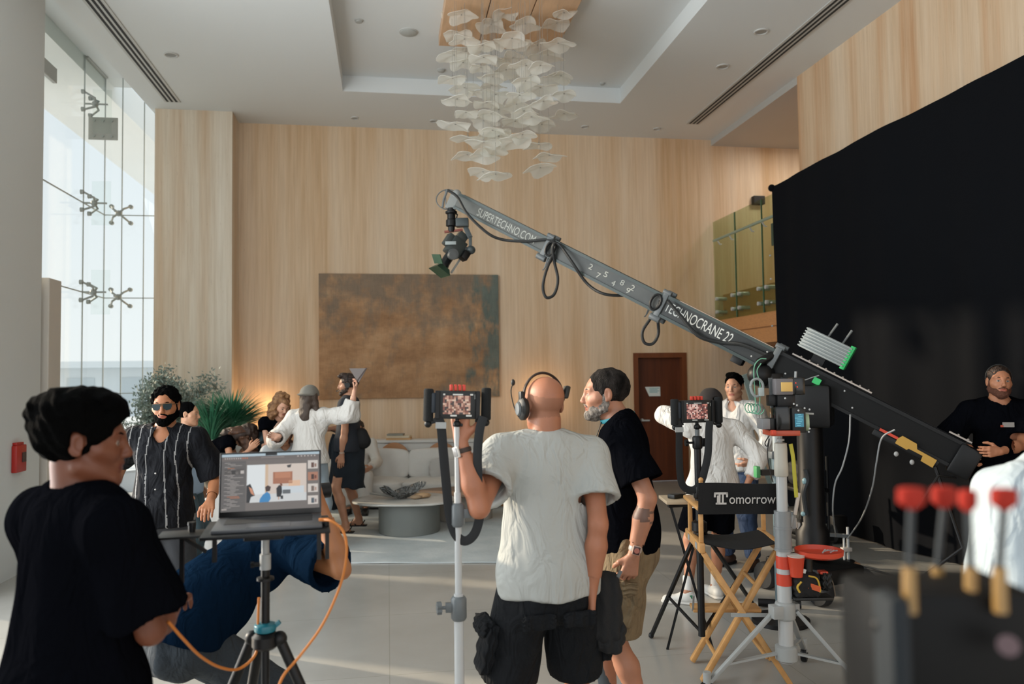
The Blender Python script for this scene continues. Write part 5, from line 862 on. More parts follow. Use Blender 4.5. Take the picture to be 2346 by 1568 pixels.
# the photo on the screen
S_(.255, .20, .865, .86, 'CDBFB4', 2); S_(.255, .20, .44, .86, 'D9DEDF', 3); S_(.44, .20, .47, .72, 'C9AE93', 3); S_(.52, .34, .72, .55, 'A0674B', 4); S_(.54, .35, .70, .45, 'B4795A', 5); S_(.255, .72, .865, .86, 'C9CBCB', 3); S_(.60, .60, .84, .72, 'C5CDD2', 4); S_(.62, .66, .70, .73, '5A5F62', 5); S_(.68, .50, .80, .60, 'D9B394', 4)
S_(0, 0, 0, 0, '17171C', 6, [(.255, .56), (.29, .53), (.31, .60), (.34, .74), (.30, .76), (.285, .86), (.255, .86)]); S_(0, 0, 0, 0, 'C98A6A', 7, [(.275, .58), (.31, .62), (.335, .74), (.30, .70)])
S_(0, 0, 0, 0, '2F7FB5', 6, [(.39, .80), (.42, .73), (.46, .68), (.49, .72), (.50, .80), (.48, .86), (.385, .86)]); S_(0, 0, 0, 0, '3A2520', 7, [(.44, .60), (.47, .57), (.50, .60), (.49, .67), (.45, .68)])
S_(0, 0, 0, 0, '141419', 6, [(.555, .63), (.585, .57), (.61, .60), (.615, .70), (.60, .78), (.56, .78)]); S_(.575, .78, .585, .83, 'B98A6E', 6); S_(.60, .76, .625, .82, '1A1A1F', 6); S_(0, 0, 0, 0, '6B3A26', 7, [(.59, .55), (.61, .545), (.62, .58), (.60, .60)])
S_(0, 0, 0, 0, '3A3A3A', 4, [(.66, .23), (.71, .21), (.70, .27), (.67, .27)])
for k in range(4):
    v0 = .155+.21*k; S_(.88, v0, .985, v0+.15, 'C9C1BA' if k != 1 else 'A5725A', 2); S_(.915, v0+.04, .945, v0+.13, ('5A3A30', '3A1F17', '6A5A52', '44505A')[k], 3); S_(.95, v0+.06, .97, v0+.12, ('8A6A5A', '6A2F1F', 'A98A7A', '7A6A6A')[k], 3)
S_(.01, .95, .06, .965, 'B9AFA8', 2)
SCR.v = [tuple(np.array(p)-LP.b) for p in SCR.v]; so_ = SCR.build('screen', scm, lid, smooth=False)
LP.part(MB().box(hz+ln*.0+lx*0+V(0, 0, -.002), (LWd*.8, .012, .008), RL), 'hinge', mat('black bezel', '0A0A0B'))
# orange tether cable: from laptop side, looping down to the bottom of the frame and up to the young man
oc = mat('orange tether cable', 'C0732B', .5); t = TH('tether_cable', 'orange tether cable looping down from the laptop to the floor side', 'cable', lb)
t.part(MB().tube(spline([PD(738, 1192, 2.36), PD(760, 1195, 2.34), PD(786, 1218, 2.33), PD(794, 1265, 2.33), PD(780, 1340, 2.33), PD(740, 1430, 2.32), PD(690, 1500, 2.3), PD(650, 1548, 2.25), PD(628, 1600, 2.2), PD(600, 1640, 2.2)], 12), .0042, 8), 'cable', oc); t.part(MB().box(PD(742, 1191, 2.36), (.03, .012, .008), RL), 'plug', oc, bevel=.002)
t = TH('tether_cable', 'orange cable sagging from the dark haired man to the laptop tripod', 'cable', PD(470, 1500, 2.2)); t.part(MB().tube(spline([PD(385, 1425, 2.05), PD(420, 1465, 2.1), PD(460, 1505, 2.2), PD(505, 1530, 2.3), PD(548, 1533, 2.38), PD(585, 1500, 2.44), PD(590, 1450, 2.46), PD(593, 1370, 2.46)], 12), .0042, 8), 'cable', oc)
# ---------------------------------------------------------------- out of focus antenna box at the lower right
DB = .72; bc = PD(2190, 1470, DB); AB = TH('transmitter_box', 'blurred black transmitter box with red tipped antennas at the lower right corner', 'transmitter', bc); kb = DB/FPX; RBx = np.array([RT, FW, U])
AB.part(MB().box(PD(2195, 1500, DB)+V(0, .03, 0), (375*kb, .09, 300*kb), RBx), 'housing', mat('matt black housing', '060708', .6, spec=.2), bevel=.012); AB.part(MB().box(PD(2045, 1500, DB-.03), (50*kb, .04, 270*kb), RBx), 'corner_bumper', mat('teal black rubber', '0C151B', .8), bevel=.008)
AB.part(MB().ball(PD(2015, 1432, DB-.02), .007, 10), 'side_knob', BLK); AB.part(MB().cyl(PD(2310, 1480, DB-.05), PD(2310, 1480, DB-.03), .009, n=12), 'rear_port', mat('dim rose port', '5A4548', .5))
for k, (xb, xt, yt, dd, r_) in enumerate(((2083, 2088, 1140, -.03, 31), (2148, 2162, 1138, .05, 30), (2224, 2217, 1146, 0, 20), (2290, 2300, 1142, -.02, 30))):
    a_ = PD(xb, 1352, DB+dd); m_ = PD(xb, 1300, DB+dd); b_ = PD(xt, yt+20, DB+dd); c_ = PD(xt, yt-22, DB+dd)
    sct = AB.part(MB().cyl(a_-U*.02, m_, .0062, .0055, n=14), 'brass_socket', mat('brass socket', '8A6C3E', .35, .7)); an = AB.part(MB().cyl(m_, b_, .0032, n=10), 'antenna', mat('black blue rod', '141E24', .5)); AB.part(MB().tube([PD(xt, yt+26, DB+dd), b_+(c_-b_)*.2, b_+(c_-b_)*.9, c_], [(r_*kb*.35, .004), (r_*kb, .007), (r_*kb, .007), (r_*kb*.8, .005)], 14, flat=FW), 'red_tip', mat('red antenna tip', '98291E', .7, spec=.2), an)
sup = PD(2200, 1600, DB); tag(MB().cyl((sup[0]+.02, sup[1]+.1, 0), (sup[0]+.02, sup[1]+.1, sup[2]+.02), .018, n=14).lathe((sup[0]+.02, sup[1]+.1, 0), [(.001, 0), (.15, 0), (.15, .02), (.02, .03)], 24).build('equipment_post', BLK), 'black post carrying the blurred transmitter box below the picture', 'stand')
# ============================================================ PEOPLE: smooth-union distance fields turned into continuous skins
class SDF:
    def __init__(s): s.ops = []
    def cone(s, a, b, ra, rb, k=.02, flat=None, fs=1., clip=None, mode='u'):
        a = V(*a); b = V(*b); rm = max(ra, rb)*max(1., fs); s.ops.append(('c', a, b, ra, rb, None if flat is None else unit(flat), fs, clip, np.minimum(a, b)-rm, np.maximum(a, b)+rm, k, mode)); return s
    def ell(s, c, r, R=None, k=.02, clip=None, mode='u'):
        c = V(*c); r = V(*r) if not np.isscalar(r) else V(r, r, r); R = np.eye(3) if R is None else np.asarray(R); m = r.max(); s.ops.append(('e', c, r, R, None, None, None, clip, c-m, c+m, k, mode)); return s
    def bounds(s):
        u = [o for o in s.ops if o[11] == 'u']; return np.min([o[8] for o in u], 0), np.max([o[9] for o in u], 0)
    def grid(s, lo, res, shp):
        val = np.full(shp, .25, np.float32); ax_ = [lo[i]+res*np.arange(shp[i]) for i in range(3)]
        for o in s.ops:
            mg = o[10]+2.5*res; i0 = [max(0, int((o[8][i]-mg-lo[i])/res)) for i in range(3)]; i1 = [min(shp[i], int((o[9][i]+mg-lo[i])/res)+2) for i in range(3)]
            if any(i1[i] <= i0[i] for i in range(3)): continue
            X, Y, Z = np.meshgrid(*[ax_[i][i0[i]:i1[i]] for i in range(3)], indexing='ij'); P = np.stack([X, Y, Z], -1)
            if o[0] == 'c':
                a, b, ra, rb, w, fs = o[1:7]; ba = b-a; pa = P-a; t = np.clip(pa @ ba/max(ba @ ba, 1e-9), 0, 1); q = pa-t[..., None]*ba
                if w is not None: q = q+w*((q @ w)*(1/fs-1))[..., None]
                d = np.sqrt((q*q).sum(-1))-(ra+(rb-ra)*t)
            else:
                q = (P-o[1]) @ o[3].T; k0 = np.sqrt(((q/o[2])**2).sum(-1)); k1 = np.sqrt(((q/o[2]**2)**2).sum(-1)); d = k0*(k0-1)/np.maximum(k1, 1e-6)
            if o[7] is not None:
                for (pt, n_) in (o[7] if isinstance(o[7], list) else [o[7]]): d = np.maximum(d, (P-V(*pt)) @ unit(n_))
            sl = tuple(slice(i0[i], i1[i]) for i in range(3)); v = val[sl]; k = o[10]
            if o[11] == 'u':
                h = np.clip(.5+.5*(v-d)/k, 0, 1); val[sl] = v*(1-h)+d*h-k*h*(1-h)
            elif o[11] == 's':
                h = np.clip(.5-.5*(v+d)/k, 0, 1); val[sl] = v*(1-h)-d*h+k*h*(1-h)
            elif o[11] == 'i': val[sl] = np.maximum(v, d)
        return val
def nets(val, lo, res):
    s = val < 0; n = np.array(val.shape)-1; acc = np.zeros(tuple(n)+(3,), np.float32); cnt = np.zeros(tuple(n), np.float32); quads = []
    idx = -np.ones(tuple(n), np.int64); cr = []
    for a in range(3):
        o1, o2 = (a+1) % 3, (a+2) % 3; A_ = [slice(None)]*3; B_ = [slice(None)]*3; A_[a] = slice(0, -1); B_[a] = slice(1, None); va = val[tuple(A_)]; vb = val[tuple(B_)]; sa = s[tuple(A_)]; c = sa != s[tuple(B_)]
        t = np.where(c, va/np.where(c, va-vb, 1), 0); cr.append((c, sa))
        for p in (0, 1):
            for q in (0, 1):
                sl = [slice(None)]*3; sl[o1] = slice(p, p+n[o1]); sl[o2] = slice(q, q+n[o2]); C_ = c[tuple(sl)]; acc[..., a] += np.where(C_, t[tuple(sl)], 0); acc[..., o1] += C_*p; acc[..., o2] += C_*q; cnt += C_
    act = np.argwhere(cnt > 0); idx[tuple(act.T)] = np.arange(len(act)); vs = lo+res*(act+acc[tuple(act.T)]/cnt[tuple(act.T)][:, None])
    for a in range(3):
        o1, o2 = (a+1) % 3, (a+2) % 3; c, sa = cr[a]; e = np.argwhere(c); e = e[(e[:, o1] > 0) & (e[:, o1] < n[o1]) & (e[:, o2] > 0) & (e[:, o2] < n[o2])]
        if not len(e): continue
        def cell(p, q): f = e.copy(); f[:, o1] -= p; f[:, o2] -= q; return idx[tuple(f.T)]
        Q = np.stack([cell(1, 1), cell(0, 1), cell(0, 0), cell(1, 0)], 1); fl = ~sa[tuple(e.T)]; Q[fl] = Q[fl][:, ::-1]; quads.append(Q)
    return vs, np.concatenate(quads) if quads else np.zeros((0, 4), int)
def mesh_from(name, parts, mats, origin, parent, slot=None, relax=1):
    V_ = []; F_ = []; o_ = 0
    for vs, fs in parts: V_.append(vs); F_.append(fs+o_); o_ += len(vs)
    vs = np.concatenate(V_).astype(float); fs = np.concatenate(F_)
    for _ in range(relax):      # light smoothing over quad edges
        sm = np.zeros_like(vs); ct = np.zeros(len(vs))
        for i in range(4):
            a, b = fs[:, i], fs[:, (i+1) % 4]; np.add.at(sm, a, vs[b]); np.add.at(sm, b, vs[a]); np.add.at(ct, a, 1); np.add.at(ct, b, 1)
        vs = np.where(ct[:, None] > 0, vs*.5+.5*sm/np.maximum(ct, 1)[:, None], vs)
    me = bpy.data.meshes.new(name); lv = (vs-origin); me.vertices.add(len(lv)); me.vertices.foreach_set('co', lv.ravel()); me.loops.add(len(fs)*4); me.polygons.add(len(fs))
    me.loops.foreach_set('vertex_index', fs.ravel().astype(np.int32)); me.polygons.foreach_set('loop_start', np.arange(0, len(fs)*4, 4, dtype=np.int32)); me.polygons.foreach_set('loop_total', np.full(len(fs), 4, np.int32))
    for m in mats: me.materials.append(m)
    if slot is not None: me.polygons.foreach_set('material_index', slot(vs[fs].mean(1)).astype(np.int32))
    me.polygons.foreach_set('use_smooth', np.ones(len(fs), bool)); me.update(calc_edges=True); me.validate()
    ob = bpy.data.objects.new(name, me); COL.objects.link(ob); ob.parent = parent; return ob
def surf(F, res, lo=None, hi=None, disp=None, inner=None):
    l, h = F.bounds(); l = l-3*res; h = h+3*res
    if lo is not None: l = np.maximum(l, lo)
    if hi is not None: h = np.minimum(h, hi)
    shp = tuple(int(math.ceil((h[i]-l[i])/res))+1 for i in range(3)); val = F.grid(l, res, shp)
    if disp is not None or inner is not None:
        near = np.abs(val) < .05 if inner is None else np.ones(shp, bool)
        X, Y, Z = np.meshgrid(*[l[i]+res*np.arange(shp[i]) for i in range(3)], indexing='ij'); dv = disp(np.stack([X, Y, Z], -1)) if disp is not None else 0
        if inner is not None: val = np.maximum(val+dv, -(inner.grid(l, res, shp)+dv))
        else: val = np.where(near, val+dv, val)
    return nets(val, l, res)
def folds(seed, amp=.006, up=(0, 0, 1), f=28, fine=.35, vert=.25):
    r = np.random.RandomState(seed); u = unit(up); ds = []
    for i in range(5):
        d = r.randn(3); d = d-u*(d @ u)*(1-vert); ds.append((unit(d)*f*(.5+.8*r.rand())*(1 if i < 3 else 2.1), r.rand()*6, unit(r.randn(3))*f*.28, r.rand()*6))
    def g(P):
        o = 0
        for i, (a, p, b, q) in enumerate(ds): w_ = np.sin(P @ a+p+1.7*np.sin(P @ b+q)); o = o+(w_+.35*(w_*w_-.5))*(1. if i < 3 else fine)*(.55+.45*np.sin(P @ b*.7+p))
        return amp*.62*o
    return g
def rough_noise(seed, amp, f):
    r = np.random.RandomState(seed); D_ = [(unit(r.randn(3))*f*(.7+.8*r.rand()), r.rand()*6, unit(r.randn(3))*f*.6, r.rand()*6) for _ in range(5)]
    def g(P):
        o = 0
        for a, p, b, q in D_: o = o+np.sin(P @ a+p+1.5*np.sin(P @ b+q))
        return amp*.45*o
    return g
def rot(ax_, deg):
    a = math.radians(deg); x = unit(ax_); K = np.array([[0, -x[2], x[1]], [x[2], 0, -x[0]], [-x[1], x[0], 0]]); return np.eye(3)+math.sin(a)*K+(1-math.cos(a))*K @ K
def ik(a, t, l1, l2, hint):
    d = t-a; L = np.linalg.norm(d); L = min(L, (l1+l2)*.999); u = unit(d); x = (l1*l1-l2*l2+L*L)/(2*L); h = math.sqrt(max(l1*l1-x*x, 0)); hv = V(*hint); hv = unit(hv-u*(hv @ u)); return a+u*x+hv*h, a+u*L
SKIN = {}
def skin(col): 
    if col not in SKIN: SKIN[col] = mat('skin '+col, col, .5, var=.06, vscale=14., bump=.08, bscale=180, sss=.12)
    return SKIN[col]
EYEW = mat('eye white', '9A8F86', .3); EYEI = mat('dark iris', '1B120D', .1)
class Person:
    def __init__(s, label, at, face, H=1.75, bulk=1., fem=False, lean=0, side=0, twist=0, drop=0, head=(0, 0, 0), RA=None, LA=None, RL=None, LL=None, skn='B98467', lip=None, headlean=None, near=False, hs=1., belly=0.):
        a = math.radians(face); s.r0 = V(math.cos(a), math.sin(a), 0); s.f0 = V(-math.sin(a), math.cos(a), 0); k = s.k = H/1.75; s.at = V(at[0], at[1], 0); s.bulk = bulk; s.fem = fem; s.near = near; s.skn = skn; s.belly = belly
        s.T = TH('person', label, 'person', s.at); U_ = V(0, 0, 1); s.U = U_
        R0 = np.array([s.r0, s.f0, U_])                       # rows: right, forward, up
        s.pel = s.at+U_*(.95*k-drop)
        def R_of(yaw, lean_, side_): M_ = rot(U_, yaw); R_ = R0 @ M_.T; R_ = R_ @ rot(R_[0], -lean_).T; return R_ @ rot(R_[1], side_).T
        s.Rp = R_of(twist*.2, lean*.35, side*.3); s.Rw = R_of(twist*.6, lean*.75, side*.7); s.Rc = R_of(twist, lean, side)
        s.waist = s.pel+s.Rw[2]*.14*k; s.chest = s.waist+s.Rc[2]*.17*k; s.neck = s.chest+s.Rc[2]*.20*k
        hl = lean*.6 if headlean is None else headlean; s.Rh = R_of(head[0], hl*0+head[1], head[2]); Rn = R_of(head[0]*.5, hl, side)
        s.hc = s.neck+Rn[2]*.115*k+s.Rh[2]*.035*k+s.Rh[1]*.012*k; s.hs = k*.97*hs
        sw = (.165 if fem else .185)*k*(1+.35*(bulk-1)); s.sh = {}; s.el = {}; s.wr = {}; s.hand = {}; s.hip = {}; s.kn = {}; s.an = {}; s.ft = {}
        for n_, sg, A_ in (('R', 1, RA), ('L', -1, LA)):
            A_ = A_ or {}; sh = s.neck-s.Rc[2]*.065*k+s.Rc[0]*sg*sw+s.Rc[1]*A_.get('fwd', 0)+s.Rc[2]*A_.get('up', 0); s.sh[n_] = sh
            t = A_.get('hand'); t = V(*t) if t is not None else sh+s.r0*sg*.06*k+s.f0*.07*k-U_*.53*k
            el, wr = ik(sh, t, .285*k, .255*k, A_.get('hint', tuple(-s.f0+s.r0*sg*.4))); s.el[n_] = el; s.wr[n_] = wr
            d = unit(A_['dir']) if 'dir' in A_ else unit(wr-el); pn = A_.get('palm', tuple(-s.r0*sg)); pn = V(*pn); pn = unit(pn-d*(pn @ d)); s.hand[n_] = (d, pn, A_.get('curl', 22), A_.get('tcurl', 15))
        for n_, sg, L_ in (('R', 1, RL), ('L', -1, LL)):
            L_ = L_ or {}; hp = s.pel+s.Rp[0]*sg*.092*k-s.Rp[2]*.04*k; s.hip[n_] = hp; f_ = L_.get('foot'); f_ = V(f_[0], f_[1], f_[2] if len(f_) > 2 else 0) if f_ is not None else s.at+s.r0*sg*L_.get('w', .11)*k+s.f0*L_.get('f', 0.)
            kn, an = ik(hp, f_+U_*.085*k, .43*k, .425*k, L_.get('hint', tuple(s.f0+s.r0*sg*.15))); s.kn[n_] = kn; s.an[n_] = an; fy = L_.get('yaw', -sg*8); s.ft[n_] = rot(U_, fy) @ s.f0
    def hp(s, x, y, z): return s.hc+(s.Rh[0]*x+s.Rh[1]*y+s.Rh[2]*z)*s.hs     # head coordinates (metres on an average head)
    def torso(s, F, t=0., hem=None, k_=.05, clip=None, loose=0., cap=True):
        k = s.k; b = s.bulk; fw = s.Rc[1]; w1, w2, w3 = (.125, .118, .150) if s.fem else (.148, .135, .150)
        F.cone(s.neck-s.Rc[2]*.13*k, s.waist+s.Rw[2]*.02, w1*b*k+t, w2*b*k+t+loose*.5, k_, fw, .70, clip); F.cone(s.waist, s.pel, w2*b*k+t+loose*.5, w3*b*k+t+loose*.8, k_, s.Rw[1], .76, clip)
        if s.belly: F.ell(s.waist+s.Rw[1]*.04*k-s.Rw[2]*.01, (w2*b*k+t, (.11+s.belly)*k+t, .15*k), s.Rw, k_, clip)
        for n_ in 'RL': F.cone(s.neck-s.Rc[2]*.012*k, s.sh[n_]-s.Rc[0]*(.01 if n_ == 'R' else -.01), .052*k*b+t*.8, .056*k*b+t*.8, .045, None, 1., clip); F.ell(s.chest+s.Rc[2]*.045*k+s.Rc[1]*.042*k+s.Rc[0]*(.07 if n_ == 'R' else -.07)*k, (.085*k*b+t, (.075 if s.fem else .062)*k*b+t, .085*k+t), s.Rc, .04, clip)
        F.cone(s.sh['R'], s.sh['L'], .054*k*b+t*.8, .054*k*b+t*.8, .05, None, 1., clip)
        if hem is not None: F.cone(s.pel, hem, w3*b*k+t+loose, w3*b*k+t+loose*1.2, k_, s.Rp[1], .80, clip)
    def body(s, res=.012, hres=None, face=True, stub=None, longneck=0, hands=True, bald=False, tattoo=None):
        k = s.k; b = s.bulk; F = SDF(); s.torso(F, -.012); hd = s.hp; hs = s.hs; q = hs
        F.cone(s.neck-s.Rc[2]*.03*k, s.hc-s.Rh[2]*.06*hs-s.Rh[1]*.022*hs, (.050 if s.fem else .060)*k*(.6+.4*b), (.046 if s.fem else .056)*k*(.6+.4*b), .035)
        for n_ in 'RL':
            sh, el, wr = s.sh[n_], s.el[n_], s.wr[n_]; m = .86 if s.fem else 1.; F.cone(sh, el, .046*k*m*b, .036*k*m*(.5+.5*b), .03); u_ = unit(wr-el); F.cone(el, el+(wr-el)*.35, .036*k*m*(.5+.5*b), .038*k*m*(.5+.5*b), .02); F.cone(el+(wr-el)*.35, wr, .038*k*m*(.5+.5*b), .0235*k*m, .02)
        for n_ in 'RL':
            hp_, kn, an = s.hip[n_], s.kn[n_], s.an[n_]; F.cone(hp_, kn, .080*k*(.5+.5*b), .052*k, .04); F.cone(kn, kn+(an-kn)*.32-unit(s.ft[n_])*.012*k, .050*k, .052*k, .03); F.cone(kn+(an-kn)*.32-s.ft[n_]*.012*k, an, .052*k, .034*k, .03)
            F.cone(an-V(0, 0, .045*k)-s.ft[n_]*.02*k, an-V(0, 0, .055*k)+s.ft[n_]*.12*k, .036*k, .030*k, .03, s.U, .7); F.cone(an+V(0, 0, .01), an-V(0, 0, .04*k)+s.ft[n_]*.07*k, .034*k, .03*k, .03)
        # ---- head and face
        H_ = SDF(); Rh = s.Rh
        def E(x, y, z, rx, ry, rz, k_=.014, mode='u'): H_.ell(hd(x, y, z), (rx*q, ry*q, rz*q), Rh, k_*q, None, mode)
        def C(a, c, ra, rb, k_=.01, mode='u', flat=None, fs=1.): H_.cone(hd(*a), hd(*c), ra*q, rb*q, k_*q, flat, fs, None, mode)
        H_.cone(s.neck-s.Rc[2]*.03*k, s.hc-s.Rh[2]*.06*hs-s.Rh[1]*.022*hs, (.050 if s.fem else .060)*k*(.6+.4*b), (.046 if s.fem else .056)*k*(.6+.4*b), .03)
        for n_ in 'RL': H_.cone(s.neck-s.Rc[2]*.012*k, s.sh[n_], .046*k*b, .05*k*b, .04)
        E(0, -.018, .035, .076, .096, .083); E(0, .022, .005, .066, .078, .085, .02); E(0, .035, -.055, .052, .055, .055, .03)
        jw = .047 if s.fem else .055
        for sg in (-1, 1):
            C((jw*sg, .0, -.062), (.018*sg, .078, -.098), .020, .018, .02); C((.054*sg, .045, -.018), (.035*sg, .070, -.030), .020, .018, .02); C((.012*sg, .090, .024), (.045*sg, .074, .026), .009, .009, .012)
            E(.031*sg, .095, .004, .017, .012, .011, .010, 's'); E(.031*sg, .0745, .003, .0150, .0145, .0135, .003)
            C((.017*sg, .0885, .0105), (.044*sg, .0795, .0085), .0035, .0035, .003); C((.018*sg, .087, -.0065), (.043*sg, .079, -.0055), .003, .003, .003)
            E(.0105*sg, .104, -.0345, .008, .010, .007, .004); E(.078*sg, -.008, -.002, .010, .020, .033, .006); E(.085*sg, .000, .0, .006, .011, .020, .005, 's'); E(.079*sg, .000, -.027, .007, .009, .010, .004)
        C((0, .012, -.092), (0, .080, -.104), .026, .019, .02); C((0, .090, .018), (0, .112, -.026), .0085, .0105, .012); E(0, .113, -.031, .0105, .010, .009, .006)
        E(0, .080, -.060, .030, .022, .022, .014); C((-.018, .094, -.0585), (.018, .094, -.0585), .0050, .0050, .004); C((0, .099, -.0560), (0, .099, -.0562), .0055, .0055, .006); C((-.015, .094, -.0705), (.015, .094, -.0705), .0060, .0060, .004); C((-.022, .100, -.0645), (.022, .100, -.0645), .0028, .0028, .004, 's')
        s.headF = H_
        # ---- hands
        boxes = []; HF = {}
        for n_, sg in (('R', 1), ('L', -1)):
            d, pn, cu, tc = s.hand[n_]; w = s.wr[n_]; sd_ = np.cross(d, pn)*sg; G_ = SDF(); hk = k*(.90 if s.fem else 1.0); el = s.el[n_]; m = .86 if s.fem else 1.
            G_.cone(el+(w-el)*.35, w, .038*k*m*(.5+.5*b), .0235*k*m, .02); G_.cone(w, w+d*.03*hk, .024*hk, .024*hk, .015, pn, .7)
            for i, (o_, ln, rr) in enumerate(((.030, .072, .0090), (.0105, .080, .0092), (-.010, .074, .0086), (-.029, .058, .0076))):
                kn = w+d*(.088-.004*abs(i-1))*hk+sd_*o_*hk; G_.cone(w+d*.018*hk+sd_*o_*.55*hk, kn, .0135*hk, .0115*hk, .010*hk); p = kn; dd = d; axr = np.cross(dd, pn)
                for j, fr in enumerate((.45, .31, .24)): dd = rot(axr, cu*(.75+.12*i) if j else cu*.8) @ dd; e_ = p+dd*ln*fr*hk; G_.cone(p, e_, rr*hk*(1-.08*j), rr*hk*(.93-.09*j), .004*hk); p = e_
            tb = w+d*.022*hk+sd_*.020*hk+pn*.006*hk; t1 = tb+unit(d*.65+sd_*.75+pn*.25)*.040*hk; t2 = t1+unit(d*.85+sd_*.35+pn*(.2+tc*.02))*.030*hk; t3 = t2+unit(d*.9+sd_*(.15-.01*tc)+pn*(.2+tc*.035))*.024*hk
            G_.cone(tb, t1, .0150*hk, .0125*hk, .012*hk); G_.cone(t1, t2, .0112*hk, .0098*hk, .005*hk); G_.cone(t2, t3, .0100*hk, .0082*hk, .004*hk); HF[n_] = G_
            F.ops += G_.ops
        parts = []; hres = hres or (.0045 if s.near else .006); fr_ = .004 if s.near else .0055
        def keep(vs, fs, ok): c_ = vs[fs].mean(1); return vs, fs[ok(c_)]
        nl = s.neck+s.Rc[2]*.02*k; nup = s.Rc[2]
        hb = [(s.wr[n_]-unit(s.wr[n_]-s.el[n_])*.05*k, unit(s.wr[n_]-s.el[n_])) for n_ in 'RL']
        def is_hand(c_): return np.any([((c_-p) @ d > 0) & (np.linalg.norm(c_-p, axis=1) < .30*k) for p, d in hb], 0)
        def is_head(c_): return (((c_-nl) @ unit(s.hc-nl)) > 0) & (np.linalg.norm(c_-s.hc, axis=1) < .22*k)
        vs, fs = surf(F, res); parts.append(keep(vs, fs, lambda c_: ~is_hand(c_)))
        vs, fs = surf(H_, hres); parts.append(keep(vs, fs, is_head))
        if hands:
            for i, n_ in enumerate('RL'):
                p, d = hb[i]; vs, fs = surf(HF[n_], fr_); parts.append(keep(vs, fs, lambda c_: (c_-p) @ d > -.006))
        lipc = hd(0, .094, -.0645)
        def slot(c_):
            l = (c_-s.hc) @ s.Rh.T/s.hs; o = np.zeros(len(c_)); o[(np.abs(l[:, 0]) < .024) & (np.abs(l[:, 2]+.0645) < .0105-.12*np.abs(l[:, 0])) & (l[:, 1] > .088)] = 1
            o[((np.abs(l[:, 0])-.031)**2/.012**2+(l[:, 2]-.002)**2/.0065**2 < 1) & (l[:, 1] > .078)] = 2; o[((np.abs(l[:, 0])-.031)**2+(l[:, 2]-.002)**2 < .0058**2) & (l[:, 1] > .078)] = 3
            if stub is not None: o[stub(l)] = 4
            if tattoo is not None: o[tattoo(c_)] = 5
            return o
        c0 = s.skn; rgb = [int(c0[i:i+2], 16) for i in (0, 2, 4)]; lipm = mat('lips '+c0, '%02X%02X%02X' % (int(rgb[0]*.88), int(rgb[1]*.68), int(rgb[2]*.70)), .4); stm = mat('stubbled skin '+c0, '%02X%02X%02X' % (int(rgb[0]*.90), int(rgb[1]*.93), int(rgb[2]*.95)), .7, bump=.3, bscale=600); ink = mat('tattooed skin '+c0, '%02X%02X%02X' % (int(rgb[0]*.62), int(rgb[1]*.66), int(rgb[2]*.72)), .5)
        s.bodyo = mesh_from('body', parts, [skin(c0), lipm, EYEW, EYEI, stm, ink], s.at, s.T.o, slot); return s
    def cloth(s, name, F, m, res, disp=None, inner=None, slot=None, parent=None):
        vs, fs = surf(F, res, disp=disp, inner=inner); return mesh_from(name, [(vs, fs)], m if isinstance(m, list) else [m], s.at, parent or s.T.o, slot)
    def top(s, m, sleeve=.55, t=.016, loose=.02, hem=-.12, neck_r=.072, res=None, amp=.006, name='t_shirt', slot=None, hollow=None, sl_r=.012, neck_drop=0., vneck=0., fl=36, tuck=False):
        k = s.k; res = res or (.0085 if s.near else .011); hollow = s.near if hollow is None else hollow; hp_ = s.pel+s.Rp[2]*(hem+.0)*k; hemend = s.pel+s.Rp[2]*(hem-.06)*k
        def mk(t_, cl, ext):
            F = SDF(); cut = (hp_-s.Rp[2]*ext, -s.Rp[2]) if not (ext and 0) else None
            if hem < 0: s.torso(F, t_, hemend-s.Rp[2]*ext, .05, None if ext else [cut], loose)
            else: s.torso(F, t_, None, .05, [(s.pel+s.Rp[2]*hem*k-s.Rp[2]*ext, -s.Rp[2])], loose)
            for n_ in 'RL':
                sh, el, wr = s.sh[n_], s.el[n_], s.wr[n_]; u1 = unit(el-sh); u2 = unit(wr-el); b = s.bulk
                if sleeve <= 1:
                    e_ = sh+(el-sh)*(sleeve+.15); F.cone(sh, e_, .056*k*b+t_, .058*k*b+t_+sl_r+.014, .03, None, 1., [(sh+(el-sh)*sleeve+u1*(.012 if ext else 0), u1)])
                else:
                    F.cone(sh, el, .056*k*b+t_, .046*k*b+t_+sl_r, .04); e_ = el+(wr-el)*min(1.1, sleeve-1+.12); F.cone(el, e_, .044*k*b+t_+sl_r, .032*k*b+t_+sl_r*.7, .025, None, 1., [(el+(wr-el)*(sleeve-1)+u2*(.012 if ext else 0), u2)])
            if not ext or True:
                nb = s.neck-s.Rc[2]*(.010+neck_drop)*k+s.Rc[1]*.020*k; F.cone(nb, nb+unit(s.hc-nb)*.2*k, (neck_r+(.0 if not ext else .0))*k, neck_r*k*1.15, .012, None, 1., None, 's')
                if vneck: F.cone(s.neck-s.Rc[2]*.02+s.Rc[1]*.10*k, s.neck-s.Rc[2]*vneck*k+s.Rc[1]*.16*k, .055*k, .010, .01, None, 1., None, 's')
            return F
        A_ = mk(t, None, 0); B_ = mk(t-.026, None, .04) if hollow else None
        if B_ is not None: B_.ops = [o for o in B_.ops if o[11] == 'u']
        s.topF = A_; return s.cloth(name, A_, m, res, folds(int(s.at[0]*100) % 97+3, amp, (0, 0, 1), fl), B_, slot)
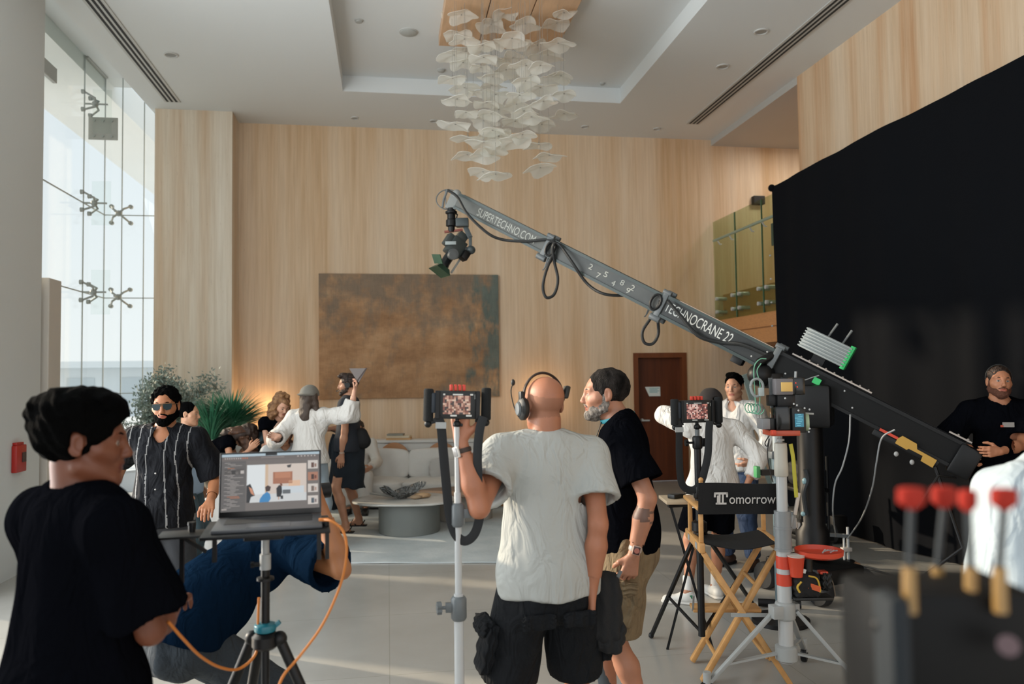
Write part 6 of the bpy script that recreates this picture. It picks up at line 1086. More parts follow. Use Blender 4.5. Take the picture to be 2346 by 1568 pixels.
    def bottoms(s, m, length=1.35, t=.014, flare=.012, waist=.06, res=None, amp=.005, name='trousers', hollow=None, drop=0.):
        """length: 1 = knee, 2 = ankle"""
        k = s.k; res = res or (.009 if s.near else .012); hollow = s.near and length < 1.9 if hollow is None else hollow; w3 = (.150 if s.fem else .150)*s.bulk
        def mk(t_, ext):
            F = SDF(); cl = [(s.pel+s.Rp[2]*waist*k, s.Rp[2])]
            F.cone(s.pel+s.Rp[2]*(waist+.05)*k, s.pel-s.Rp[2]*.03*k, (w3-.012)*k+t_, w3*k+t_, .04, s.Rp[1], .78, cl); 
            for sg in (-1, 1): F.ell(s.pel-s.Rp[2]*.10*k-s.Rp[1]*.035*k+s.Rp[0]*.06*sg*k, (.080*k*s.bulk+t_, .088*k+t_, .09*k+t_), s.Rp, .04)
            for n_ in 'RL':
                hp_, kn, an = s.hip[n_], s.kn[n_], s.an[n_]; b = .5+.5*s.bulk; u1 = unit(kn-hp_); u2 = unit(an-kn)
                if length <= 1: e_ = hp_+(kn-hp_)*(length+.12+ext*3); F.cone(hp_, e_, .084*k*b+t_, .062*k*b+t_+flare+.01, .03, None, 1., None if ext else [(hp_+(kn-hp_)*length, u1)])
                else:
                    F.cone(hp_, kn, .084*k*b+t_, .056*k*b+t_+flare, .03); e_ = kn+(an-kn)*(length-1+.1+ext*2); F.cone(kn, e_, .056*k*b+t_+flare, .043*k*b+t_+flare, .03, None, 1., None if ext else [(kn+(an-kn)*(length-1), u2)])
            return F
        A_ = mk(t, 0); B_ = mk(t-.026, .04) if hollow else None; return s.cloth(name, A_, m, res, folds(int(s.at[1]*100) % 89+5, amp, (0, 0, 1), 40), B_)
    def shoes(s, m, sole, res=.007, high=.0):
        for n_ in 'RL':
            an, f = s.an[n_], unit(s.ft[n_]); k = s.k; F = SDF(); z0 = an[2]-.085*k; g = V(an[0], an[1], z0); fl = [(g+V(0, 0, .002), (0, 0, -1))]
            F.cone(g-f*.045*k+V(0, 0, .045*k), g+f*.03*k+V(0, 0, .055*k), .042*k, .044*k, .03, None, 1., fl); F.cone(g+f*.02*k+V(0, 0, .045*k), g+f*.17*k+V(0, 0, .030*k), .046*k, .036*k, .03, V(0, 0, 1), .85, fl); F.cone(g+V(0, 0, .05*k), g+V(0, 0, (.095+high)*k)-f*.01, .042*k, .040*k, .02, None, 1., [(g+V(0, 0, (.105+high)*k), (0, 0, 1))]); o = s.cloth('shoe', F, m, res)
            G_ = SDF(); G_.cone(g-f*.05*k+V(0, 0, .012), g+f*.17*k+V(0, 0, .012), .046*k, .046*k, .01, None, 1., [(g+V(0, 0, .001), (0, 0, -1)), (g+V(0, 0, .024*k), (0, 0, 1))]); s.cloth('sole', G_, sole, res, parent=o)
    def socks(s, m, top_=.16, res=.008):
        for n_ in 'RL':
            an, kn = s.an[n_], s.kn[n_]; u = unit(kn-an); F = SDF(); F.cone(an-u*.02, an+u*(top_+.05), .040*s.k, .048*s.k, .01, None, 1., [(an+u*top_, u)]); s.cloth('sock', F, m, res)
    def headF0(s, infl=.01, res=None):
        F = SDF(); q = s.hs; F.ell(s.hp(0, -.018, .035), ((.076+infl)*q, (.096+infl)*q, (.083+infl)*q), s.Rh, .02); return F
    def hair(s, style, m, seed=1, thick=None, res=None, line=.062, low=-.045, amp=None):
        q = s.hs; res = res or (.0045 if s.near else .006); F = SDF(); R_ = s.Rh; E = lambda x, y, z, a, b, c, k_=.02, mode='u', cl=None: F.ell(s.hp(x, y, z), (a*q, b*q, c*q), R_, k_*q, cl, mode)
        th = thick or .010
        if style in ('short', 'curly', 'swept', 'flat'):
            nape = [(s.hp(0, 0, low), -R_[2])]
            E(0, -.020, .036, .077+th, .097+th, .083+th, .02, 'u', nape)
            if style == 'curly': 
                for i in range(16):
                    r_ = np.random.RandomState(seed+i); u_ = unit(r_.randn(3)*V(1, 1, .4)+V(0, -.1, .9)); c_ = V(0, -.018, .04)+u_*V(.075, .095, .085); E(c_[0], c_[1], c_[2], .032, .032, .028, .03)
                E(0, .045, .112, .060, .045, .03, .03)
            if style == 'swept': E(0, .045, .108, .062, .060, .030, .02); E(-.02, .085, .098, .035, .025, .020, .015)
            E(0, .115, .0, .072, .090, line+.018, .006, 's'); E(0, .06, -.045, .10, .056, .065, .006, 's')
            for sg in (-1, 1): E(.085*sg, -.004, -.004, .020, .022, .034, .004, 's')
            dn = rough_noise(seed, amp or (.0035 if style != 'curly' else .006), 150 if style != 'curly' else 130)
        elif style == 'long':
            E(0, -.022, .036, .080+th, .100+th, .084+th)
            for sg in (-1, 1): F.cone(s.hp(.062*sg, -.02, .02), s.hp(.085*sg, -.01, -.16), .040*q, .045*q, .03, R_[1], .9)
            F.cone(s.hp(0, -.07, .02), s.hp(0, -.085, -.19), .07*q, .075*q, .03, R_[1], .7); E(0, .105, -.01, .056, .085, .085, .008, 's'); dn = rough_noise(seed, amp or .008, 70)
        elif style == 'bun':
            E(0, -.020, .036, .079+th*.4, .099+th*.4, .085+th*.4); E(0, -.105, .085, .034, .034, .034, .012); E(0, .115, .0, .072, .092, line+.03, .006, 's'); E(0, .06, -.045, .10, .058, .068, .006, 's'); E(0, -.02, -.10, .1, .1, .05, .01, 's'); dn = rough_noise(seed, .003, 120)
            for sg in (-1, 1): E(.085*sg, -.004, -.004, .020, .022, .034, .004, 's')
        return s.cloth('hair', F, m, res, dn)
    def beard(s, m, seed=3, infl=.006, top_=-.030, res=None, moust=True, amp=.002):
        q = s.hs; res = res or (.004 if s.near else .0055); F = SDF(); R_ = s.Rh; cl = [(s.hp(0, 0, top_), R_[2]), (s.hp(0, -.005, 0), -R_[1])]
        F.ell(s.hp(0, .035, -.055), ((.052+infl)*q, (.055+infl)*q, (.055+infl)*q), R_, .02, cl)
        for sg in (-1, 1):
            F.cone(s.hp(.055*sg, .0, -.062), s.hp(.018*sg, .078, -.098), (.020+infl)*q, (.018+infl)*q, .02, None, 1., cl); F.cone(s.hp(.066*sg, .008, .0), s.hp(.060*sg, .004, -.05), .012*q, .018*q, .012)
            if moust: F.cone(s.hp(.004*sg, .101, -.047), s.hp(.026*sg, .092, -.058), .006*q, .005*q, .004)
        F.cone(s.hp(0, .05, -.105), s.hp(0, .083, -.102), (.022+infl)*q, (.019+infl)*q, .02, None, 1., cl)
        F.ell(s.hp(0, .100, -.0625), (.024*q, .020*q, .0105*q), R_, .004, None, 's'); F.ell(s.hp(0, .09, -.02), (.045*q, .045*q, .030*q), R_, .008, None, 's')
        if moust:
            for sg in (-1, 1): F.cone(s.hp(.003*sg, .101, -.0475), s.hp(.024*sg, .093, -.055), .0055*q, .004*q, .004)
        return s.cloth('beard', F, m, res, rough_noise(seed, amp, 260))
    def brows(s, m, res=.0035):
        F = SDF(); q = s.hs
        for sg in (-1, 1): F.cone(s.hp(.014*sg, .0975, .0235), s.hp(.032*sg, .0925, .0285), .0040*q, .0040*q, .003, s.Rh[1], .8); F.cone(s.hp(.032*sg, .0925, .0285), s.hp(.050*sg, .078, .0235), .0040*q, .0025*q, .003, s.Rh[1], .8)
        return s.cloth('eyebrows', F, m, res*1.1)
    def cap(s, m, brim_dir=1, band=True, res=.006):
        q = s.hs; F = SDF(); R_ = s.Rh; cl = [(s.hp(0, 0, .022), -R_[2])]; F.ell(s.hp(0, -.018, .035), (.096*q, .117*q, .106*q), R_, .02, cl); F.ell(s.hp(0, brim_dir*.105-.005, .034), (.070*q, .075*q, .0085*q), R_, .02); F.ell(s.hp(0, -.018, .137), (.007*q, .007*q, .005*q), R_, .003)
        if brim_dir < 0: F.ell(s.hp(0, .085, .035), (.040*q, .03*q, .022*q), R_, .006, None, 's')
        else: F.ell(s.hp(0, -.125, .035), (.034*q, .03*q, .020*q), R_, .006, None, 's')
        return s.cloth('cap', F, m, res, rough_noise(4, .001, 60))
    def add(s, mb, name, m, parent=None, **k): return s.T.part(mb, name, m, parent, **k)
# ============================================================ PEOPLE
M_HAIRB = mat('black hair', '060606', 1., bump=.5, bscale=160, stretch=(1, 1, .4), spec=.03); M_HAIRBR = mat('dark brown hair', '2B1B12', .55, bump=.8, bscale=140, stretch=(1, 1, .3)); M_HAIRG = mat('greying dark hair', '0C0A09', .75, bump=.8, bscale=200, col2='2E2A28', vscale=24., spec=.1, stretch=(1, 1, .4))
M_BEARDG = mat('grey beard hair', '5F5852', .95, bump=.9, bscale=260, spec=.1, col2='A09890', vscale=60.); M_CURL = mat('golden brown curls', '6B472C', .6, bump=.9, bscale=90, col2='A07850', vscale=30.)
M_BLKTEE = mat('black cotton', '090A0E', 1., bump=.1, bscale=260, spec=0., wr=.02); M_NAVY = mat('navy cotton', '0B1A2B', 1., bump=.1, bscale=260, spec=0., wr=.02); M_GTEE = mat('pale grey cotton', 'A8AAA6', .9, bump=.1, bscale=260, wr=.022); M_WHS = mat('white cotton shirt', 'CFCCC7', .85, bump=.12, bscale=220, wr=.03); M_CREAM = mat('cream cotton', 'B9AC97', .9, bump=.12, bscale=220, wr=.03)
M_CARGO = mat('dark charcoal cargo cotton', '16181B', .9, bump=.25, bscale=160, wr=.04, spec=.2, var=.15, vscale=12.); M_KHAKI = mat('khaki washed cotton', '75644B', .9, bump=.25, bscale=160, wr=.04, var=.16, vscale=12.); M_JEANG = mat('grey blue denim', '2A3239', .9, wr=.03, bump=.3, bscale=220, var=.18, vscale=9.); M_JEANB = mat('mid blue denim', '2A3A54', .9, wr=.03, bump=.3, bscale=220, var=.15, vscale=9.)
M_SOLEW = mat('white rubber', 'CFCDC8', .6); M_SNK = mat('white sneaker leather', 'D2D1CC', .5)
def xy(px, D, y=1000): p = PD(px, y, D); return (p[0], p[1])
# ---- bald man with headset, holding the monitor stand, back to the camera
c = xy(1250, 3.25); gr = V(gx[0], gx[1], 0)*0
hand_t = PD(1056, 1012, 2.99)
P = Person('bald man in a pale grey tee and dark cargo shorts with headset, back to camera', c, 6, 1.80, bulk=1.09, near=True, skn='A56C50', head=(10, 4, 0), belly=.02,
    LA=dict(hand=hand_t, hint=(.05, -.35, -1), dir=(-.02, .03, 1), palm=(.55, .75, 0), curl=42, tcurl=25, up=.015), RA=dict(hand=PD(1356, 1348, 3.15), hint=(.1, -1, 0)), RL=dict(w=.17), LL=dict(w=.17))
P.body(stub=lambda l: (l[:, 1] < .03) & (l[:, 2] < .052+.25*l[:, 1]) & (l[:, 2] > -.052) & (np.abs(l[:, 0]) < .085) & (l[:, 1] < .0))
P.top(M_GTEE, .66, t=.020, loose=.022, hem=-.085, neck_r=.070, amp=.0075, sl_r=.014, neck_drop=-.006); P.bottoms(M_CARGO, .96, t=.020, flare=.030, name='cargo_shorts', waist=.03); P.shoes(mat('black sneaker', '1A1B1D', .6), M_SOLEW); P.socks(mat('dark sock', '26282B', .9))
k = P.k
for sg, n_ in ((-1, 'L'), (1, 'R')):
    hp_, kn = P.hip[n_], P.kn[n_]; pc = hp_+(kn-hp_)*.62+P.r0*sg*.118*k-P.f0*.01
    po = P.add(soft_box(pc, (.045, .15, .21), np.array([P.r0, P.f0, unit(hp_-kn)]), puff=.008, seed=sg+2), 'cargo_pocket', M_CARGO); P.add(soft_box(pc+V(0, 0, .085)+P.r0*sg*.01, (.05, .16, .07), np.array([P.r0, P.f0, unit(hp_-kn)]), puff=.004, seed=sg+7), 'pocket_flap', M_CARGO, po)
for sg in (-1, 1): P.add(soft_box(P.pel-P.f0*.150-V(0, 0, .165)+P.r0*sg*.085, (.13, .02, .05), np.array([P.r0, P.f0, P.U]), puff=.002, seed=3), 'back_pocket_flap', M_CARGO)
hs = P.hs; pts = [P.hp(.094*math.cos(a), -.004, .028+.108*math.sin(a)) for a in np.linspace(-.1, math.pi+.1, 25)]; hb_ = P.add(MB().tube(pts, [(.0055, .009)]*25, 8, flat=P.Rh[1]), 'headset_band', mat('dark brown headband', '2A1A12', .6))
P.add(MB().lathe(P.hp(-.084, -.004, -.012), [(.001, .0), (.034, .0), (.040, .008), (.040, .022), (.030, .032), (.001, .034)], 24, axis=-P.Rh[0], sc=(1, 1.2)), 'ear_cup', BLKP, hb_); P.add(MB().lathe(P.hp(-.118, -.004, -.012), [(.001, .0), (.024, .0), (.020, .008), (.001, .010)], 20, axis=-P.Rh[0], sc=(1, 1.25)), 'cup_plate', GRYM, hb_); P.add(MB().box(P.hp(.106, -.008, .052), (.022, .035, .055), P.Rh @ rot(P.Rh[1], 18).T), 'temple_pad', BLKP, hb_, bevel=.006); P.add(MB().box(P.hp(-.104, -.004, .04), (.016, .026, .04), P.Rh), 'band_slider', BLKP, hb_, bevel=.004)
P.add(MB().tube(spline([P.hp(-.118, .0, -.045), P.hp(-.128, .02, .0), P.hp(-.134, .03, .06), P.hp(-.122, .035, .095)], 8), .0024, 6).ball(P.hp(-.120, .036, .10), (.009, .009, .014), 10), 'boom_microphone', BLKP, hb_)
P.add(MB().tube([P.neck+P.Rc[2]*.030+P.r0*.068*math.cos(a)+P.f0*(.005+.072*math.sin(a))+P.Rc[2]*.010*math.sin(a) for a in np.linspace(0, 6.28, 33)[:-1]], [(.0022, .0065)]*32, 8, closed=True, flat=(0, 0, 1)), 'lanyard', mat('brown black lanyard', '1C1410', .8))
w_ = P.wr['L']; u_ = unit(P.wr['L']-P.el['L']); wc = w_-u_*.035; xx, yy, zz = frame(u_, (0, 0, 1)); wm = mat('white watch case', 'CFCBC4', .3)
P.add(MB().tube([wc+xx*.0300*math.cos(a)+yy*.0300*math.sin(a) for a in np.linspace(0, 6.28, 25)[:-1]], [(.0018, .009)]*24, 8, closed=True, flat=u_), 'watch_strap', mat('dark watch strap', '3A2C26', .7)); wd = unit(-cR*.8-V(0, 1, 0)*.6); wd = unit(wd-u_*(wd @ u_)); P.add(MB().box(wc+wd*.034, (.034, .010, .042), np.array([np.cross(u_, wd), wd, u_])), 'watch_case', wm, bevel=.004); P.add(MB().box(wc+wd*.0398, (.024, .002, .032), np.array([np.cross(u_, wd), wd, u_])), 'watch_face', mat('grey watch glass', '8E8F90', .2), bevel=.001)
q = PD(1386, 1390, 3.28); t = TH('belt_pouch', 'black belt pouch with cloth hanging at the right hip of the bald man', 'pouch', q); t.part(soft_box(q-V(0, 0, .0), (.12, .11, .26), RB, puff=.012, seed=31), 'bag', mat('black cordura', '131416')); t.part(soft_box(q+V(.02, -.01, -.12), (.10, .07, .12), RB @ rot(FW, 14).T, puff=.01, seed=8), 'lower_pocket', mat('black cordura', '131416')); t.part(MB().bar(q+V(-.03, 0, .10), q+V(-.05, -.01, .19), .05, .02), 'belt_loop', mat('black cordura', '131416')); t.part(MB().bar(q+V(.03, -.04, .10), q+V(.06, -.04, .155), .008, .014), 'tool_tip', GRYM)
# ---- grey bearded man in profile
c = xy(1432, 3.9)
P = Person('grey bearded man in black tee and khaki shorts standing in profile facing left', c, 72, 1.85, bulk=1.10, near=True, skn='A8755C', head=(8, 2, 0), belly=.035, lean=2, headlean=32,
    LA=dict(hand=PD(1452, 1272, 3.60), hint=(.5, -.4, 0), palm=(0, 1, 0), curl=48, tcurl=30), RA=dict(hand=PD(1378, 1250, 4.05), hint=(.5, .5, 0), curl=30), RL=dict(w=.10, f=.10), LL=dict(w=.10, f=-.08))
fa0, fa1 = P.el['L'], P.wr['L']; fu = unit(fa1-fa0)
P.body(tattoo=lambda c_: (np.abs((c_-fa0) @ fu-.075) < .028) & (np.linalg.norm((c_-fa0)-((c_-fa0) @ fu)[:, None]*fu, axis=1) < .07) & ((np.abs((c_-fa0) @ fu-.055) < .006) | (np.abs((c_-fa0) @ fu-.098) < .006) | (((c_-fa0) @ V(1, 0, 0)) < -.01+.0*c_[:, 0])))
P.hair('short', M_HAIRG, 5, .009, line=.078, low=-.055, amp=.002); P.beard(M_BEARDG, infl=.004, top_=-.032); P.brows(mat('grey brows', '5A504A', .8))
P.top(M_BLKTEE, .74, t=.016, loose=.010, hem=-.075, neck_r=.074, amp=.009, sl_r=.012); P.bottoms(M_KHAKI, .93, t=.020, flare=.034, name='cargo_shorts', waist=.02, amp=.007); P.shoes(mat('black sneaker', '1A1B1D'), M_SOLEW); P.socks(mat('grey calf sock', '4A5054', .9), .24)
ls = [P.neck+P.Rc[2]*(.052*(1-abs(math.cos(a))**2)*0+.020+.022*(-math.sin(a)))+P.r0*.078*math.cos(a)+P.f0*(.016+.086*math.sin(a)) for a in np.linspace(0, 6.28, 33)[:-1]]; mt = mat('teal lanyard ribbon', '2F8F9C', .6)
ly = P.add(MB().tube(ls, [(.0025, .010)]*32, 8, closed=True, flat=(0, 0, 1)), 'lanyard', mt)
fa = P.neck+P.f0*.098; P.add(MB().tube(spline([fa+P.Rc[2]*.0-P.r0*.03, fa+P.f0*.035-P.U*.10-P.r0*.02, fa+P.f0*.050-P.U*.20-P.r0*.01], 6), [(.008, .0022)]*13, 8, flat=P.f0).tube(spline([fa+P.Rc[2]*.0+P.r0*.03, fa+P.f0*.035-P.U*.10+P.r0*.02, fa+P.f0*.050-P.U*.20+P.r0*.01], 6), [(.008, .0022)]*13, 8, flat=P.f0), 'lanyard_tails', mat('black lanyard tail', '16181A', .6), ly)
wl = unit(-P.r0*.75+P.f0*.55); cp_ = P.chest+P.U*.02+P.f0*.135-P.r0*.10
cx_ = unit(-P.f0*.80-P.r0*-.0-P.r0*.45*0+P.r0*-.5); 
P.add(text_mb('life', P.chest+P.U*.0+P.f0*.150-P.r0*.060, unit(-P.f0*.62-P.r0*.78), unit(P.U), .040, .002), 'chest_letters', mat('coral printed letters', 'C9735E', .8), smooth=False)
pc = P.hip['L']+(P.kn['L']-P.hip['L'])*.60-P.r0*.115; Rk = np.array([P.r0, P.f0, unit(P.hip['L']-P.kn['L'])]); po = P.add(soft_box(pc, (.04, .15, .19), Rk, puff=.008, seed=5), 'cargo_pocket', M_KHAKI); P.add(soft_box(pc+V(0, 0, .085)-P.r0*.008, (.048, .17, .065), Rk, puff=.004, seed=6), 'pocket_flap', M_KHAKI, po)
w_ = P.wr['L']; u_ = fu; wc = w_-u_*.03; xx, yy, zz = frame(u_, (0, 1, 0)); wd = unit(V(-.15, -1, 0)); wd = unit(wd-u_*(wd @ u_)); Rw_ = np.array([np.cross(u_, wd), wd, u_])
P.add(MB().tube([wc+xx*.0295*math.cos(a)+yy*.0295*math.sin(a) for a in np.linspace(0, 6.28, 25)[:-1]], [(.002, .011)]*24, 8, closed=True, flat=u_), 'watch_strap', mat('silver watch strap', 'A8A29C', .4, .5)); P.add(MB().box(wc+wd*.034, (.038, .012, .044), Rw_), 'watch_case', mat('rose steel watch case', 'B59A8C', .3, .6), bevel=.005); P.add(MB().box(wc+wd*.0405, (.030, .002, .036), Rw_), 'watch_face', mat('dark watch face', '3A1512', .15), bevel=.001); P.add(MB().lathe(wc+wd*.0417, [(.001, 0), (.011, 0), (.0125, .0004), (.001, .0005)], 20, axis=wd), 'watch_dial_ring', mat('pale red dial', 'B06A5C', .4))
# ---- near dark haired man at the left, seen from behind in profile
c = xy(178, 2.08, 1200)
P = Person('dark haired young man in a black tee close at the left edge looking right', c, -42, 1.76, bulk=1.0, near=True, skn='6E3F2A', head=(-38, 4, 0), twist=0,
    RA=dict(hand=PD(395, 1385, 2.28), hint=(.3, -.8, -1), curl=30, palm=(0, 0, -1)), LA=dict(hand=PD(250, 1500, 2.55), hint=(-1, 0, -.6), curl=30), RL=dict(w=.13), LL=dict(w=.13))
P.body(); P.hair('curly', M_HAIRB, 12, .022, line=.052, low=-.058, amp=.004); P.brows(M_HAIRB); P.top(M_BLKTEE, .80, t=.024, loose=.036, hem=-.17, neck_r=.070, amp=.009, sl_r=.026, neck_drop=-.004); P.bottoms(M_NAVY, 2., name='trousers'); P.shoes(mat('black sneaker', '1A1B1D'), M_SOLEW)
# ---- man bending behind the laptop
c = xy(428, 3.12, 1430)
P = Person('man in a navy tee and grey jeans bending forward behind the laptop', c, -50, 1.76, bulk=1.10, near=True, skn='A06A45', lean=60, drop=.15, head=(0, 25, 0), headlean=35, belly=.02,
    RA=dict(hand=PD(738, 1165, 3.15), hint=(.5, -.3, -1), curl=50, up=.0, dir=(-.2, .4, 1), palm=(-1, 0, 0)), LA=dict(hand=PD(640, 1185, 3.6), hint=(.3, .6, -1), curl=50), RL=dict(foot=(PD(600, 1568, 3.0)[0]-.12, c[1]-.02), yaw=10), LL=dict(foot=(c[0]-.02, c[1]+.22)))
P.body(); P.hair('short', M_HAIRB, 4); P.top(M_NAVY, .80, t=.020, loose=.020, hem=-.05, neck_r=.068, amp=.006, sl_r=.024); P.bottoms(M_JEANG, 1.96, t=.014, flare=.014, name='jeans', amp=.006); P.shoes(mat('dark sneaker', '24262A', .6), M_SOLEW)
hc_ = (P.wr['R']+P.wr['L'])/2+V(.0, .05, .08); t = TH('photo_camera', 'black photo camera held up by the bending man behind the laptop', 'camera', hc_); t.part(MB().box(hc_, (.13, .06, .09), rotz(-1.1)), 'camera_body', BLKP, bevel=.01); t.part(MB().cyl(hc_, hc_+V(.12, .05, 0), .034, n=20), 'lens', BLK)
# ---- man in striped shirt and sunglasses
c = xy(372, 4.98, 1200)
sc_ = V(c[0], c[1], 0)
P = Person('bearded man in sunglasses and black shirt with thin white stripes walking forward', c, 176, 1.76, bulk=1.0, near=True, skn='A56B47', head=(6, 3, 2), side=-2,
    LA=dict(hand=PD(482, 1148, 4.85), hint=(.3, .9, -.2), curl=18, palm=(0, 1, 0)), RA=dict(hand=PD(262, 1118, 5.25), hint=(-.5, .8, -.2), curl=30), RL=dict(foot=(PG(345, 1490)[0], PG(345, 1490)[1]), yaw=0), LL=dict(w=.10, f=-.22))
P.body(); P.hair('short', M_HAIRB, 7, .013, line=.070, amp=.005); P.beard(M_HAIRB, infl=.007, top_=-.034); P.brows(M_HAIRB)
ST_ = [(-.165, .0), (-.095, .0), (-.035, .0), (.05, .0), (.10, 0), (.165, 0)]
def stripe(c_):
    l = (c_-P.pel); x = l @ P.r0; f = l @ P.f0; z = c_[:, 2]; o = np.zeros(len(c_)); xw = x+.012*np.sin(z*9+x*5)
    for s_ in (-.19, -.125, -.06, .055, .12, .185): o[(np.abs(xw-s_) < .0036)] = 1
    return o
o = P.top([mat('black viscose', '0A0C12', .8, bump=.1, bscale=200, wr=.03, spec=.2), mat('white woven stripe', '7E7D7C', .8)], .92, t=.018, loose=.022, hem=-.10, neck_r=.066, amp=.007, sl_r=.018, vneck=.11, name='shirt', res=.0062, slot=stripe)
for z_ in (1.20, 1.10, 1.0, .91): P.add(MB().ball(V(c[0], c[1], z_)+P.f0*(.128+(.01 if z_ < 1.05 else 0))+P.r0*.0, (.0055, .003, .0055), 8), 'shirt_button', mat('pearl button', 'C9C7C2', .3))
for sg in (-1, 1): P.add(MB().prism([(0, 0), (.055, -.02), (.075, -.085), (.03, -.06)], P.neck+P.f0*.078+P.r0*.028*sg+P.U*.022, unit(P.r0*sg*.9-P.f0*.25), unit(P.U+P.f0*-.35), .004), 'collar', mat('black viscose', '101218'), smooth=False)
P.bottoms(mat('dark grey trousers', '2D2F33', .9, bump=.2, bscale=200), 1.95, t=.016, flare=.020, name='trousers', amp=.007); P.shoes(mat('black red sneaker', '2A1618', .6), M_SOLEW, high=.02)
gl = mat('dark teal sunglass lens', '1A2A2E', .5, spec=.25); fr = P.add(MB().tube([P.hp(.012, .113, .012), P.hp(-.012, .113, .012)], .0022, 6).tube([P.hp(-.060, .090, .018), P.hp(0, .112, .020), P.hp(.060, .090, .018)], .0020, 6).tube([P.hp(.061, .092, .014), P.hp(.078, .01, .010), P.hp(.080, -.01, .0)], .002, 6).tube([P.hp(-.061, .092, .014), P.hp(-.078, .01, .010), P.hp(-.080, -.01, .0)], .002, 6), 'sunglasses', mat('gold wire frame', '5A4A30', .3, .7))
for sg in (-1, 1):
    pl2 = [(-.026, .013), (.026, .014), (.028, -.002), (.018, -.022), (-.006, -.026), (-.022, -.014)]; P.add(MB().prism([(a*sg, b) for a, b in pl2], P.hp(.033*sg, .104, .004), unit(P.Rh[0]-P.Rh[1]*.25*sg), P.Rh[2], .002), 'lens', gl, fr, smooth=False)
# ---- woman with bun
c = xy(428, 7.1)
P = Person('woman with black hair bun and pale blue shirt behind the striped shirt man', c, -95, 1.60, fem=True, skn='B98A6C', head=(0, 4, 0))
P.body(); P.hair('bun', M_HAIRB, 3); P.brows(M_HAIRB); P.top(mat('pale blue denim shirt', '8FA3B8', .9, bump=.2, bscale=200), 1.8, t=.018, loose=.02, hem=-.12, name='shirt', neck_r=.06); P.bottoms(mat('teal grey trousers', '3E5058', .9), 1.95); P.shoes(mat('dark sneaker', '24262A'), M_SOLEW)
# ---- bending woman in beige trousers
c = xy(440, 8.25, 1050)
P = Person('woman in black top and beige trousers bent far forward with long brown hair hanging', c, -82, 1.68, fem=True, skn='C08E70', lean=62, drop=.03, head=(0, 78, 0), headlean=70,
    RA=dict(hand=PD(572, 1030, 8.1), hint=(.1, -.5, -1)), LA=dict(hand=PD(560, 1025, 8.5), hint=(.1, .5, -1)))
P.body(); P.top(M_BLKTEE, .25, t=.010, loose=.004, hem=.07, amp=.003, name='top'); P.bottoms(M_CREAM, 1.98, t=.022, flare=.035, name='trousers', waist=.12, amp=.006); P.shoes(M_SNK, M_SOLEW)
P.hair('long', M_HAIRBR, 5, .012)
F = SDF(); hc_ = P.hc; F.cone(hc_+V(-.06, -.04, .03), hc_+V(.06, -.07, -.20), .07, .05, .03).cone(hc_+V(0, .04, .03), hc_+V(.08, .03, -.22), .07, .04, .03).cone(hc_+V(-.14, -.05, .04), hc_, .05, .07, .03); P.cloth('hair', F, mat('long brown hair', '3A2418', .55, bump=.8, bscale=120, stretch=(1, 1, .2), col2='5E3D28', vscale=30.), .007, rough_noise(6, .010, 70))
# ---- curly haired woman
c = xy(632, 8.6)
P = Person('woman with golden brown curly hair in black crop top looking down', c, -150, 1.64, fem=True, skn='C99A80', lean=10, head=(8, 28, 0), headlean=20, RA=dict(hand=PD(655, 1022, 8.3), hint=(-.8, .3, -1)), LA=dict(hand=PD(668, 1015, 8.3), hint=(.8, .4, -1)))
P.body(); P.top(M_BLKTEE, .30, t=.008, loose=.004, hem=.14, amp=.002, name='crop_top'); P.bottoms(mat('teal jeans', '31474B', .9, bump=.2), 1.96); P.shoes(M_SNK, M_SOLEW); P.brows(M_HAIRBR)
F = SDF(); q = P.hs
for sg in (-1, 1): F.cone(P.hp(.05*sg, -.02, .07), P.hp(.095*sg, .005, -.13), .045*q, .058*q, .04)
F.ell(P.hp(0, -.03, .05), (.092*q, .105*q, .095*q), P.Rh, .03); F.cone(P.hp(0, -.09, .0), P.hp(0, -.11, -.14), .08*q, .09*q, .04); F.ell(P.hp(.0, .115, -.02), (.050*q, .08*q, .085*q), P.Rh, .01, None, 's'); P.cloth('hair', F, M_CURL, .006, rough_noise(9, .014, 62))
# ---- person with blue cap leaning in
c = xy(572, 8.75)
P = Person('person in a slate blue cap leaning over between the two women', c, -105, 1.62, fem=True, skn='C99A80', lean=38, drop=.02, head=(0, 45, 0), headlean=45, RA=dict(hand=PD(640, 1012, 8.35), hint=(0, -.6, -1)), LA=dict(hand=PD(640, 1020, 8.7), hint=(0, .6, -1)))
P.body(); P.hair('short', M_HAIRBR, 3, low=-.07); P.cap(mat('slate blue cap cotton', '5B6C7B', .9, bump=.15, bscale=220)); P.top(mat('dark teal cotton', '23343A', .9), .6, t=.012, hem=-.06); P.bottoms(M_JEANG, 1.96); P.shoes(M_SNK, M_SOLEW)
# ---- seated person being dressed
c = xy(648, 8.15); stl = TH('stool', 'white stool under the seated person being made up', 'stool', (c[0], c[1], 0)); stl.part(MB().cyl((c[0], c[1], .56), (c[0], c[1], .62), .19, n=30), 'seat', M_WHITE, bevel=.01)
for a_ in range(4): stl.part(MB().cyl((c[0]+.12*math.cos(a_*1.57+.78), c[1]+.12*math.sin(a_*1.57+.78), .56), (c[0]+.18*math.cos(a_*1.57+.78), c[1]+.18*math.sin(a_*1.57+.78), 0), .014, n=10), 'leg', ALU)
P = Person('seated person with long dark hair and grey wrap in front of the curly haired woman', c, -165, 1.60, fem=True, skn='C08A6A', drop=.26, head=(12, 12, 0), LA=dict(hand=(c[0]+.12, c[1]-.30, .72)), RA=dict(hand=(c[0]-.1, c[1]-.30, .72)), RL=dict(foot=(c[0]-.12, c[1]-.40)), LL=dict(foot=(c[0]+.12, c[1]-.40)))
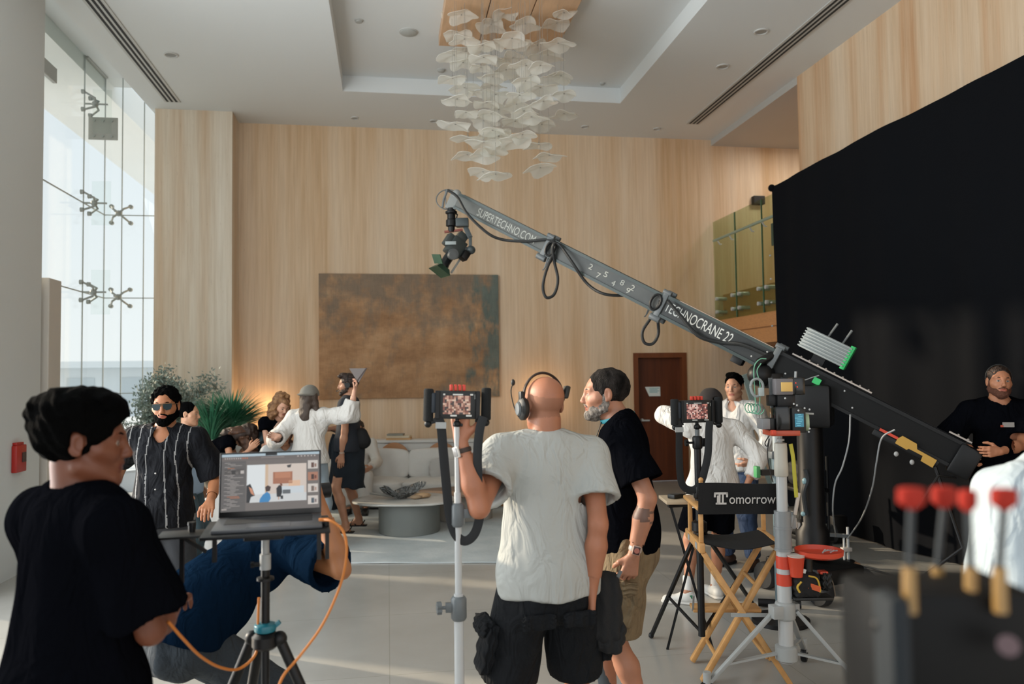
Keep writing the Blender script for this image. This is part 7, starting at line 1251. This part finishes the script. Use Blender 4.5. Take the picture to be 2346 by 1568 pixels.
P.body(); P.hair('long', mat('striped brown scarf hair', '3A2A26', .7, bump=.8, bscale=60, col2='8A6A5E', vscale=22., stretch=(3, 3, .6)), 8, .010); P.top(mat('grey white wrap', 'A9AFB3', .9, bump=.2), 1.8, t=.02, hem=-.04, name='wrap'); P.bottoms(M_JEANG, 1.96); P.shoes(M_SNK, M_SOLEW)
# ---- pointing person in white shirt and grey cap
c = xy(708, 8.0)
P = Person('person in a grey cap and loose white shirt raising the right arm', c, -12, 1.72, fem=True, skn='CFA088', head=(-22, 2, 0), lean=2, near=True,
    RA=dict(hand=PD(812, 896, 7.95), hint=(.2, 0, -1), dir=(.35, 0, 1), palm=(-1, 0, .2), curl=40, up=.02), LA=dict(hand=PD(640, 1000, 7.75), hint=(-.8, -.4, -1), dir=(-.6, -.2, .1), curl=30))
P.body(); P.hair('long', mat('ash brown hair', '40332A', .6, bump=.8, bscale=90, stretch=(1, 1, .3)), 8, .002, amp=.004); P.cap(mat('grey washed cap', '76746D', .9, bump=.15, bscale=220), -1); P.top(M_WHS, 1.62, t=.024, loose=.030, hem=-.01, amp=.009, name='shirt', neck_r=.062, sl_r=.022, res=.010); P.bottoms(mat('pale blue jeans', '8E9CA6', .9, bump=.2, var=.1), 1.96, waist=.05, flare=.02); P.shoes(M_SNK, M_SOLEW)
h_ = P.wr['R']+unit(P.hand['R'][0])*.10; t = TH('make_up_palette', 'dark triangular palette held up in the raised right hand', 'palette', h_)
t.part(MB().prism([(0, 0), (-.085, .135), (.10, .135), (.012, -.01)], h_-V(0, .012, 0), RT, U, .008), 'panel', mat('smoky grey plastic', '6B6360', .4), smooth=False, bevel=.002); t.part(MB().bar(h_-V(0, .02, 0)-RT*.01, h_-V(0, .02, 0)+RT*.09+U*.135, .010, .010), 'dark_edge', mat('dark brown edge', '3A2A26', .5))
# ---- tall man in dark wrap and sandals
c = xy(797, 9.1)
P = Person('tall bearded man in dark tee and long dark wrap wearing headset and sandals facing left', c, 82, 1.85, bulk=1.08, near=True, skn='BC8A6E', head=(2, 3, 0), lean=-2,
    LA=dict(hand=PD(782, 1058, 8.9), hint=(.7, .2, 0), curl=18), RA=dict(hand=PD(752, 984, 9.2), hint=(.4, .4, -1), curl=50, dir=(-1, 0, .3)), RL=dict(foot=xy(822, 9.35), yaw=0), LL=dict(foot=xy(792, 8.95), yaw=-5))
P.body(); P.hair('swept', M_HAIRBR, 6, .010, line=.075); P.beard(M_HAIRBR, infl=.004); P.brows(M_HAIRBR); M_SL = mat('dark slate cotton', '252A33', .9, bump=.12, bscale=220)
P.top(M_SL, .62, t=.014, loose=.016, hem=-.06, amp=.005, sl_r=.012)
F = SDF(); hz_ = .44; F.cone(P.pel+V(0, 0, .10), P.pel, .150, .185, .04, P.Rp[1], .8).cone(P.pel, V(P.at[0]+.0, P.at[1], hz_-.08), .188, .20, .05, P.r0, .85, [(V(0, 0, hz_+.02), (-.12, 0, -1))]).cone(P.pel+P.f0*.10+V(0, 0, -.0), P.at+P.f0*.17+V(0, 0, .30), .075, .045, .05, P.r0, .8)
P.cloth('wrap_skirt', F, mat('dark teal black cloth', '16202A', .9, bump=.2, bscale=180), .010, folds(8, .014, (0, 0, 1), 42))
P.add(MB().tube(spline([P.pel+P.f0*.16+V(0, 0, .12), P.pel+P.f0*.20-V(0, 0, .0), P.pel+P.f0*.21-V(0, .03, .16)], 6), .022, 8), 'knotted_sleeve', mat('dark teal black cloth', '16202A'))
q = P.pel-P.f0*.16+V(0, -.06, .10); t = TH('sling_bag', 'black crossbody bag on the back hip of the tall man', 'bag', q); F = SDF(); F.cone(q+V(.0, 0, .02), q-P.f0*.02-V(0, 0, .06), .075, .09, .03, V(0, 1, 0), .6)
mesh_from('bag', [surf(F, .008)], [mat('black canvas bag', '101114', .8, bump=.2, bscale=200)], q, t.o); t.part(MB().tube(spline([q+V(.04, -.02, .08), P.sh['L']+P.f0*-.09+V(.03, -.01, -.08), P.neck+V(.02, -.07, .02), P.sh['L']+P.f0*.07+V(0, .03, -.02), P.chest+P.f0*.13+V(0, .05, 0)], 8), [(.003, .016)]*33, 8, flat=(0, 1, 0)), 'strap', mat('black canvas bag', '101114'))
for n_ in 'RL':
    an, f = P.an[n_], unit(P.ft[n_]); g = V(an[0], an[1], .017); sdl = P.add(MB().box(g+f*.06+V(0, 0, .0), (.10, .30, .020), np.array([np.cross(f, P.U), f, P.U])), 'sandal', mat('black sandal', '17161A', .7), bevel=.008); P.add(MB().tube([g+f*.03+np.cross(f, P.U)*.05, g+f*.07+V(0, 0, .075), g+f*.11-np.cross(f, P.U)*.05], .009, 6).tube([g+f*.03-np.cross(f, P.U)*.05, g+f*.07+V(0, 0, .075), g+f*.11+np.cross(f, P.U)*.05], .009, 6).tube([g-f*.02+np.cross(f, P.U)*.045, g-f*.065+V(0, 0, .06), g-f*.02-np.cross(f, P.U)*.045], .007, 6), 'sandal_strap', mat('black sandal', '17161A'), sdl)
hb_ = P.add(MB().tube([P.hp(.088*math.cos(a), -.01, .03+.100*math.sin(a)) for a in np.linspace(-.1, math.pi+.1, 17)], .006, 6), 'headset_band', BLKP); P.add(MB().cyl(P.hp(-.080, -.005, -.005), P.hp(-.105, -.005, -.005), .032, n=18), 'ear_cup', BLKP, hb_); P.add(MB().tube([P.hp(-.095, .0, -.03), P.hp(-.085, .07, -.06), P.hp(-.03, .125, -.065)], .0035, 6).ball(P.hp(-.02, .128, -.064), .009, 8), 'boom_microphone', BLKP, hb_)
q = P.wr['R']; t = TH('marker_stick', 'thin dark stick like tool in the forward hand of the tall man', 'tool', q); t.part(MB().bar(q+V(-.12, 0, .05), q+V(.20, 0, -.09), .02, .012), 'stick', mat('dark brown edge', '3A2A26'))
q = P.wr['L']+V(0, 0, .02); P.add(MB().tube([q+V(.027*math.cos(a), .027*math.sin(a), .0) for a in np.linspace(0, 6.28, 17)[:-1]], .005, 6, closed=True), 'bracelet', mat('pale bead bracelet', 'C9C3B5', .6))
# ---- person in cream clothes seated on the sofa behind him
c = L2W((-.42, .02, 0)); c = (PD(822, 1080, 10.75)[0], PD(822, 1080, 10.75)[1])
P = Person('person in cream clothes and black shoes seated on the sofa behind the tall man', c, 172, 1.72, skn='BC8A6E', drop=.50, lean=6, LA=dict(hand=(c[0]+.16, c[1]-.42, .58)), RA=dict(hand=(c[0]-.12, c[1]-.38, .55)), RL=dict(foot=(c[0]-.12, c[1]-.62)), LL=dict(foot=(c[0]+.10, c[1]-.60)))
P.body(); P.hair('short', M_HAIRBR, 6); P.brows(M_HAIRBR); P.top(mat('cream white shirt', 'C9C3BA', .9, bump=.15), 1.85, t=.016, loose=.02, hem=-.06, name='shirt', amp=.006); P.bottoms(mat('cream white trousers', 'C6C3BE', .9, bump=.15), 1.97, t=.018, flare=.03, amp=.007); P.shoes(mat('black leather shoe', '101113', .4), mat('black rubber', '151617', .7))
# ---- man in black cap and white shirt, arm behind his head
c = xy(1630, 6.1)
P = Person('man in black cap, white shirt and black shorts seen from behind with raised elbow', c, -6, 1.67, bulk=1.04, near=True, skn='A87458', head=(12, 6, 0),
    LA=dict(hand=PD(1590, 942, 6.25), hint=(-1, .2, -.3), dir=(.7, .1, .5), up=.03, curl=30), RA=dict(hand=PD(1712, 1110, 5.95), hint=(1, -.3, 0)), LL=dict(foot=(xy(1560, 6.1)[0]+.02, c[1]+.02), yaw=70), RL=dict(foot=(xy(1650, 6.1)[0], c[1]+.15), yaw=10))
P.body(); P.hair('short', M_HAIRB, 6, .006); P.cap(mat('black brown cap', '1F1A19', .9), 1); P.top(M_WHS, 1.75, t=.016, loose=.03, hem=-.16, amp=.010, name='shirt', neck_r=.066, sl_r=.010, hollow=False); P.bottoms(M_BLKTEE, .82, t=.018, flare=.03, name='shorts'); P.shoes(M_SNK, M_SOLEW); P.socks(mat('white sock', 'D2D0CC', .9), .13)
for n_ in 'L': an, f = P.an[n_], unit(P.ft[n_]); P.add(MB().box(an+f*-.01+V(0, -.040, -.02), (.03, .012, .03), np.array([f, np.cross(P.U, f), P.U])), 'green_heel_tab', mat('green leather', '2F6B4C', .5), bevel=.004)
# ---- young man in white shirt facing left
c = xy(1690, 7.25)
P = Person('young dark haired man in white shirt and jeans looking left with hand on hip', c, 128, 1.80, near=True, skn='BE8C70', head=(12, 4, 0), lean=4,
    LA=dict(hand=PD(1722, 1058, 7.05), hint=(1, -.2, 0), dir=(-.7, .3, -.4), curl=30), RA=dict(hand=PD(1640, 1060, 7.4), hint=(0, 1, 0)), RL=dict(w=.12), LL=dict(w=.12))
P.body(); P.hair('swept', M_HAIRB, 4, .008, line=.078, amp=.0025); P.brows(M_HAIRB); P.top(M_WHS, 1.72, t=.018, loose=.026, hem=-.08, amp=.008, name='shirt', neck_r=.062, sl_r=.016, hollow=False, vneck=.05); P.bottoms(M_JEANB, 1.96, name='jeans', flare=.012); P.shoes(mat('brown boot', '4A3226', .6), mat('black rubber', '151617'))
for sg in (-1, 1): P.add(MB().prism([(0, 0), (.05, -.015), (.07, -.07), (.02, -.05)], P.neck+P.f0*.070+P.r0*.022*sg+P.U*.025, unit(P.r0*sg*.9-P.f0*.3), unit(P.U-P.f0*.35), .004), 'collar', M_WHS, smooth=False)
# ---- crane operator at the right
c = xy(2292, 5.95)
P = Person('bearded man in black tee operating the tail of the crane at the right', c, 152, 1.83, bulk=1.08, near=True, skn='B57A5A', head=(4, -4, -4), RA=dict(hand=PD(2222, 1028, 5.8), hint=(-.4, .3, -.6), dir=(-.2, -.3, -1), curl=45), LA=dict(hand=PD(2292, 1035, 5.65), hint=(1, .2, -.4), dir=(-1, 0, 0), curl=40))
P.body(); P.hair('short', M_HAIRBR, 6, .007, line=.075); P.beard(mat('reddish brown beard', '5A3423', .8, bump=.6, bscale=200), infl=.006, top_=-.036); P.brows(M_HAIRBR); P.top(M_BLKTEE, .86, t=.018, loose=.02, hem=-.10, amp=.005, sl_r=.02); P.bottoms(mat('tan trousers', '8A6A48', .9), 1.96); P.shoes(mat('black sneaker', '1A1B1D'), M_SOLEW)
q = P.chest+P.U*.05+P.f0*.150; Rt_ = np.array([-P.r0, P.f0, P.U]); P.add(MB().box(q+P.r0*-.02, (.075, .012, .035), Rt_), 'chest_print', mat('grey white print', '8F8A86', .8)); P.add(MB().box(q+P.r0*.022-P.U*.01, (.018, .013, .016), Rt_), 'red_print', mat('red print', 'A8442F', .8))
P.add(MB().tube([P.hp(.088*math.cos(a), -.012, .03+.102*math.sin(a)) for a in np.linspace(-.1, math.pi+.1, 17)], .005, 6), 'headset_band', BLKP)
# ---- person at the far right edge, pale shirt shoulder close to the camera
c = xy(2458, 2.1)
P = Person('person in a pale blue white shirt cut off by the right edge', c, 10, 1.80, bulk=1.25, near=True, skn='B98467', lean=0, head=(-10, 0, 0))
P.body(); P.hair('short', M_HAIRBR, 6); P.top(mat('pale blue white cotton', 'A9B5BC', .9, bump=.15, bscale=200, wr=.03), 1.7, t=.024, loose=.04, hem=-.16, amp=.008, sl_r=.03); P.bottoms(M_JEANB, 1.96); P.shoes(M_SNK, M_SOLEW)
